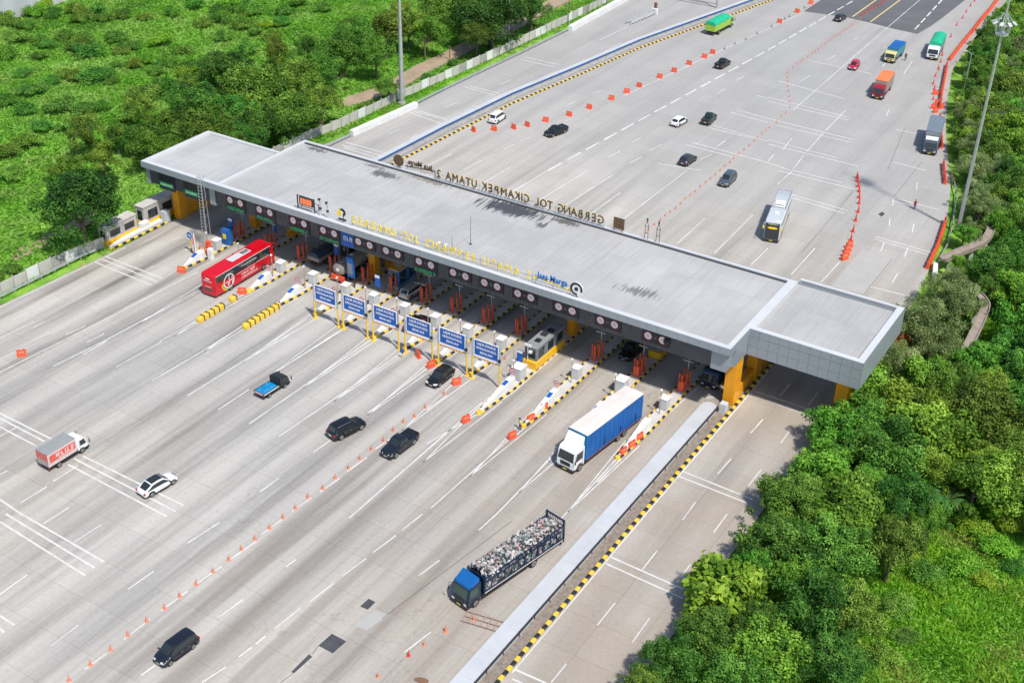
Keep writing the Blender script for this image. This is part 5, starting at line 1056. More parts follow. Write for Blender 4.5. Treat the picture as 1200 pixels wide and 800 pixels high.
for i, (x, y) in enumerate(D['barTop']): pbar(x, y, random.uniform(-.5, .4), 'red-orange barrier in the spaced far row, %s from the white van end' % nth(i), 'spaced red-orange barriers along the far shoulder', 1.0)
for i, (x, y) in enumerate(D['barC']): pbar(x, y, 1.15, 'red barrier at the near end of the large red cone line, %s from the cones' % nth(i), None, 1.2)
for nm_, ds, gl in (('barLine1', 'long red curve at the top right', 'continuous red barriers at the top right'), ('barLine2', 'run above the grey truck', 'red barriers above the grey truck'), ('barLine3', 'line beside the grey truck', 'red barriers beside the grey truck'), ('barLine4', 'curved run near the walkway', 'red barriers near the curved walkway')):
    L_ = D[nm_]
    for i, (x, y) in enumerate(L_):
        a = L_[max(0, i-1)]; c = L_[min(len(L_)-1, i+1)]; rz = math.atan2(c[1]-a[1], c[0]-a[0])+random.uniform(-.12, .12)
        pbar(x, y, rz, 'red barrier in the %s, %s from its top' % (ds, nth(i)), gl, 1.2)
# ------------------------------------------------------------------ vehicles (forward = +Y, centre on the ground)
WM = {}
def wheel_meshes(r, w):
    k = (round(r, 2), round(w, 2))
    if k not in WM:
        t = MB().cyl((-w/2, 0, 0), (w/2, 0, 0), r, n=20).mesh('tyre', M['rubber']); t = bevel(t, .03, 1)
        b = MB().cyl((w/2-.02, 0, 0), (w/2+.012, 0, 0), r*.62, n=16).cyl((-w/2-.012, 0, 0), (-w/2+.02, 0, 0), r*.62, n=16); rm = b.mesh('rim', M['rim'], 40)
        h = MB()
        for i in range(5):
            a = 2*PI*i/5
            for s in (-1, 1): h.cyl((s*(w/2+.0), r*.36*math.cos(a), r*.36*math.sin(a)), (s*(w/2+.02), r*.36*math.cos(a), r*.36*math.sin(a)), r*.11, n=7)
        h.cyl((-w/2-.03, 0, 0), (w/2+.03, 0, 0), r*.14, n=8)
        WM[k] = (t, rm, h.mesh('rim_holes', M['trim']))
    return WM[k]
def wheels(t, pts, r, w):
    a, b, c = wheel_meshes(r, w)
    for x, y in pts:
        o = link('wheel', a, t, (x, y, r)); link('rim', b, o); link('rim_holes', c, o)
def lerp_tab(tab, t):
    return float(np.interp(t, [p[0] for p in tab], [p[1] for p in tab]))
KINDS = {  # hood/belt line, (windscreen base, roof front, roof rear, rear glass base), height of belt, roof
 'suv': dict(belt=[(0, .62), (.03, .80), (.07, .86), (.26, .98), (.9, 1.06), (.97, 1.0), (1, .85)], c=(.25, .40, .90, .975), wf=.175, wr=.80),
 'mpv': dict(belt=[(0, .55), (.03, .74), (.06, .80), (.20, .96), (.9, 1.05), (.97, 1.0), (1, .8)], c=(.18, .36, .92, .985), wf=.18, wr=.80),
 'hatch': dict(belt=[(0, .5), (.03, .68), (.06, .75), (.24, .92), (.88, 1.0), (.97, .95), (1, .75)], c=(.23, .42, .86, .97), wf=.18, wr=.82),
 'fastback': dict(belt=[(0, .5), (.03, .66), (.07, .74), (.26, .92), (.9, .98), (.96, .97), (1, .8)], c=(.24, .42, .74, .97), wf=.17, wr=.81),
 'pickup': dict(belt=[(0, .62), (.03, .82), (.07, .90), (.27, 1.0), (.60, 1.05), (.97, 1.05), (1, .9)], c=(.26, .38, .585, .635), wf=.17, wr=.79)}
def car(x, y, rdeg, kind, col, L, Wd, H, label, cat, group=None, wheelr=.36, bed=None, bedcol=None, roofdark=None, rimw=False, name='parked_car', chrome=False, plate='plate'):
    K = KINDS[kind]; t = empty(name, (x, y, 0.01), rad(rdeg), label, cat, group)
    cb, cf, cr, ce = K['c']; wf, wr = K['wf'], K['wr']; r = wheelr; W2 = Wd/2; ra = r*1.22
    hs = H/1.72
    st = sorted(set([0, .015, .045, .09, wf-ra/L, wf-ra*.7/L, wf-ra*.25/L, wf+ra*.25/L, wf+ra*.7/L, wf+ra/L, cb, (cb+cf)/2, cf, cf+.06, (cf+cr)/2, cr-.04, cr, (cr+ce)/2, ce, wr-ra/L, wr-ra*.7/L, wr-ra*.25/L, wr+ra*.25/L, wr+ra*.7/L, wr+ra/L, .985, 1.0]))
    def wid(t_): return W2*lerp_tab([(0, .74), (.015, .84), (.05, .93), (.12, .985), (.3, 1), (.75, 1), (.92, .97), (.98, .93), (1, .86)], t_)
    def roofz(t_):
        if t_ <= cb or t_ >= ce: return None
        return lerp_tab([(cb, lerp_tab(K['belt'], cb)*hs), (cf, H-.05), (cf+.1, H), (cr-.08, H-.01), (cr, H-.07), (ce, lerp_tab(K['belt'], ce)*hs)], t_)
    rings = []; info = []
    for t_ in st:
        w = wid(t_); bz = lerp_tab(K['belt'], t_)*hs; zb = .24+.10*max(0, (.05-t_)/.05)+.10*max(0, (t_-.95)/.05)
        for q in (wf, wr):
            d = abs(t_-q)*L
            if d < ra: zb = max(zb, r+math.sqrt(ra*ra-d*d)*.93)
        zb = min(zb, bz-.12)
        rz = roofz(t_); in_ = rz is not None
        if not in_: rz = bz+.035; wr_ = w*.62
        else:
            f = (rz-bz)/max(.01, H-bz); wr_ = w*(.90-.16*f)
        mid = zb+(bz-zb)*.55
        half = [(0, zb), (w*.9, zb), (w, min(mid, zb+.10)), (w*1.005, mid), (w*.985, bz-.05), (w*.93, bz+.0), (wr_, rz-.03 if in_ else bz+.02), (wr_*.86, rz+.005), (wr_*.45, rz+.03), (0, rz+.038)]
        rings.append([(a, L/2-t_*L, z) for a, z in half]); info.append((t_, w, bz, rz, wr_, in_))
    b = MB(); nh = 10
    V = []
    for R in rings: V += R+[(-a, c, d) for a, c, d in R[1:-1]][::-1]
    n = nh*2-2; F = []
    for i in range(len(rings)-1):
        for k in range(n): F.append((i*n+k, i*n+(k+1) % n, (i+1)*n+(k+1) % n, (i+1)*n+k))
    F += [tuple(range(n)), tuple(range((len(rings)-1)*n+n-1, (len(rings)-1)*n-1, -1))]
    b.add(V, F); b.ob('body', col, t, 42)
    def P(i, k, s=1): a, c, d = rings[i][k]; return Vector((a*s, c, d))
    idx = {round(q[0], 5): i for i, q in enumerate(info)}
    ib, if_, ir, ie = [min(range(len(st)), key=lambda i: abs(st[i]-q)) for q in (cb, cf, cr, ce)]
    # windscreen and rear window follow the body rings
    def across(i, f, up): # point line across at ring i : k=6 left..right
        return [P(i, 6, -1), P(i, 7, -1), P(i, 8, -1), P(i, 9), P(i, 8), P(i, 7), P(i, 6)]
    def pane(i0, i1, name, u0=.06, u1=.92, mat=None):
        A = across(i0, 0, 0); B = across(i1, 0, 0); bb = MB(); dz = Vector((0, 0, .016))
        rows = []
        for u in (u0, (u0+u1)/2, u1): rows.append([a.lerp(c, u)*1 for a, c in zip(A, B)])
        for r_ in rows:
            c0 = r_[3]
            for j in range(7): r_[j] = c0+(r_[j]-c0)*.93+dz+Vector((0, .012 if i0 < i1 and name == 'windscreen' else -.012, 0))
        for a, c in zip(rows[:-1], rows[1:]):
            for j in range(6): bb.quad(a[j], a[j+1], c[j+1], c[j])
        bb.ob(name, mat or M['glass'], t, 60)
    pane(ib, if_, 'windscreen'); pane(ie, ir, 'rear_window', .18 if kind != 'pickup' else .1, .9)
    for s in (-1, 1):
        lo, hi = [], []
        for i in range(ib, ie+1):
            t_, w, bz, rz, wr_, in_ = info[i]
            a, c = P(i, 5, s), P(i, 6, s)
            if rz-bz < .05 and i not in (ib, ie): continue
            lo.append(a.lerp(c, .10)+Vector((s*.014, 0, .0))); hi.append(a.lerp(c, .84)+Vector((s*.014, 0, 0)))
        # keep clear of the screen edges
        lo[0] = lo[0].lerp(lo[1], .45); hi[0] = lo[0]; lo[-1] = lo[-1].lerp(lo[-2], .35); hi[-1] = lo[-1]
        ymid = L/2-(cf+cr)/2*L
        groups = [[], []]
        for a0, a1, c0, c1 in zip(lo[:-1], lo[1:], hi[:-1], hi[1:]):
            groups[0 if (a0.y+a1.y)/2 > ymid-.02 else 1].append((a0, a1, c1, c0))
        for g in groups:
            if not g: continue
            bb = MB()
            for q in g: bb.quad(*q)
            o = bb.ob('side_window', M['glass'], t)
        if L > 3.9: MB().b2(s*W2*.955-.02, s*W2*.955+.02, ymid-.03, ymid+.03, .3*H, .56*H).ob('door_seam', M['trim'], t) if 0 else None
        # mirror, handles
        b = MB().b2(-.12, .12, -.09, .06, -.08, .08); o = b.ob('door_mirror', M['trim'] if H > 1.4 and not chrome else col, t, loc=(s*(W2+.08), L/2-(cb+.04)*L, lerp_tab(K['belt'], cb)*hs+.08)); bevel(o.data, .03, 1)
        for q in (.5, .68) if kind != 'pickup' else (.48,):
            MB().b2(-.015, .015, -.1, .1, -.018, .018).ob('door_handle', M['chrome'] if chrome else M['trim'], t, loc=(s*(W2+.008), L/2-q*L, .80*hs))
        MB().b2(s*W2-.03, s*W2+.03, -L*.22, L*.2, .2, .32).ob('side_sill', M['trim'], t)
        # lamps
        z = .70*hs
        hl = MB(); hl.add([(s*W2*.40, L/2-.02, z-.06), (s*W2*.86, L/2-.12, z-.05), (s*W2*.90, L/2-.28, z+.08), (s*W2*.42, L/2-.10, z+.05), (s*W2*.40, L/2+.03, z-.08), (s*W2*.84, L/2-.045, z-.06), (s*W2*.955, L/2-.30, z+.06), (s*W2*.44, L/2-.06, z+.075)], [(4, 5, 6, 7), (0, 3, 2, 1), (0, 1, 5, 4), (1, 2, 6, 5), (2, 3, 7, 6), (3, 0, 4, 7)]); hl.ob('headlight', M['lamp'], t)
        z = .86*hs
        MB().b2(s*W2*.80-.12, s*W2*.80+.12, -L/2-.02, -L/2+.12, z-.12, z+.08).ob('tail_light', M['redlamp'], t)
    MB().b2(-W2*.42, W2*.42, L/2-.05, L/2+.025, .50*hs, .66*hs).ob('grille', M['trim'], t)
    MB().b2(-W2*.8, W2*.8, L/2-.1, L/2+.01, .30, .42).ob('lower_grille', M['trim'], t); MB().b2(-W2*.8, W2*.8, -L/2-.01, -L/2+.1, .28, .40).ob('rear_bumper_trim', M['trim'], t)
    MB().b2(-.24, .24, L/2+.02, L/2+.04, .42*hs, .50*hs).ob('number_plate', M[plate], t); MB().b2(-.24, .24, -L/2-.04, -L/2-.0, .62*hs, .72*hs).ob('number_plate', M[plate], t)
    wheels(t, [(s*(W2-.10), L/2-q*L) for q in (wf, wr) for s in (-1, 1)], r, .22)
    MB().b2(-W2*.86, W2*.86, -L/2+.2, L/2-.2, .16, .3).ob('underbody', M['trim'], t)
    if roofdark:
        A = [P(i, k, s) for i in (if_, ir) for k, s in ((7, -1), (9, 1), (7, 1))]
        b = MB(); d = Vector((0, 0, .018)); ii = list(range(if_, ir+1))
        for i, j in zip(ii[:-1], ii[1:]):
            for (k0, s0), (k1, s1) in (((7, -1), (8, -1)), ((8, -1), (9, 1)), ((9, 1), (8, 1)), ((8, 1), (7, 1))): b.quad(P(i, k0, s0)+d, P(i, k1, s1)+d, P(j, k1, s1)+d, P(j, k0, s0)+d)
        b.ob('glass_roof', M['glass'], t, 60)
    if kind in ('suv',) and not roofdark:
        for s in (-1, 1): MB().tube([P(if_+1, 6, s)+Vector((0, 0, .05)), P((if_+ir)//2, 6, s)+Vector((0, 0, .07)), P(ir-1, 6, s)+Vector((0, 0, .05))], .025, 5).ob('roof_rail', M['chrome'] if chrome else M['trim'], t)
    if bed:
        y1 = L/2-(ce+.012)*L; y0 = -L/2+.03; zb = 1.06*hs
        if bed == 'lid': bevel(MB().b2(-W2*.92, W2*.92, y0, y1, zb-.03, zb+.10).ob('bed_lid', bedcol, t).data, .05, 2)
        elif bed == 'open':
            MB().b2(-W2*.84, W2*.84, y0+.1, y1-.02, zb+.0, zb+.015).ob('bed_floor', bedcol, t)
            b = MB()
            for s in (-1, 1): b.b2(s*W2*.9-.05, s*W2*.9+.05, y0, y1, zb-.02, zb+.12)
            b.b2(-W2*.9, W2*.9, y0-.02, y0+.06, zb-.02, zb+.12); b.ob('bed_rim', col, t)
    return t
CC = {k: paint('paint_'+k, c, m) for k, c, m in [('black', (.010, .012, .015), .2), ('navy', (.012, .017, .028), .2), ('white', (.78, .79, .80), 0), ('grey', (.10, .13, .16), .4), ('slate', (.045, .055, .07), .4), ('silver', (.45, .46, .47), .5), ('red', (.55, .015, .05), .1), ('darkgrey', (.03, .035, .036), .3), ('brown', (.10, .07, .06), .3), ('green', (.015, .035, .03), .3)]}
car(-2.75, -55.35, -7, 'fastback', CC['white'], 4.75, 1.85, 1.55, 'white coupe-like crossover with black glass roof driving over the transverse stripes', 'car', roofdark=True, name='car', wheelr=.37)
car(17.75, -73.2, 175, 'mpv', CC['navy'], 4.6, 1.85, 1.72, 'dark blue-black people carrier near the bottom left, facing the camera', 'car', name='car', wheelr=.34, chrome=True)
car(8.4, -34.6, -14, 'suv', CC['black'], 5.0, 1.98, 1.85, 'black sport utility car with silver roof rails and chrome handles seen from its rear corner', 'car', name='car', wheelr=.41, chrome=True)
car(15.85, -33.7, 177, 'pickup', CC['navy'], 5.5, 1.95, 1.82, 'black double-cab pickup with hard bed cover facing the camera beside the cone line', 'pickup', bed='lid', bedcol=CC['black'], name='pickup_truck', wheelr=.41, chrome=True)
car(11.35, -18.6, 180, 'hatch', CC['black'], 4.5, 1.85, 1.62, 'black crossover with white-rimmed grille just leaving the toll lane by the yellow posts', 'car', name='car', wheelr=.36, chrome=True)
car(-5.1, -2.0, 0, 'mpv', CC['silver'], 4.7, 1.85, 1.75, 'silver people carrier passing under the canopy edge', 'car', name='car', roofdark=False)
car(.9, -9.3, 0, 'suv', CC['black'], 4.6, 1.85, 1.72, 'black car half hidden behind the fourth blue lane sign', 'car', name='car')
car(29.2, 1.2, 180, 'suv', CC['black'], 4.8, 1.9, 1.8, 'black car in deep shade under the canopy with bright number plate', 'car', name='car', chrome=True)
car(17.0, 60.8, 183, 'suv', CC['grey'], 4.9, 1.9, 1.75, 'blue-grey estate car facing the camera right of the winding cones', 'car', name='car', wheelr=.36, chrome=True)
car(7.5, 64.7, -2, 'hatch', CC['slate'], 4.5, 1.85, 1.6, 'dark grey hatchback left of the winding cones above the roof letters', 'car', name='car')
car(-1.8, 80.5, -3, 'hatch', CC['white'], 4.4, 1.8, 1.55, 'white hatchback driving away beside the dark brown pickup', 'car', name='car')
car(2.4, 84.9, 6, 'pickup', CC['green'], 4.9, 1.85, 1.75, 'dark green and brown open pickup driving away next to the white hatchback', 'pickup', bed='open', bedcol=CC['brown'], name='pickup_truck')
car(-8.4, 115.4, -2, 'pickup', CC['black'], 4.8, 1.85, 1.75, 'black open pickup driving away near the end of the spaced barriers', 'pickup', bed='open', bedcol=CC['darkgrey'], name='pickup_truck')
car(-18.7, 62.6, 166, 'pickup', CC['black'], 5.0, 1.9, 1.7, 'black open-top pickup with long bonnet facing the camera near the spaced barriers', 'pickup', bed='open', bedcol=CC['darkgrey'], name='pickup_truck')
car(-31.2, 61.9, 4, 'mpv', CC['white'], 4.5, 1.8, 1.9, 'small white van parked beside the striped kerb of the far divider', 'van', name='van')
car(1.1, 161.8, -2, 'hatch', CC['slate'], 4.4, 1.8, 1.55, 'dark hatchback on the edge of the asphalt at the top', 'car', name='car')
car(15.2, 131.2, 187, 'hatch', CC['red'], 4.3, 1.75, 1.5, 'crimson hatchback facing the camera at the upper right', 'car', name='car')
def truck_cab(t, yf, Wd, H, Lc, col, glass='glass', bumper='trim', plate='plateyel', lights=True, bonnet=0):
    """cab-over cab: yf front y, Lc depth"""
    W2 = Wd/2; y1 = yf; y0 = yf-Lc; zb = .55
    prof = [(y0, zb), (y1-.02, zb), (y1+.03, zb+.25), (y1, H*.46), (y1-.30, H*.86), (y1-.55, H*.97), (y0+.1, H), (y0, H-.05)]
    b = MB().side(prof, -W2, W2); o = b.ob('cab', col, t); bevel(o.data, .09, 2)
    zA, zB = H*.50, H*.84
    def fy(z): return y1-.30*(z-H*.46)/(H*.40)
    q = MB(); q.quad((-W2*.88, fy(zA)+.025, zA), (W2*.88, fy(zA)+.025, zA), (W2*.80, fy(zB)+.025, zB), (-W2*.80, fy(zB)+.025, zB)); q.ob('windscreen', M[glass], t)
    w = MB(); w.tube([(-.6, fy(zA)+.05, zA), (-.1, fy(zA+.25)+.05, zA+.3)], .015, 4).tube([(.1, fy(zA)+.05, zA), (.6, fy(zA+.25)+.05, zA+.3)], .015, 4); w.ob('wiper', M['trim'], t)
    for s in (-1, 1):
        q = MB(); x = s*(W2+.014); q.quad((x, y1-.22, zA+.02), (x, y0+.45, zA+.05), (x, y0+.45, zB), (x, y1-.42, zB)); q.ob('side_window', M[glass], t)
        MB().b2(s*(W2+.0)-.012, s*(W2+.0)+.012, y0+.36, y0+.40, zb+.05, H*.9).ob('door_seam', M['trim'], t)
        if lights:
            MB().b2(s*W2*.72-.17, s*W2*.72+.17, y1-.0, y1+.06, zb+.1, zb+.32).ob('headlight', M['lamp'], t)
        m = MB().tube([(s*W2, y1-.05, zB), (s*(W2+.22), y1+.12, zB-.02), (s*(W2+.22), y1+.12, zA+.1)], .02, 5).ob('mirror_arm', M['trim'], t)
        bevel(MB().b2(s*(W2+.22)-.09, s*(W2+.22)+.09, y1+.07, y1+.15, zA+.02, zA+.48).ob('mirror', M['trim'], t).data, .02, 1)
        MB().b2(s*W2-.06*(s > 0)-.0, s*W2+.06*(s < 0)+.0, y1-.95-.0, y1-.1, .35, zb+.05).ob('step', M['trim'], t)
    bevel(MB().b2(-W2, W2, y1-.25, y1+.10, .30, .62).ob('bumper', M[bumper], t).data, .05, 1)
    MB().b2(-W2*.55, W2*.55, y1+.0, y1+.045, zb+.38, H*.44).ob('grille', M['trim'], t)
    MB().b2(-.26, .26, y1+.10, y1+.12, .38, .52).ob('number_plate', M[plate], t)
def chassis(t, y0, y1, Wd, axles, r=.5, z=.75, col='trim'):
    MB().b2(-.45, .45, y0, y1, z-.25, z+.05).ob('chassis', M[col], t)
    for y in axles:
        wheels(t, [(s*(Wd/2-.16), y) for s in (-1, 1)], r, .3)
        for s in (-1, 1):
            b = MB(); n = 8
            for i in range(n):
                a0, a1 = PI*i/n, PI*(i+1)/n; rr = r*1.18; x0, x1 = s*(Wd/2-.34), s*(Wd/2+.0)
                b.quad((x0, y+rr*math.cos(a0), r+rr*math.sin(a0)), (x1, y+rr*math.cos(a0), r+rr*math.sin(a0)), (x1, y+rr*math.cos(a1), r+rr*math.sin(a1)), (x0, y+rr*math.cos(a1), r+rr*math.sin(a1)))
            b.ob('mudguard', M['trim'], t)
    for s in (-1, 1):
        MB().b2(s*(Wd/2-.05)-.03, s*(Wd/2-.05)+.03, axles[-1]+r*1.5, axles[0]-r*1.6, .55, .65).b2(s*(Wd/2-.05)-.03, s*(Wd/2-.05)+.03, axles[-1]+r*1.5, axles[0]-r*1.6, .8, .88).ob('side_guard', M['trim'], t)
    MB().b2(-.5, -.95 if 0 else -.5+.9, y0+(y1-y0)*.45, y0+(y1-y0)*.55, .45, .9).ob('fuel_tank', M['steel'], t)
    for s in (-1, 1): MB().b2(s*Wd*.38-.12, s*Wd*.38+.12, y0-.03, y0+.02, z-.2, z-.05).ob('tail_light', M['redlamp'], t)
    MB().b2(-Wd*.45, Wd*.45, y0-.02, y0+.08, .42, .56).ob('rear_bumper', M['trim'], t)
# big blue curtain truck
t = empty('truck', (35.65, -19.6, 0), rad(173), 'big truck with white cab and deep blue curtain sides leaving the toll lanes', 'truck')
Wd = 2.75; yf = 7.0
truck_cab(t, yf, 2.6, 3.25, 2.1, CC['white'], bumper='trim')
bevel(MB().side([(yf-1.0, 3.15), (yf-2.0, 3.15), (yf-2.15, 4.35), (yf-2.0, 4.4)], -1.2, 1.2).ob('roof_deflector', CC['white'], t).data, .12, 2)
chassis(t, -7.0, 5.6, Wd, [yf-1.15, -2.1, -3.4], .52)
M['curtain'] = pm('blue_curtain', (.004, .105, .36), .7, 0, .15, .5, dirt=(.03, .13, .32), bump=.5)
MB().b2(-Wd/2, Wd/2, -7.1, yf-2.35, 1.0, 4.45).ob('cargo_box', M['curtain'], t)
b = MB(); b.add([(-Wd/2-.03, -7.13, 4.45), (Wd/2+.03, -7.13, 4.45), (Wd/2+.03, yf-2.3, 4.45), (-Wd/2-.03, yf-2.3, 4.45), (-Wd/2-.03, -7.13, 4.52), (Wd/2+.03, -7.13, 4.52), (Wd/2+.03, yf-2.3, 4.52), (-Wd/2-.03, yf-2.3, 4.52), (0, -7.13, 4.58), (0, yf-2.3, 4.58)], [(0, 1, 5, 8, 4), (2, 3, 7, 9, 6), (1, 2, 6, 5), (3, 0, 4, 7), (5, 6, 9, 8), (4, 8, 9, 7)]); b.ob('cargo_roof', M['tarpwhite'], t)
sm = MB().b2(-.015, .015, -.025, .025, 1.02, 4.4).mesh('curtain_seam', M['signblue'])
for k in range(12):
    for s in (-1, 1): link('curtain_seam', sm, t, (s*(Wd/2+.012), -6.6+k*.95, 0))
for k in range(3):
    MB().b2(-.05, .05, -.06, .06, 1.3, 2.2).ob('strap_buckle', M['trim'], t, loc=(-(Wd/2+.02), -5.6+k*3.3, 0)); 
MB().b2(-Wd/2-.04, Wd/2+.04, -7.1, yf-2.4, .9, 1.02).ob('lower_rail', pm('dull_red_rail', (.22, .07, .07), .6, 0, .2, 2), t); MB().b2(-Wd/2-.03, Wd/2+.03, yf-2.35, yf-2.28, 1.0, 4.5).ob('headboard', M['tarpblue'], t)
# waste truck
t = empty('truck', (38.75, -45.4, 0), rad(168), 'dark blue truck with an open rack heaped with mixed white, black and pink waste', 'truck')
navy = paint('paint_deepblue', (.008, .028, .07), .2); lb = paint('paint_royalblue', (.01, .13, .40), .2)
yf = 7.3; Wd = 2.55
truck_cab(t, yf, 2.45, 3.0, 2.0, navy, 'glassgreen')
b = MB(); b.add([(-1.15, yf-.35, 2.82), (1.15, yf-.35, 2.82), (1.2, yf-1.75, 3.6), (-1.2, yf-1.75, 3.6), (-1.15, yf-.4, 2.62), (1.15, yf-.4, 2.62), (1.2, yf-1.8, 3.0), (-1.2, yf-1.8, 3.0)], [(0, 1, 2, 3), (4, 7, 6, 5), (0, 4, 5, 1), (2, 6, 7, 3), (1, 5, 6, 2), (3, 7, 4, 0)]); bevel(b.ob('roof_deflector', lb, t).data, .08, 2)
chassis(t, -7.2, 5.6, Wd, [yf-1.2, -2.6], .5)
MB().b2(-Wd/2, Wd/2, -7.2, 4.9, .95, 1.12).ob('load_floor', navy, t)
b = MB()
for k in range(13):
    y = -7.15+k*1.0
    for s in (-1, 1): b.b2(s*Wd/2-.05, s*Wd/2+.05, y-.05, y+.05, 1.1, 3.0)
setp(b.ob('rack_post', navy, t), kind='stuff')
for s in (-1, 1):
    for z in (1.2, 2.45, 2.95): MB().b2(s*(Wd/2+.01)-.06, s*(Wd/2+.01)+.06, -7.2, 4.9, z, z+.14).ob('rack_rail', navy, t)
    MB().b2(s*(Wd/2+.05)-.03, s*(Wd/2+.05)+.03, -7.2, 4.9, 1.08, 1.16).ob('pale_edge', M['tarpwhite'], t)
MB().b2(-Wd/2, Wd/2, 4.85, 4.98, 1.1, 3.2).ob('headboard', navy, t)
b = MB()
for s in (-1, 1): b.b2(s*Wd/2-.09, s*Wd/2+.09, -7.35, -7.15, .8, 3.75)
b.b2(-Wd/2, Wd/2, -7.33, -7.17, 3.6, 3.75); b.b2(-Wd/2, Wd/2, -7.3, -7.2, 2.9, 3.0)
for k in range(7): x = -Wd/2+Wd*k/7; b.tube([(x, -7.25, 3.0), (x+Wd/7, -7.25, 3.6)], .035, 4)
b.ob('tail_frame', navy, t)
wm = [pm('waste_white', (.50, .48, .47), .6, 0, .2, 5), pm('waste_black', (.045, .045, .048), .6, 0, .3, 5), pm('waste_pink', (.50, .38, .37), .6, 0, .2, 5), pm('waste_grey', (.24, .26, .27), .6, 0, .2, 5), pm('waste_red', (.45, .05, .10), .6, 0, .2, 5), pm('waste_green', (.09, .17, .14), .6, 0, .2, 5)]
b = MB(); rr = random.Random(5)
MBox = MB().b2(-Wd/2+.1, Wd/2-.1, -7.0, 4.7, 1.15, 2.7)
MBox.ob('load_core', wm[1], t)
for i in range(1500):
    x = rr.uniform(-Wd/2+.12, Wd/2-.12); y = rr.uniform(-7.0, 4.7); top = 3.05+.62*math.cos(x/Wd*PI)*(1+.25*math.sin(y*1.7))-(.5 if y < -6 else 0)
    z = top-rr.random()**2*.3; s = rr.uniform(.09, .34); b.mi = rr.choices(range(6), (8, 8, 3, 6, .5, 1.5))[0]
    a = Vector((rr.uniform(-1, 1), rr.uniform(-1, 1), rr.uniform(-.6, .6))).normalized(); c = a.cross(Vector((rr.uniform(-1, 1), rr.uniform(-1, 1), 1))).normalized(); n_ = a.cross(c)
    o = Vector((x, y, z)); a = a*s*rr.uniform(.7, 1.6); c = c*s*rr.uniform(.3, .9); n_ = n_*s*.35
    b.add([o+a+n_, o+c+n_, o-a*.8+n_, o-c+n_, o+a*.6-n_, o+c*.8-n_, o-a-n_, o-c*.7-n_], [(0, 1, 2, 3), (7, 6, 5, 4), (0, 4, 5, 1), (1, 5, 6, 2), (2, 6, 7, 3), (3, 7, 4, 0)])
for i in range(420):
    s = -1 if i % 3 else 1; x = s*(Wd/2-.12); y = rr.uniform(-7, 4.7); z = rr.uniform(1.3, 2.8); b.mi = rr.choices(range(6), (2, 9, 1, 5, .3, 3))[0]; q = rr.uniform(.08, .22)
    b.box((x, y, z), (.14, q*2, q*1.6), rr.uniform(-.5, .5))
setp(b.ob('waste_load', wm, t), kind='stuff')
# small box truck
t = empty('truck', (-16.0, -57.3, 0), rad(-1), 'small box truck with white cab and red lettering on its grey sides at the left', 'truck')
truck_cab(t, 2.8, 1.85, 2.25, 1.55, CC['white'], bumper='trim', plate='plate'); chassis(t, -2.9, 2.3, 1.95, [1.9, -1.55], .38, .62)
M['boxside'] = pm('pinkish_box_side', (.62, .52, .50), .6, 0, .08, 1.2, dirt=(.45, .36, .34)); M['redprint'] = pm('red_print', (.62, .10, .08), .6, 0, .15, 2)
MB().b2(-1.0, 1.0, -3.0, 1.1, .85, 2.65).ob('cargo_box', M['boxside'], t)
MB().b2(-1.03, 1.03, -3.03, 1.13, 2.65, 2.7).ob('cargo_roof', pm('grey_box_roof', (.30, .31, .31), .6, .1, .1, 1), t)
rm = MB().b2(-1.0, 1.0, -.03, .03, 2.7, 2.73).mesh('roof_rib', M['steel'])
for k in range(7): link('roof_rib', rm, t, (0, -2.7+k*.58, 0))
for s in (-1, 1):
    MB().b2(s*1.01-.012, s*1.01+.012, -2.75, .95, 1.35, 2.3).ob('red_panel', M['redprint'], t)
    o = link('lettering', strokes_mesh(2.6, .45, M['signwhite'], 51), t, (s*1.03, -.55, 1.92), s*PI/2); link('lettering', strokes_mesh(2.2, .22, M['signwhite'], 52), t, (s*1.03, -.5, 1.52), s*PI/2)
MB().b2(-.95, .95, -3.03, -3.0, 1.3, 2.6).ob('red_panel', M['redprint'], t); MB().b2(-.03, .03, -3.06, -3.03, .9, 2.6).b2(-.5, -.46, -3.06, -3.03, .9, 2.6).b2(.46, .5, -3.06, -3.03, .9, 2.6).ob('door_bar', M['steel'], t); MB().b2(-.85, .85, -3.04, -3.02, .95, 1.6).ob('door_panel', M['concrete'], t)
# blue-tarp pickup
t = empty('pickup_truck', (-5.15, -32.7, 0), rad(-3), 'small dark grey pickup with a bright blue tarpaulin over its bed', 'pickup')
truck_cab(t, 2.3, 1.68, 1.88, 1.75, CC['darkgrey'], plate='plate'); chassis(t, -2.3, 2, 1.72, [1.45, -1.35], .31, .58)
MB().b2(-.86, .86, -2.4, .35, .62, .78).ob('bed_floor', CC['darkgrey'], t)
for s in (-1, 1): MB().b2(s*.86-.03, s*.86+.03, -2.4, .35, .72, 1.08).ob('bed_side', CC['darkgrey'], t); MB().b2(s*.895-.01, s*.895+.01, -2.35, .3, .86, .98).ob('white_stripe', M['signwhite'], t)
MB().b2(-.86, .86, -2.44, -2.38, .72, 1.08).ob('tailgate', pm('maroon_tailgate', (.2, .03, .04), .5, 0, .1, 2), t); MB().b2(-.7, .7, -2.46, -2.44, .86, .98).ob('white_stripe', M['signwhite'], t)
b = MB(); nx, ny = 10, 14; V = []; F = []
for j in range(ny+1):
    for i in range(nx+1):
        u, v = i/nx, j/ny; x = -.84+1.68*u; y = -2.38+2.68*v; e = min(u, 1-u, v, 1-v)
        V.append((x, y, .98+.32*min(1, e*5)+.07*math.sin(9*u+4*v)*math.sin(7*v)+random.uniform(-.015, .015)))
for j in range(ny):
    for i in range(nx): a = j*(nx+1)+i; F.append((a, a+1, a+nx+2, a+nx+1))
b.add(V, F); b.ob('tarpaulin', M['tarpblue'], t, 40)
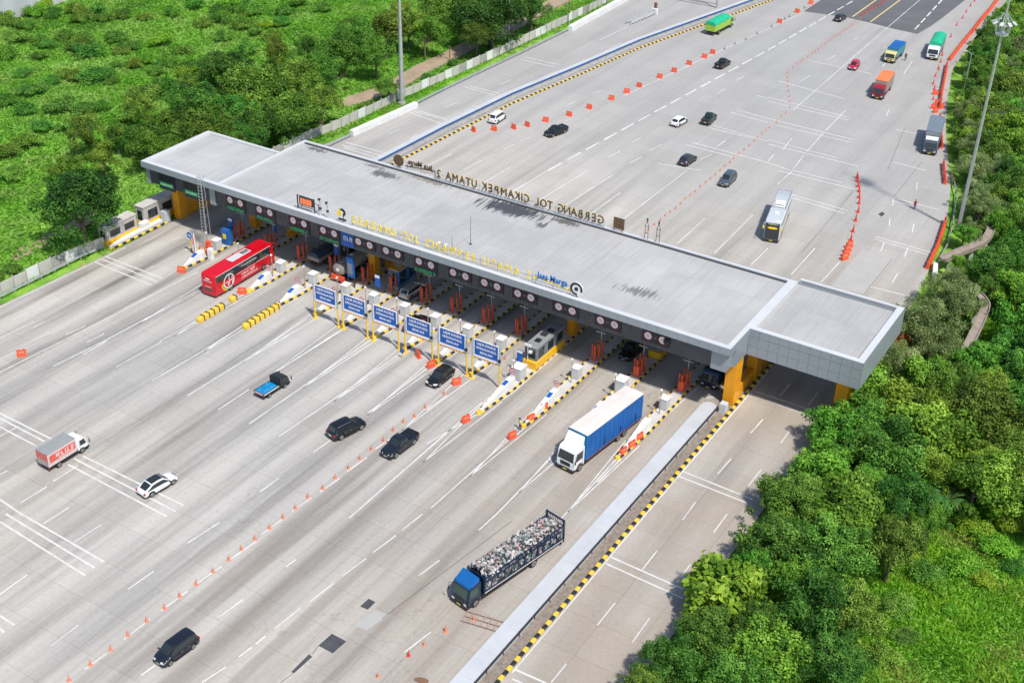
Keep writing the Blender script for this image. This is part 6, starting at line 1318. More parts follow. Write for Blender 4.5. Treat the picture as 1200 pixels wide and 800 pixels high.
MB().b2(-.8, .8, .38, .44, 1.0, 1.95).ob('cab_guard', M['trim'], t)
# buses
def bus(x, y, rdeg, L, Wd, H, body, label, style):
    t = empty('bus', (x, y, 0), rad(rdeg), label, 'bus'); W2 = Wd/2; y1 = L/2; y0 = -L/2
    prof = [(y0+.05, .32), (y1-.1, .32), (y1, .6), (y1-.02, 1.3), (y1-.28, H-.35), (y1-.5, H-.04), (y1-1.0, H), (y0+.35, H), (y0+.1, H-.12), (y0, H-.6), (y0, .8)]
    bevel(MB().side(prof, -W2, W2).ob('body', body, t).data, .12, 3)
    for s in (-1, 1):
        x = s*(W2+.012); q = MB()
        ys = np.linspace(y1-1.0, y0+.45, 9)
        zt = H-.40; zb = H-1.62
        for k, (a, c) in enumerate(zip(ys[:-1], ys[1:])):
            MB().quad((x, a, zb-(.25 if k == 0 else 0)), (x, c, zb+(.25 if k == 7 else 0)), (x, c, zt), (x, a, zt)).ob('side_window', M['glass'], t)
        MB().b2(x-.01, x+.012, y0+.4, y1-.9, zt+.02, zt+.08).ob('window_trim', M['signwhite'], t)
        MB().b2(x-.015, x+.012, y0+1.0, y1-.6, .32, .40).ob('skirt_trim', M['trim'], t)
        m = MB().tube([(s*W2*.8, y1-.25, H-.3), (s*(W2+.15), y1+.25, H-.35), (s*(W2+.15), y1+.3, H-.9)], .04, 5).ob('mirror_arm', body, t); bevel(MB().b2(s*(W2+.15)-.12, s*(W2+.15)+.12, y1+.25, y1+.35, H-1.3, H-.75).ob('mirror', M['trim'] if style == 'red' else M['signyel'], t).data, .03, 1)
        MB().b2(s*W2*.7-.22, s*W2*.7+.22, y1-.02, y1+.03, .75, 1.0).ob('headlight', M['lamp'], t)
        MB().b2(s*W2*.8-.14, s*W2*.8+.14, y0-.02, y0+.03, .9, 1.3).ob('tail_light', M['redlamp'], t)
    q = MB(); q.quad((-W2*.92, y1+.03, 1.35), (W2*.92, y1+.03, 1.35), (W2*.86, y1-.245, H-.42), (-W2*.86, y1-.245, H-.42)); q.ob('windscreen', M['glass'], t)
    MB().b2(-W2*.9, W2*.9, y1-.05, y1+.035, .62, 1.32).ob('front_panel', M['glass'] if style == 'white' else body, t)
    MB().b2(-W2*.98, W2*.98, y1-.3, y1+.06, .28, .5).ob('bumper', M['trim'], t); MB().b2(-.3, .3, y1+.06, y1+.08, .34, .46).ob('number_plate', M['plateyel'], t)
    wheels(t, [(s*(W2-.14), yy) for yy in (y1-2.6, y0+3.3) for s in (-1, 1)], .5, .3)
    for yy in (y1-2.6, y0+3.3):
        for s in (-1, 1):
            b = MB(); disc2 = []; n = 16
            for i in range(n+1): a = PI*i/n; disc2.append((s*(W2+.005), yy+.62*math.cos(a), .42+.62*math.sin(a)))
            b.add(disc2, [tuple(range(n+1))]); b.ob('wheel_arch', M['trim'], t)
    return t
busred = paint('paint_busred', (.60, .004, .016), .1, .3)
t = bus(-29.0, -12.6, 1, 13.2, 2.5, 3.75, busred, 'bright red coach with large white ring logo entering a toll lane at the left', 'red')
L = 13.2; W2 = 1.25; H = 3.75
bevel(MB().b2(-.75, .55, -1.8, 2.4, H, H+.12).ob('roof_hatch', M['lightgrey'], t).data, .05, 1)
bevel(MB().b2(-1.0, 1.0, 2.6, 5.2, H, H+.2).ob('air_conditioner', busred, t).data, .08, 2)
vm = MB().b2(-.42, .34, -.12, .12, H+.125, H+.15).mesh('roof_vent', M['trim'])
for k in range(4): link('roof_vent', vm, t, (0, .9+k*.38, 0))
for s in (-1, 1):
    rz = s*PI/2; b = MB(); ring(b, 0, 0, 0, .98, 1.12, 36, .01); o = b.ob('ring_logo', M['signwhite'], t, loc=(s*(W2+.035), -3.6, 1.72)); o.rotation_euler = (0, 0, rz)
    b = MB().b2(.0, .1, -.012, 0, -.95, .95).b2(.1, .95, -.012, 0, -.08, .05).b2(.62, .74, -.012, 0, -.8, .55).b2(-.75, -.1, -.012, 0, -.12, 0).b2(-.28, -.18, -.012, 0, -.8, 0); o = b.ob('logo_strokes', M['signwhite'], t, loc=(s*(W2+.045), -3.6, 1.72)); o.rotation_euler = (0, 0, rz)
    for k, (mt, dy, dz) in enumerate(((M['signyel'], -1.35, 0), (M['tarpgreen'], -1.15, -.15), (M['orange'], -1.5, -.3))):
        b = MB(); n = 8
        for i in range(n):
            f0, f1 = i/n, (i+1)/n; r0 = 1.25+.16*k; w0, w1 = .16*math.sin(PI*f0)+.01, .16*math.sin(PI*f1)+.01; a0, a1 = PI*(1.02+.45*f0), PI*(1.02+.45*f1)
            P = [(r0-w0, a0), (r0+w0, a0), (r0+w1, a1), (r0-w1, a1)]; b.quad(*[(s*(W2+.016+.003*k), -3.6+r*math.cos(a)*1, 1.9+r*math.sin(a)) for r, a in P])
        b.ob('swoosh_stripe', mt, t)
    link('lettering', strokes_mesh(3.0, .3, M['signwhite'], 56), t, (s*(W2+.02), .6, 1.5), rz); link('lettering', strokes_mesh(3.2, .2, M['signwhite'], 54), t, (s*(W2+.02), .9, 1.05), rz); link('lettering', strokes_mesh(3.4, .22, M['lamp'], 55), t, (s*(W2+.022), .9, H-.95), rz)
    for k, (a, c, z) in enumerate(((-1.8, 2.2, 1.92), (-2.2, 3.6, 1.28), (-1.0, 2.6, .82), (2.4, 5.3, 2.05))): MB().b2(s*(W2+.018)-.004, s*(W2+.018)+.004, a, c, z, z+.05).ob('side_stripe', M['redcloth'] if k == 1 else M['signwhite'], t)
b = MB().b2(-.35, .35, -L/2-.03, -L/2-.01, H-.85, H-.65).b2(-.8, .8, -L/2-.03, -L/2-.01, H-1.15, H-1.08).b2(-.6, .6, -L/2-.03, -L/2-.01, 1.7, 1.75); b.ob('rear_lettering', M['signwhite'], t); MB().b2(-.7, .7, -L/2-.02, -L/2, 1.0, 1.5).ob('rear_grille', CC['brown'], t)
MB().b2(-W2*.9, W2*.9, -L/2-.02, -L/2+.05, H-.55, H-.3).ob('rear_visor', busred, t)
buswhite = paint('paint_buswhite', (.55, .59, .62), .1, .3)
t = bus(30.7, 49.6, 193, 12.6, 2.5, 3.7, buswhite, 'pale grey-white coach with dark windscreen facing the camera beyond the canopy', 'white')
L = 12.6; H = 3.7
b = MB()
for s in (-1, 1): b.b2(s*1.12-.07, s*1.12+.07, -L/2+.3, 1.0, H, H+.18)
b.b2(-1.12, 1.12, -L/2+.25, -L/2+.4, H, H+.18); b.b2(-1.12, 1.12, .9, 1.0, H, H+.16); b.ob('roof_frame', M['steel'], t)
bevel(MB().b2(-.8, .8, -1.6, .7, H, H+.22).ob('air_conditioner', M['white'], t).data, .05, 1)
fm = MB().cyl((0, 0, H+.22), (0, 0, H+.26), .16, n=12).mesh('fan', M['trim'])
for k in range(4): link('fan', fm, t, (-.55+.37*k, .3, 0))
bevel(MB().b2(-.35, .35, 2.6, 3.4, H, H+.12).ob('roof_hatch', M['white'], t).data, .05, 1)
b = MB(); ring(b, 0, 0, 0, .1, .62, 16, .01); o = b.ob('gold_emblem', M['signyel'], t, loc=(0, L/2-.02, 2.55)); o.rotation_euler = (-.12, 0, PI); o.scale = (1.3, 1, .3)
link('lettering', strokes_mesh(1.5, .2, M['signwhite'], 53), t, (0, L/2-.17, 3.12), PI)
# other trucks
def cargo_truck(x, y, rdeg, label, L, Wd, Hc, Lc, cabc, boxm, H, top=None, topname='tarpaulin', rounded=False, openb=False, z0=1.0, extra=None, plate='plateyel', glass='glass'):
    t = empty('truck', (x, y, 0), rad(rdeg), label, 'truck'); yf = L/2
    truck_cab(t, yf, Wd-.1, Hc, Lc, cabc, glass, plate=plate); chassis(t, -L/2, yf-.8, Wd, [yf-1.05, -L/2+1.9]+([-L/2+3.1] if L > 9.4 else []), .46)
    y0, y1 = -L/2, yf-Lc-.15; zs = H-(.7 if top and rounded else .0)
    MB().b2(-Wd/2, Wd/2, y0, y1, z0, zs).ob('cargo_box', boxm, t)
    rb_ = MB().b2(-.03, .03, -.03, .03, z0+.05, zs-.02).mesh('side_rib', boxm)
    for k in range(int((y1-y0)/.8)):
        for s in (-1, 1): link('side_rib', rb_, t, (s*(Wd/2+.01), y0+.4+.8*k, 0))
    if top:
        if rounded:
            n = 10; ny = 12; V = []; F = []
            for j in range(ny+1):
                for i in range(n+1):
                    a = PI*i/n; e = min(1, min(j, ny-j)/1.2+.35); yy = y0-.05+(y1-y0+.1)*j/ny
                    V.append((-(Wd/2+.05)*math.cos(a)*(.95 if .1 < i/n < .9 else 1), yy, zs-.15+(.95*math.sin(a)**.7)*(.75+.25*e)+random.uniform(-.03, .03)))
            for j in range(ny):
                for i in range(n): a = j*(n+1)+i; F.append((a, a+1, a+n+2, a+n+1))
            F += [tuple(range(n+1)), tuple(range(ny*(n+1)+n, ny*(n+1)-1, -1))]
            MB().add(V, F).ob(topname, top, t, 50)
        else: bevel(MB().b2(-Wd/2-.04, Wd/2+.04, y0-.04, y1+.04, zs, zs+.12).ob(topname, top, t).data, .04, 1)
    return t
lime = paint('paint_lime', (.34, .55, .05), .1); teal = paint('paint_teal', (.02, .28, .34), .1); cream = paint('paint_cream', (.72, .62, .28), .1); dred = paint('paint_darkred', (.35, .01, .03), .1); woodm = pm('slatted_cargo_side', (.34, .28, .24), .8, 0, .2, 2); greybox = pm('grey_box_side', (.22, .25, .27), .5, .1, .08, .8); greyroof = pm('blue_grey_box_roof', (.17, .21, .25), .5, .1, .06, .5)
t = cargo_truck(-19.2, 137.6, -3, 'lime truck with rounded emerald green tarpaulin against the far divider', 9.4, 2.6, 2.7, 1.8, lime, lime, 3.3, M['tarpgreen'], rounded=True)
wheels(t, [(1.35, -2.9)], .5, .4)
cargo_truck(20.3, 142.4, 182, 'cream and teal tipper truck with a deep blue cover, heading to the toll gate', 8.0, 2.4, 2.4, 1.7, cream, teal, 2.7, M['curtain'], rounded=False)
cargo_truck(25.1, 119.7, 185, 'dark red truck with bright orange tarpaulin', 8.6, 2.45, 2.7, 1.8, dred, woodm, 3.35, M['tarporange'])
cargo_truck(26.9, 150.8, 188, 'white truck with a rounded green tarpaulin at the upper right', 10.0, 2.6, 2.8, 2.0, CC['white'], CC['silver'], 3.6, M['tarpgreen'], rounded=True)
cargo_truck(41.7, 98.4, 191, 'grey box truck with white cab roof beside the trees at the right road edge', 10.6, 2.6, 2.75, 2.1, CC['grey'], greybox, 3.75, greyroof, 'cargo_roof')
MB().b2(-1.1, 1.1, 3.35, 4.95, 2.76, 2.95).ob('white_cab_roof', CC['white'], [o for o in bpy.data.objects if o.get('label', '').startswith('grey box truck')][0])
cargo_truck(41.6, 3.0, 180, 'dark blue truck in deep shade in the last toll lane', 8.0, 2.4, 2.7, 1.8, navy, navy, 3.6, M['curtain'])
t = cargo_truck(-22.4, .2, 0, 'truck with a wrinkled navy tarpaulin entering the shade behind the second crash block', 7.5, 2.2, 2.2, 1.6, dred, woodm, 2.5, pm('navy_tarpaulin', (.035, .05, .09), .6, 0, .2, 2, bump=.8), rounded=True)
t = empty('tanker_truck', (-16.2, .9, 0), 0, 'dusty beige tanker with red rear frame driving into the shade', 'tanker')
truck_cab(t, 6.2, 2.4, 2.8, 1.9, dred); chassis(t, -6.2, 5, 2.5, [5.0, -3.2, -4.5], .5)
b = MB(); n = 20; ys = [-6.3, -6.1, -5.7, 3.6, 3.9]; rs = [.55, .9, 1.0, 1.0, .7]; V = []; F = []
for yy, r_ in zip(ys, rs): V += [(1.2*r_*math.cos(2*PI*i/n), yy, 2.15+1.0*r_*math.sin(2*PI*i/n)) for i in range(n)]
for j in range(4): F += [(j*n+i, j*n+(i+1) % n, (j+1)*n+(i+1) % n, (j+1)*n+i) for i in range(n)]
F += [tuple(range(n)), tuple(range(5*n-1, 4*n-1, -1))]; b.add(V, F); b.ob('tank', M['tank'], t, 40)
MB().b2(-.35, .35, -5.5, 3.2, 3.1, 3.18).b2(-.25, .25, -3, -2.4, 3.15, 3.4).b2(-.25, .25, 0, .6, 3.15, 3.4).ob('catwalk', M['steel'], t); b = MB(); disc(b, 0, -6.3, 2.2, .28, 16, .04); b.ob('white_disc', M['signwhite'], t)
MB().b2(-1.2, 1.2, -6.45, -6.2, .5, 1.25).ob('red_rear_frame', M['redplastic'], t)
# ------------------------------------------------------------------ people
def person(x, y, rz, label, shirt, trousers, hat=None, pose=0):
    t = empty('person', (x, y, 0), rz, label, 'person'); h = 1.75
    V = {'pel': (0, 0, .95), 'ch': (0, .0, 1.25), 'nk': (0, .01, 1.47), 'hd': (0, .03, 1.62), 'top': (0, .02, 1.73)}
    pts = [(0, 0, .95), (0, .01, 1.2), (0, .0, 1.40), (0, .01, 1.50), (0, .02, 1.60), (0, .02, 1.70)]; rad_ = [.145, .14, .16, .055, .095, .085]
    E = [(0, 1), (1, 2), (2, 3), (3, 4), (4, 5)]
    for s in (-1, 1):
        b0 = len(pts); st = .12*s*(1 if pose else .4)
        pts += [(s*.09, 0, .88), (s*.11, st+.03, .48), (s*.12, st*1.6-.02, .08), (s*.13, st*1.6+.12, .04)]; rad_ += [.095, .07, .05, .045]; E += [(0, b0), (b0, b0+1), (b0+1, b0+2), (b0+2, b0+3)]
        b0 = len(pts); pts += [(s*.20, 0, 1.39), (s*.27, -.02, 1.12), (s*.25, .12*(1+pose), .92), (s*.24, .19*(1+pose), .88)]; rad_ += [.06, .045, .033, .03]; E += [(2, b0), (b0, b0+1), (b0+1, b0+2), (b0+2, b0+3)]
    me = bpy.data.meshes.new('body'); me.from_pydata(pts, E, []); o = link('body', me, t)
    md = o.modifiers.new('skin', 'SKIN'); 
    for v, r in zip(me.skin_vertices[0].data, rad_): v.radius = (r, r)
    me.skin_vertices[0].data[0].use_root = True; ss = o.modifiers.new('sub', 'SUBSURF'); ss.levels = ss.render_levels = 1
    bpy.context.view_layer.update()
    m2 = bpy.data.meshes.new_from_object(o.evaluated_get(bpy.context.evaluated_depsgraph_get())); o.modifiers.clear(); o.data = m2
    m2.materials.clear()
    for m in (M['skin'], shirt, trousers, M['trim']): m2.materials.append(m)
    for p in m2.polygons:
        c = p.center; p.material_index = 3 if c.z < .12 else (2 if c.z < .93 else (1 if (c.z < 1.46 and not (abs(c.x) > .2 and c.z < 1.1)) else 0)); p.use_smooth = True
    if hat:
        b = MB(); b.cyl((0, .02, 1.66), (0, .02, 1.80), .12, .07, 12).cyl((0, .06, 1.66), (0, .06, 1.68), .16, n=12); b.ob('cap', hat, t, 40)
    else: MB().cyl((0, .0, 1.66), (0, -.01, 1.80), .105, .06, 12).ob('hair', M['trim'], t, 40)
    return t
p = person(25.9, -22.3, 2.4, 'worker in a lime safety vest and dark trousers standing between the red barriers', M['vest'], M['cloth'], M['trim'])
MB().b2(-.17, .17, -.13, -.11, 1.15, 1.2).ob('reflective_band', M['signwhite'], p)
person(47.5, 68.9, 3.6, 'person in a red top and dark trousers walking alone on the upper right concrete', M['redcloth'], M['cloth'], None, 1)

person(22.9, 142.2, 3.4, 'figure in dark clothing standing right of the cream and teal tipper truck', M['cloth'], M['cloth'], M['trim'])
# ------------------------------------------------------------------ masts, lamps, gantry leg, attenuator, walkway, warehouse
def mast(x, y, h, label, r0=.42, head=True, zc=None):
    t = empty('high_mast', (x, y, gh(x, y)), 0, label, 'mast'); h0 = h-gh(x, y)
    MB().cyl((0, 0, 0), (0, 0, h0), r0, r0*.45, 14).ob('shaft', M['steel'], t, 40)
    MB().cyl((0, 0, 0), (0, 0, .5), r0*1.5, n=12).ob('foot', M['concrete'], t)
    if head:
        b = MB(); n = 14
        b.cyl((0, 0, zc), (0, 0, zc+.25), 1.0, n=12).cyl((0, 0, zc+1.2), (0, 0, zc+1.4), .55, n=10); b.ob('head_ring', M['steel'], t)
        for k in range(8):
            a = 2*PI*k/8; c, s = math.cos(a), math.sin(a)
            o = MB().tube([(c*.9, s*.9, zc+.1), (c*1.3, s*1.3, zc+2.0), (c*.3, s*.3, zc+3.2)], .07, 5).ob('lamp_arm', M['steel'], t)
            q = MB().box((0, 0, 0), (.75, .5, .16)).ob('floodlight', M['lightgrey'], o, loc=(c*1.5, s*1.5, zc+1.9)); q.rotation_euler = (0, .5, a)
mast(56.0, 64.6, 41.0, 'very tall grey mast with a ring of floodlights rising from the right-hand trees', .31, True, 33.0)
mast(D['mastL'][0], D['mastL'][1], 24.5, 'tall grey mast standing beside the white barrier at the left carriageway', .5, False)
def lamp_post(x, y, h, label, arm=-1.6, name='street_lamp'):
    t = empty(name, (x, y, gh(x, y)), 0, label, 'street lamp'); MB().cyl((0, 0, 0), (0, 0, h), .11, .07, 8).tube([(0, 0, h), (arm*.6, 0, h+.4), (arm, 0, h+.45)], .05, 6).ob('pole', M['steel'], t, 50); bevel(MB().box((arm-.3, 0, h+.42), (.8, .3, .14)).ob('lamp_head', M['lightgrey'], t).data, .03, 1)
lamp_post(D['lampUL'][0], D['lampUL'][1], 12.5, 'slim grey lamp post beyond the panel fence at the upper left', -1.4)
lamp_post(39.6, 127.0, 9.5, 'thin pale lamp post in front of the trees at the upper right', -1.0)
for p, l in ((D['pole_small'][0], 'short dark post with a crossbar beside the dirt path'), ): 
    t = empty('post', (p[0], p[1], 0), 0, l, 'post'); MB().cyl((0, 0, 0), (0, 0, 3.4), .09, n=6).b2(-.5, .5, -.05, .05, 3.1, 3.2).ob('shaft', M['rust'], t)
for k, (x, y) in enumerate(((-50.2, 122), (-49.8, 131), (-49.4, 139))): 
    t = empty('wire_pole', (x, y, 0), 0, 'thin wire pole behind the panel fence near the top, %s from the dark tree' % nth(k), 'pole', 'thin poles behind the fence'); MB().cyl((0, 0, 0), (0, 0, 5.5), .07, n=6).ob('shaft', M['darksteel'], t)
t = empty('gantry', (-26.8, 153, 0), 0, 'grey sign gantry leg with a long rail at the top edge beside the blue pipe', 'gantry')
MB().cyl((0, 0, 0), (0, 0, 7.5), .22, n=10).ob('leg', M['steel'], t, 40); MB().b2(-12, 0, -.08, .08, 1.9, 2.1).b2(-12, 0, -.08, .08, .9, 1.0).ob('rail', M['rust'], t); MB().b2(-9, .3, -.2, .2, 6.8, 7.2).ob('beam', M['steel'], t)
t = empty('crash_cushion', (-37.6, 134, 0), rad(-6), 'pale V-shaped crash cushion rails standing on the left carriageway at the top', 'crash cushion'); b = MB()
for s in (-1, 1):
    for z in (.35, .75): b.b2(s*.6-.05, s*.6+.05, -5, 6, z, z+.25)
    for k in range(9): b.b2(s*.6-.1, s*.6+.1, -5+k*1.35, -4.85+k*1.35, 0, 1.0)
b.ob('rails', M['concblue'], t); MB().b2(-.7, .7, 5.6, 6.4, 0, 1.3).ob('nose', M['concwhite'], t); MB().b2(-.35, .35, 6.2, 6.5, 1.3, 2.6).ob('marker_board', M['rust'], t)
t = empty('iron_grate', (40.9, -53.1, 0), rad(10), 'rusty openwork iron frame lying on the road below the trash truck', 'iron frame'); b = MB()
for k in range(8): b.b2(-2.4+k*.68, -2.33+k*.68, -.75, .75, .12, .2)
for y in (-.75, 0, .72): b.b2(-2.4, 2.45, y-.035, y+.035, .2, .27)
for k in range(8):
    for y in (-.7, .7): b.b2(-2.39+k*.68, -2.34+k*.68, y-.03, y+.03, 0, .3)
b.ob('frame', pm('faded_pinkish_iron', (.40, .27, .22), .8, 0, .2, 4), t)
t = empty('manhole_cover', (39.9, -63.0, .0), rad(20), 'oval dark manhole cover near the bottom edge left of the barrier', 'manhole cover'); o = MB().cyl((0, 0, .004), (0, 0, .03), .62, n=20).ob('cover', M['rust'], t); o.scale = (1.2, .6, 1)
# walkway / drain channel
def walkway(pts, label, z=2.2, w=1.15):
    t = empty('elevated_channel', (0, 0, 0), 0, label, 'elevated channel'); P = [Vector(p) for p in pts]
    Q = []
    for i in range(len(P)-1):
        for k in range(3): Q.append(P[i].lerp(P[i+1], k/3))
    Q.append(P[-1])
    for s in range(3): Q = [Q[0]]+[(Q[i-1]+Q[i]*2+Q[i+1])/4 for i in range(1, len(Q)-1)]+[Q[-1]]
    ribbon(Q, w, z-.35, z).ob('deck', M['walkway'], t)
    def off(d): return [Vector((p.x+(Q[min(i+1, len(Q)-1)]-Q[max(i-1, 0)]).normalized().y*d, p.y-(Q[min(i+1, len(Q)-1)]-Q[max(i-1, 0)]).normalized().x*d)) for i, p in enumerate(Q)]
    for d in (-w/2, w/2): ribbon(off(d), .16, z-.5, z+.22).ob('edge_beam', M['walkway'], t)
    for i in range(2, len(Q)-1, 5): MB().b2(-.22, .22, -.22, .22, -3.2, z-.35).ob('support', M['concwhite'], t, loc=(Q[i].x, Q[i].y, 0))
walkway(D['walk1'], 'curved brown elevated channel hooking round through the trees, the upper one')
walkway(D['walk2'], 'straight brown elevated channel between pale and dark trees, the lower one')
t = empty('white_block', (57.0, 48.2, 0), rad(15), 'white concrete end block where the curved channel meets the road', 'block'); bevel(MB().b2(-.35, .35, -2.2, 1.6, 0, 1.1).ob('block_body', M['concwhite'], t).data, .04, 1)
guard_rail([(57.6, 44.5), (56.6, 50.5), (56.2, 58), (54.8, 66), (51.8, 79), (48.9, 86)], 'curved guard rail at the upper right between the red barriers and trees')
(x0, y0), (x1, y1) = D['whouse']; d = Vector((x1-x0, y1-y0, 0)); LW = d.length*3; d.normalize()
t = empty('warehouse', (x0-d.x*20, y0-d.y*20, 0), math.atan2(-d.x, d.y), 'pale rust-streaked warehouse wall at the top-left corner', 'building')
wm_ = pm('rust_streaked_wall', (.50, .52, .54), .8, 0, .12, .25, dirt=(.40, .30, .22))
MB().b2(-18, 0, 0, LW, -.5, 8.5).ob('wall', wm_, t); rf = MB(); rf.side([(0-.4, 8.5), (LW+.4, 8.5), (LW+.4, 8.8), (-.4, 8.8)], -18.5, .6); rf.ob('roof', M['roof'], t)
for k in range(int(LW/6)): MB().b2(0, .12, k*6+2.9, k*6+3.1, 0, 8.4).ob('wall_pilaster', M['rust'] if k % 3 == 0 else wm_, t)
# brushy dead trunk beside the fence
t = empty('dead_trunk', (-56.0, 39.5, 0), 0, 'ragged dark dead trunk with hanging wires beside the dirt path', 'tree stump'); b = MB(); b.tube([(0, 0, 0), (.2, 0, 3), (-.2, .2, 6)], .5, 8)
for k in range(26): a = random.uniform(0, 6.3); b.cyl((.3*math.cos(a), .3*math.sin(a), random.uniform(2, 6)), (1.2*math.cos(a), 1.2*math.sin(a), random.uniform(.5, 6.6)), .06, .02, 4)
b.ob('trunk', M['wood'], t)
# ------------------------------------------------------------------ vegetation
def leaf_cloud(blobs, per, size, seed, flat=.0, up=.35, ar=.55, under=.35):
    """thousands of small leaf faces on many uneven clumps; tint varies per clump and per leaf, plus painted top light"""
    r = np.random.default_rng(seed); Vs = []; Ts = []
    for (cx, cy, cz, br) in blobs:
        n = max(8, int(per*br*br)); d = r.normal(size=(n, 3)); d /= np.linalg.norm(d, axis=1)[:, None]
        k = d[:, 2] < -under; d[k, 2] *= -1
        rr = br*(.62+.42*r.random(n))*(1+.18*np.sin(5*d[:, 0]+cx)*np.cos(4*d[:, 1]+cy)); p = np.array([cx, cy, cz])+d*rr[:, None]*np.array([1, 1, 1-flat])
        nrm = d+r.normal(size=(n, 3))*.55; nrm[:, 2] += up; nrm /= np.linalg.norm(nrm, axis=1)[:, None]
        a = np.cross(nrm, r.normal(size=(n, 3))); a /= np.linalg.norm(a, axis=1)[:, None]; b = np.cross(nrm, a)
        s = size*(.6+.8*r.random(n))[:, None]
        Vs.append(np.stack([p-a*s, p-b*s*ar+nrm*s*.12, p+a*s, p+b*s*ar+nrm*s*.12], 1)); 
        Ts.append(np.clip(r.normal(.5+.2*r.normal(), .2, n)+.12*(d[:, 2]-.2), 0, 1))  # upward-facing leaves get a lighter tint, imitating light from above
    V = np.concatenate(Vs).reshape(-1, 3); Tn = np.concatenate(Ts); return V, Tn
def quads_mesh(name, V, Tn, mat):
    nq = len(V)//4; me = bpy.data.meshes.new(name); me.vertices.add(nq*4); me.vertices.foreach_set('co', V.astype(np.float32).ravel())
    me.loops.add(nq*4); me.loops.foreach_set('vertex_index', np.arange(nq*4, dtype=np.int32)); me.polygons.add(nq)
    me.polygons.foreach_set('loop_start', np.arange(0, nq*4, 4, dtype=np.int32)); me.polygons.foreach_set('loop_total', np.full(nq, 4, dtype=np.int32))
    at = me.attributes.new('tint', 'FLOAT', 'FACE'); at.data.foreach_set('value', Tn.astype(np.float32)); me.materials.append(mat); me.update(); me.validate(); return me
def crown_blobs(seed, R, nb, br, flat, irr=.25, core=.5):
    r = np.random.default_rng(seed); o = []
    lobes = [(math.cos(a)*R*.28, math.sin(a)*R*.28, r.uniform(-.1, .25)*R) for a in r.uniform(0, 6.28, 4)]
    for i in range(nb):
        d = r.normal(size=3); d /= np.linalg.norm(d); d[2] = abs(d[2])*1.0-.28 if r.random() < .85 else d[2]
        l = lobes[r.integers(4)]; rr = R*(core+(1-core)*r.random()**.6)*(1+irr*r.normal()*.6)*.78
        o.append((l[0]+d[0]*rr, l[1]+d[1]*rr, (l[2]+d[2]*rr)*flat, br*R*(.6+.8*r.random())))
    return o
def trunk_mesh(seed, R, H, blobs, flat):
    r = random.Random(seed); b = MB(); k = max(.12, R*.055)
    b.cyl((0, 0, -1), (R*.04, 0, H*.55), k*1.3, k*.9, 8); b.cyl((R*.04, 0, H*.55), (0, R*.05, H), k*.9, k*.5, 8)
    for c in r.sample(blobs, min(9, len(blobs))):
        z0 = H*r.uniform(.45, .8); m_ = (c[0]*.5, c[1]*.5, z0+(H+c[2]-z0)*.6); b.cyl((R*.03, 0, z0), m_, k*.5, k*.32, 6); b.cyl(m_, (c[0]*1.04, c[1]*1.04, H+c[2]*1.04), k*.32, k*.1, 5)
    return b.mesh('trunk', M['wood'], 50)
SPEC = {  # nb, blob r, flat, leaf size (m at R=4), density, irr, H/R, material, leaf aspect
 'dark': (74, .23, .82, .14, 270, .28, 1.05, 'dark', .5), 'mid': (62, .24, .85, .15, 240, .38, 1.1, 'mid', .5), 'olive': (56, .25, .50, .15, 260, .30, 1.15, 'olive', .45),
 'deep': (84, .21, .80, .135, 290, .26, 1.0, 'deep', .5),
 'tall': (40, .26, 1.25, .15, 220, .35, 1.35, 'tall', .5), 'broad': (66, .23, .95, .16, 215, .42, 1.0, 'broad', .6), 'dense': (70, .22, .95, .14, 270, .42, 1.0, 'dense', .5),
 'bigleaf': (40, .28, .95, .34, 60, .3, 1.1, 'bigleaf', .7), 'pale': (76, .19, .9, .12, 330, .40, 1.1, 'pale', .35), 'flower': (34, .26, .9, .15, 220, .3, 1.1, 'flower', .5)}
PROTO = {}
def proto(kind, v):
    k = (kind, v)
    if k not in PROTO:
        nb, br, fl, ls, dn, irr, hr, mt, ar = SPEC[kind]; R = 4.0; seed = (sorted(SPEC).index(kind)*7+v*31+5)
        bl = crown_blobs(seed, R, nb, br, fl, irr); V, Tn = leaf_cloud(bl, dn, ls, seed, up=.35, ar=ar, under=.8 if kind in ('broad', 'dense', 'bigleaf') else .4)
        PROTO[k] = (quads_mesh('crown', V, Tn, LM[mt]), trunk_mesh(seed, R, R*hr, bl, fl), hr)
    return PROTO[k]
def tree(x, y, R, kind, label, group=None, zc=5.0, v=None):
    me, tr, hr = proto(kind, random.randrange(3) if v is None else v); s = R/4.0; g = gh(x, y); h = zc-g
    t = empty('tree', (x, y, g), random.uniform(0, 6.28), label, 'tree', group); zs = s*random.uniform(.92, 1.1)
    o = link('crown', me, t, (0, 0, h)); o.scale = (s*random.uniform(.95, 1.08), s*random.uniform(.95, 1.08), zs)
    q = link('trunk', tr, t); q.scale = (s, s, h/(4.0*hr))
    return t
KW = {'deep': 'big very dark', 'dark': 'dark round', 'mid': 'mid-green', 'olive': 'olive spreading', 'tall': 'upright slender', 'broad': 'bright broad-leaved', 'dense': 'dense deep-green', 'bigleaf': 'large-leaved', 'pale': 'pale feathery', 'flower': 'reddish'}
def where_left(x, y):
    if y < -5: return 'near the roadside booths'
    if y < 30: return 'behind the left end of the canopy'
    if y < 60: return 'between canopy corner and dirt path'
    if y < 95: return 'in the row above the dirt path'
    return 'left of the carriageway near the top'
def where_right(x, y):
    if y < -30: return 'beside the ramp at bottom right'
    if y < 5: return 'beside the ramp below the canopy corner'
    if y < 40: return 'between canopy and lower channel'
    if y < 75: return 'around the curved channel and mast'
    if y < 110: return 'beside the grey box truck'
    return 'at the top-right behind the red barrier'
cnt = {}
def uniq(pre, wh):
    k = (pre, wh); cnt[k] = cnt.get(k, 0)+1
    return '%s %s tree from the road, %s' % (nth(cnt[k]-1), pre, wh)
TL = []
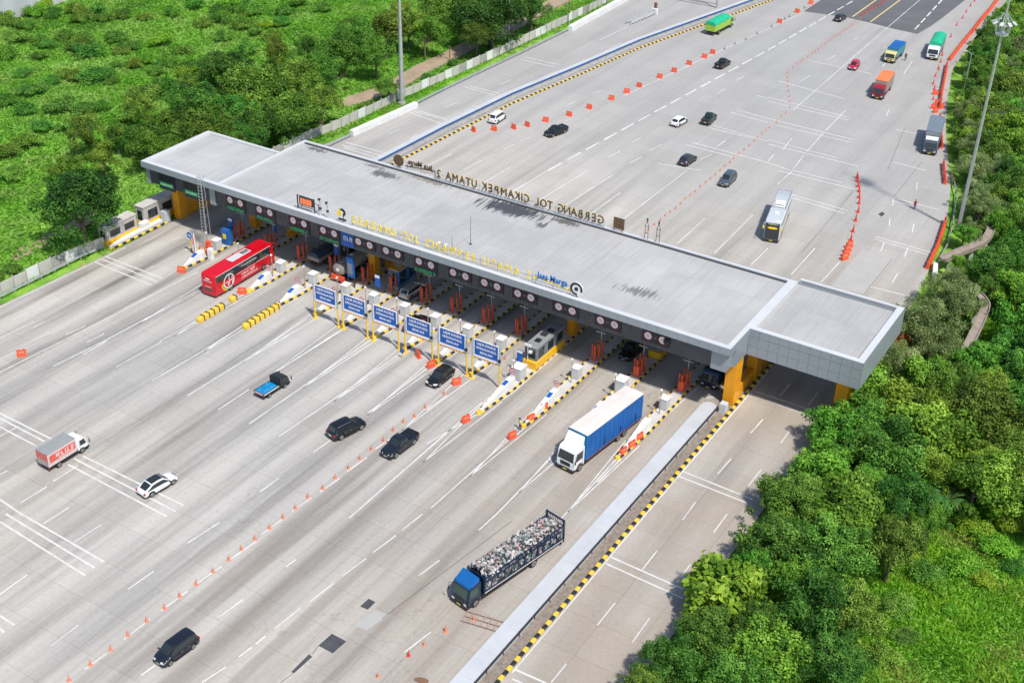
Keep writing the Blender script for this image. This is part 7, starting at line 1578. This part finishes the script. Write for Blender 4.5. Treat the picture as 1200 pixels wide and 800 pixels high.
for i, (x, y, R, k) in enumerate(D['treeL']):
    x = min(x, ximg(ROAD_L, y)-(4.4 if k == 'deep' and y < 10 else 3.2+R*.45)); TL.append((x, y, R, k))
TL.sort(key=lambda q: -q[0])
for i, (x, y, R, k) in enumerate(TL):
    lab = 'big dark round tree beside the roadside booths at the left edge' if (k == 'deep' and y < 10) else uniq(KW[k], where_left(x, y))
    tree(x, y, R*(1.08 if 'booths at the left' in lab else .96), k, lab, None, (6.5 if k == 'deep' else 5.0) if R > 3.2 else 3.2)
TR_ = []
for i, (x, y, R, k) in enumerate(D['treeR']):
    x = max(x, ximg(ROAD_R, y)+(.35+R*.42 if y < 34 else 1.6+R*.95)); TR_.append((x, y, R*(1 if y < 34 else .92), k))
# extra trees that close the wood between those
rnd = random.Random(21); extra = []
def clear_of(x, y, m):
    for L_ in (D['walk1'], D['walk2']):
        for p in L_:
            if (p[0]-x)**2+(p[1]-y)**2 < (m+1.2)**2: return False
            q = (p[0]-93, p[1]+135); 
            for h in (2.5, 5.0, 7.5, 10.0):
                l = math.hypot(*q); u = (p[0]-q[0]/l*h, p[1]-q[1]/l*h)
                if (u[0]-x)**2+(u[1]-y)**2 < (m+.3)**2: return False
    return True
for _ in range(3600):
    y = rnd.uniform(-62, 215); x = ximg(ROAD_R, y)+rnd.uniform(3.5, 46 if y > 20 else 36); R = rnd.uniform(2.1, 4.1)
    if y > 34 and x < ximg(ROAD_R, y)+1.6+R: continue
    if 20 < y < 48 and x < 71: continue
    if 36 < y < 72 and x < 66: continue
    if y < -5 and x > 71+(y+5)*.12: continue           # open grassy slope at lower right
    if 24 < y < 36 and x > 68 and x < 76: continue
    if not clear_of(x, y, R): continue
    vv = Vector((x-93, y+135, 1-93)); zz = vv.dot(_f); uu = vv.dot(_r2)/zz*1.2612; ww = vv.dot(_u2)/zz*1.2612
    if uu > .545 or abs(ww) > .38: continue
    if any((x-a)**2+(y-b)**2 < (.62*(R+c))**2 for a, b, c, _k in TR_+extra): continue
    extra.append((x, y, R, rnd.choice(['broad', 'dense', 'dense', 'broad', 'dense', 'pale' if y > 10 else 'dense'])))
TR_ += extra; TR_.sort(key=lambda q: q[0]-ximg(ROAD_R, q[1]))
for x, y, R, k in TR_:
    R_ = R
    if not clear_of(x, y, R*.8): R_ = R*.72
    tree(x, y, R_*1.1, k, 'large-leaved glossy tree overhanging the ramp at the bottom' if k == 'bigleaf' else uniq(KW[k], where_right(x, y)), None, 2.6)
tree(62.3, 6.5, 1.5, 'flower', 'reddish shrub-like tree squeezed against the right end of the canopy', None, 2.6)
tree(60.6, 20.5, 1.8, 'flower', 'small reddish tree behind the rear right corner of the canopy', None, 2.6)
# bushes
BMESH = []
for v in range(4):
    bl = crown_blobs(100+v, 2.0, 26, .32, .62, .3, .35); V, Tn = leaf_cloud(bl, 330, .105, 50+v, up=.4, under=.1); BMESH.append((V, Tn))
BM = {mt: [quads_mesh('foliage', V, Tn, LM[mt]) for V, Tn in BMESH] for mt in ('bush', 'herb', 'mid')}
stem = MB()
for k in range(6): a = k*1.05; stem.cyl((0, 0, -.2), (.8*math.cos(a), .8*math.sin(a), .9), .06, .02, 5)
stem = stem.mesh('stem', M['wood'])
def bush(x, y, R, label, mt='bush', group=None):
    t = empty('bush', (x, y, gh(x, y)-.1), random.uniform(0, 6.28), label, 'bush', group); s = R/2.0
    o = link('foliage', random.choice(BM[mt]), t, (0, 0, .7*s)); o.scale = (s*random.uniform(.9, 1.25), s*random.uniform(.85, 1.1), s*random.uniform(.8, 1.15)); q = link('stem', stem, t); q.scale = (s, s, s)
BL_ = sorted(D['bushL'], key=lambda q: q[1]); 
for i, (x, y, R, k) in enumerate(BL_):
    x = min(x, -55.5 if y > 20 else -58); bush(x, y, R*1.2, 'rounded green bush in the left meadow, %s from its near end' % nth(i), 'bush' if i % 4 else 'mid', 'bushes scattered over the left meadow')
for i, (x, y, R, k) in enumerate(D['bushR']): bush(max(x, 63), y, R, 'bright leafy shrub on the right-hand slope, %s from the banana plant' % nth(i), 'herb' if i % 3 else 'bush', 'shrubs on the right-hand slope')
# low thicket scattered over the left meadow
rnd = random.Random(4); k = 0; SCR = []
for _ in range(520):
    y = rnd.uniform(10, 215); x = rnd.uniform(-178, -66 if y > 30 else -90)
    if k >= 45: break
    if not any((x-a)**2+(y-b)**2 < 60 for a, b, c, d_ in D['bushL']): continue
    n_ = math.sin(x*.09+1.3)*math.cos(y*.07)+math.sin(y*.16+x*.05)
    if n_ < -.15: continue
    SCR.append((x, y)); k += 1
for i, (x, y) in enumerate(sorted(SCR, key=lambda q: q[1])): bush(x, y, rnd.uniform(1.3, 3.0), 'low wild scrub clump in the left meadow, %s from the near end' % nth(i), rnd.choice(('bush', 'bush', 'mid', 'herb')), 'low scrub clumps in the left meadow')
UB = []
for _ in range(900):
    y = rnd.uniform(-60, 120); x = ximg(ROAD_R, y)+rnd.uniform(3.4, 30)
    if (y < -5 and x > 74) or not clear_of(x, y, 1.0) or any((x-a)**2+(y-b)**2 < 9 for a, b in UB) or len(UB) > 85: continue
    UB.append((x, y))
for i, (x, y) in enumerate(sorted(UB, key=lambda q: q[1])): bush(x, y, rnd.uniform(1.2, 2.1), 'undergrowth shrub below the right-hand trees, %s from the bottom edge' % nth(i), rnd.choice(('bush', 'mid', 'herb')), 'undergrowth shrubs below the right-hand trees')
# banana plant
def banana(x, y, label):
    t = empty('banana_plant', (x, y, gh(x, y)), 0, label, 'banana plant'); MB().cyl((0, 0, 0), (0, 0, 2.6), .22, .14, 8).ob('stem', M['vest'] if 0 else LM['banana'], t)
    for k in range(9):
        a = 2*PI*k/9+random.uniform(-.3, .3); L_ = random.uniform(2.2, 3.4); b = MB(); n = 7; pts = []
        for i in range(n+1):
            f = i/n; rr = .2+L_*f; z = 2.5+1.5*math.sin(f*2.0)*1.0-1.3*f*f; w = .42*math.sin(PI*min(1, f*.93+.05))+.02
            c, s = math.cos(a), math.sin(a); pts.append(((c*rr-s*w, s*rr+c*w, z-.12), (c*rr, s*rr, z), (c*rr+s*w, s*rr-c*w, z-.12)))
        for i in range(n):
            for j in (0, 1): b.quad(pts[i][j], pts[i][j+1], pts[i+1][j+1], pts[i+1][j])
        b.ob('leaf', LM['banana'], t)
banana(72.4, -7.8, 'banana plant with long arching leaves among the right-hand trees, left one'); banana(74.6, -6.6, 'smaller banana plant with drooping leaves, right one of the two')
# grass: many small blades, one object per field
def grass(name, n, boxes, hgt, mat, seed, clump=.25, keep=None, wid=.10):
    r = np.random.default_rng(seed); X = []; Y = []
    for (x0, x1, y0, y1, wt) in boxes:
        m = int(n*wt); X.append(r.uniform(x0, x1, m)); Y.append(r.uniform(y0, y1, m))
    X = np.concatenate(X); Y = np.concatenate(Y); xl = np.interp(Y, [p[1] for p in ROAD_L], [p[0] for p in ROAD_L]); xr = np.interp(Y, [p[1] for p in ROAD_R], [p[0] for p in ROAD_R])
    ok = (X < xl-1.6) | (X > xr+1.0)
    pp = np.array(D['path2']); px = np.interp(Y, pp[:, 1], pp[:, 0], left=999, right=999)-1.0; ok &= np.abs(X-px) > 2.2
    if keep is not None: ok &= keep(X, Y)
    X, Y = X[ok], Y[ok]; m = len(X); dr = X-np.interp(Y, [p[1] for p in ROAD_R], [p[0] for p in ROAD_R]); dl = np.interp(Y, [p[1] for p in ROAD_L], [p[0] for p in ROAD_L])-X
    Z = np.where(dr > 0, -np.minimum(2.4, np.maximum(0, (dr-1.5)*.35)), 0.0)+np.where(dl > 4, np.minimum(1, (dl-4)/14)*(.5*np.sin(X*.05+1)*np.cos(Y*.06)+.35*np.sin(X*.13+Y*.09)), 0)-.08
    fld = .9*np.sin(X*.33+Y*.29)*np.sin(Y*.61-X*.2)+np.sin(X*.21+1)*np.cos(Y*.17)+.6*np.sin(X*.53+Y*.41)+.5*r.normal(size=m)+.8*np.sin(X*.05+Y*.09+1)*np.sin(Y*.045+X*.02)
    h = hgt*(.7+.6*r.random(m))*(1+.25*np.clip(fld, -1, 1.5)); a = r.uniform(0, 2*PI, m); w = wid*(.7+.8*r.random(m))*(1+h)
    lx, ly = r.normal(size=m)*clump*h+.10, r.normal(size=m)*clump*h; c, s = np.cos(a), np.sin(a)
    V = np.empty((m, 4, 3)); V[:, 0] = np.stack([X-c*w, Y-s*w, Z], 1); V[:, 1] = np.stack([X+c*w, Y+s*w, Z], 1); V[:, 2] = np.stack([X+lx+c*w*.45, Y+ly+s*w*.45, Z+h], 1); V[:, 3] = np.stack([X+lx*.6-c*w*.9, Y+ly*.6-s*w*.9, Z+h*.7], 1)
    T_ = np.clip(.50+.17*fld+.13*r.normal(size=m), 0, 1); setp(link(name, quads_mesh(name, V.reshape(-1, 3), T_, mat)), kind='stuff')
LM['grass'] = leaf_material('meadow_grass', (.09, .32, .02), (.24, .58, .05), (.48, .74, .18), .45, .0, dry=(.44, .62, .16))
LM['lush'] = leaf_material('lush_grass', (.08, .28, .012), (.19, .50, .02), (.40, .66, .06), .4, .0, dry=(.46, .44, .12))
grass('meadow_grass', 290000, [(-175, -52, 15, 130, .56), (-130, -46, 100, 225, .24), (-160, -53, -30, 30, .2)], .36, LM['grass'], 1, clump=1.0, wid=.12)
grass('slope_grass', 260000, [(57.5, 105, -75, 40, .85), (60, 90, 20, 60, .15)], .40, LM['lush'], 2, clump=.6, wid=.06)
grass('verge_grass', 26000, [(-56, -50.5, -60, 150, 1)], .22, LM['lush'], 3, wid=.08)
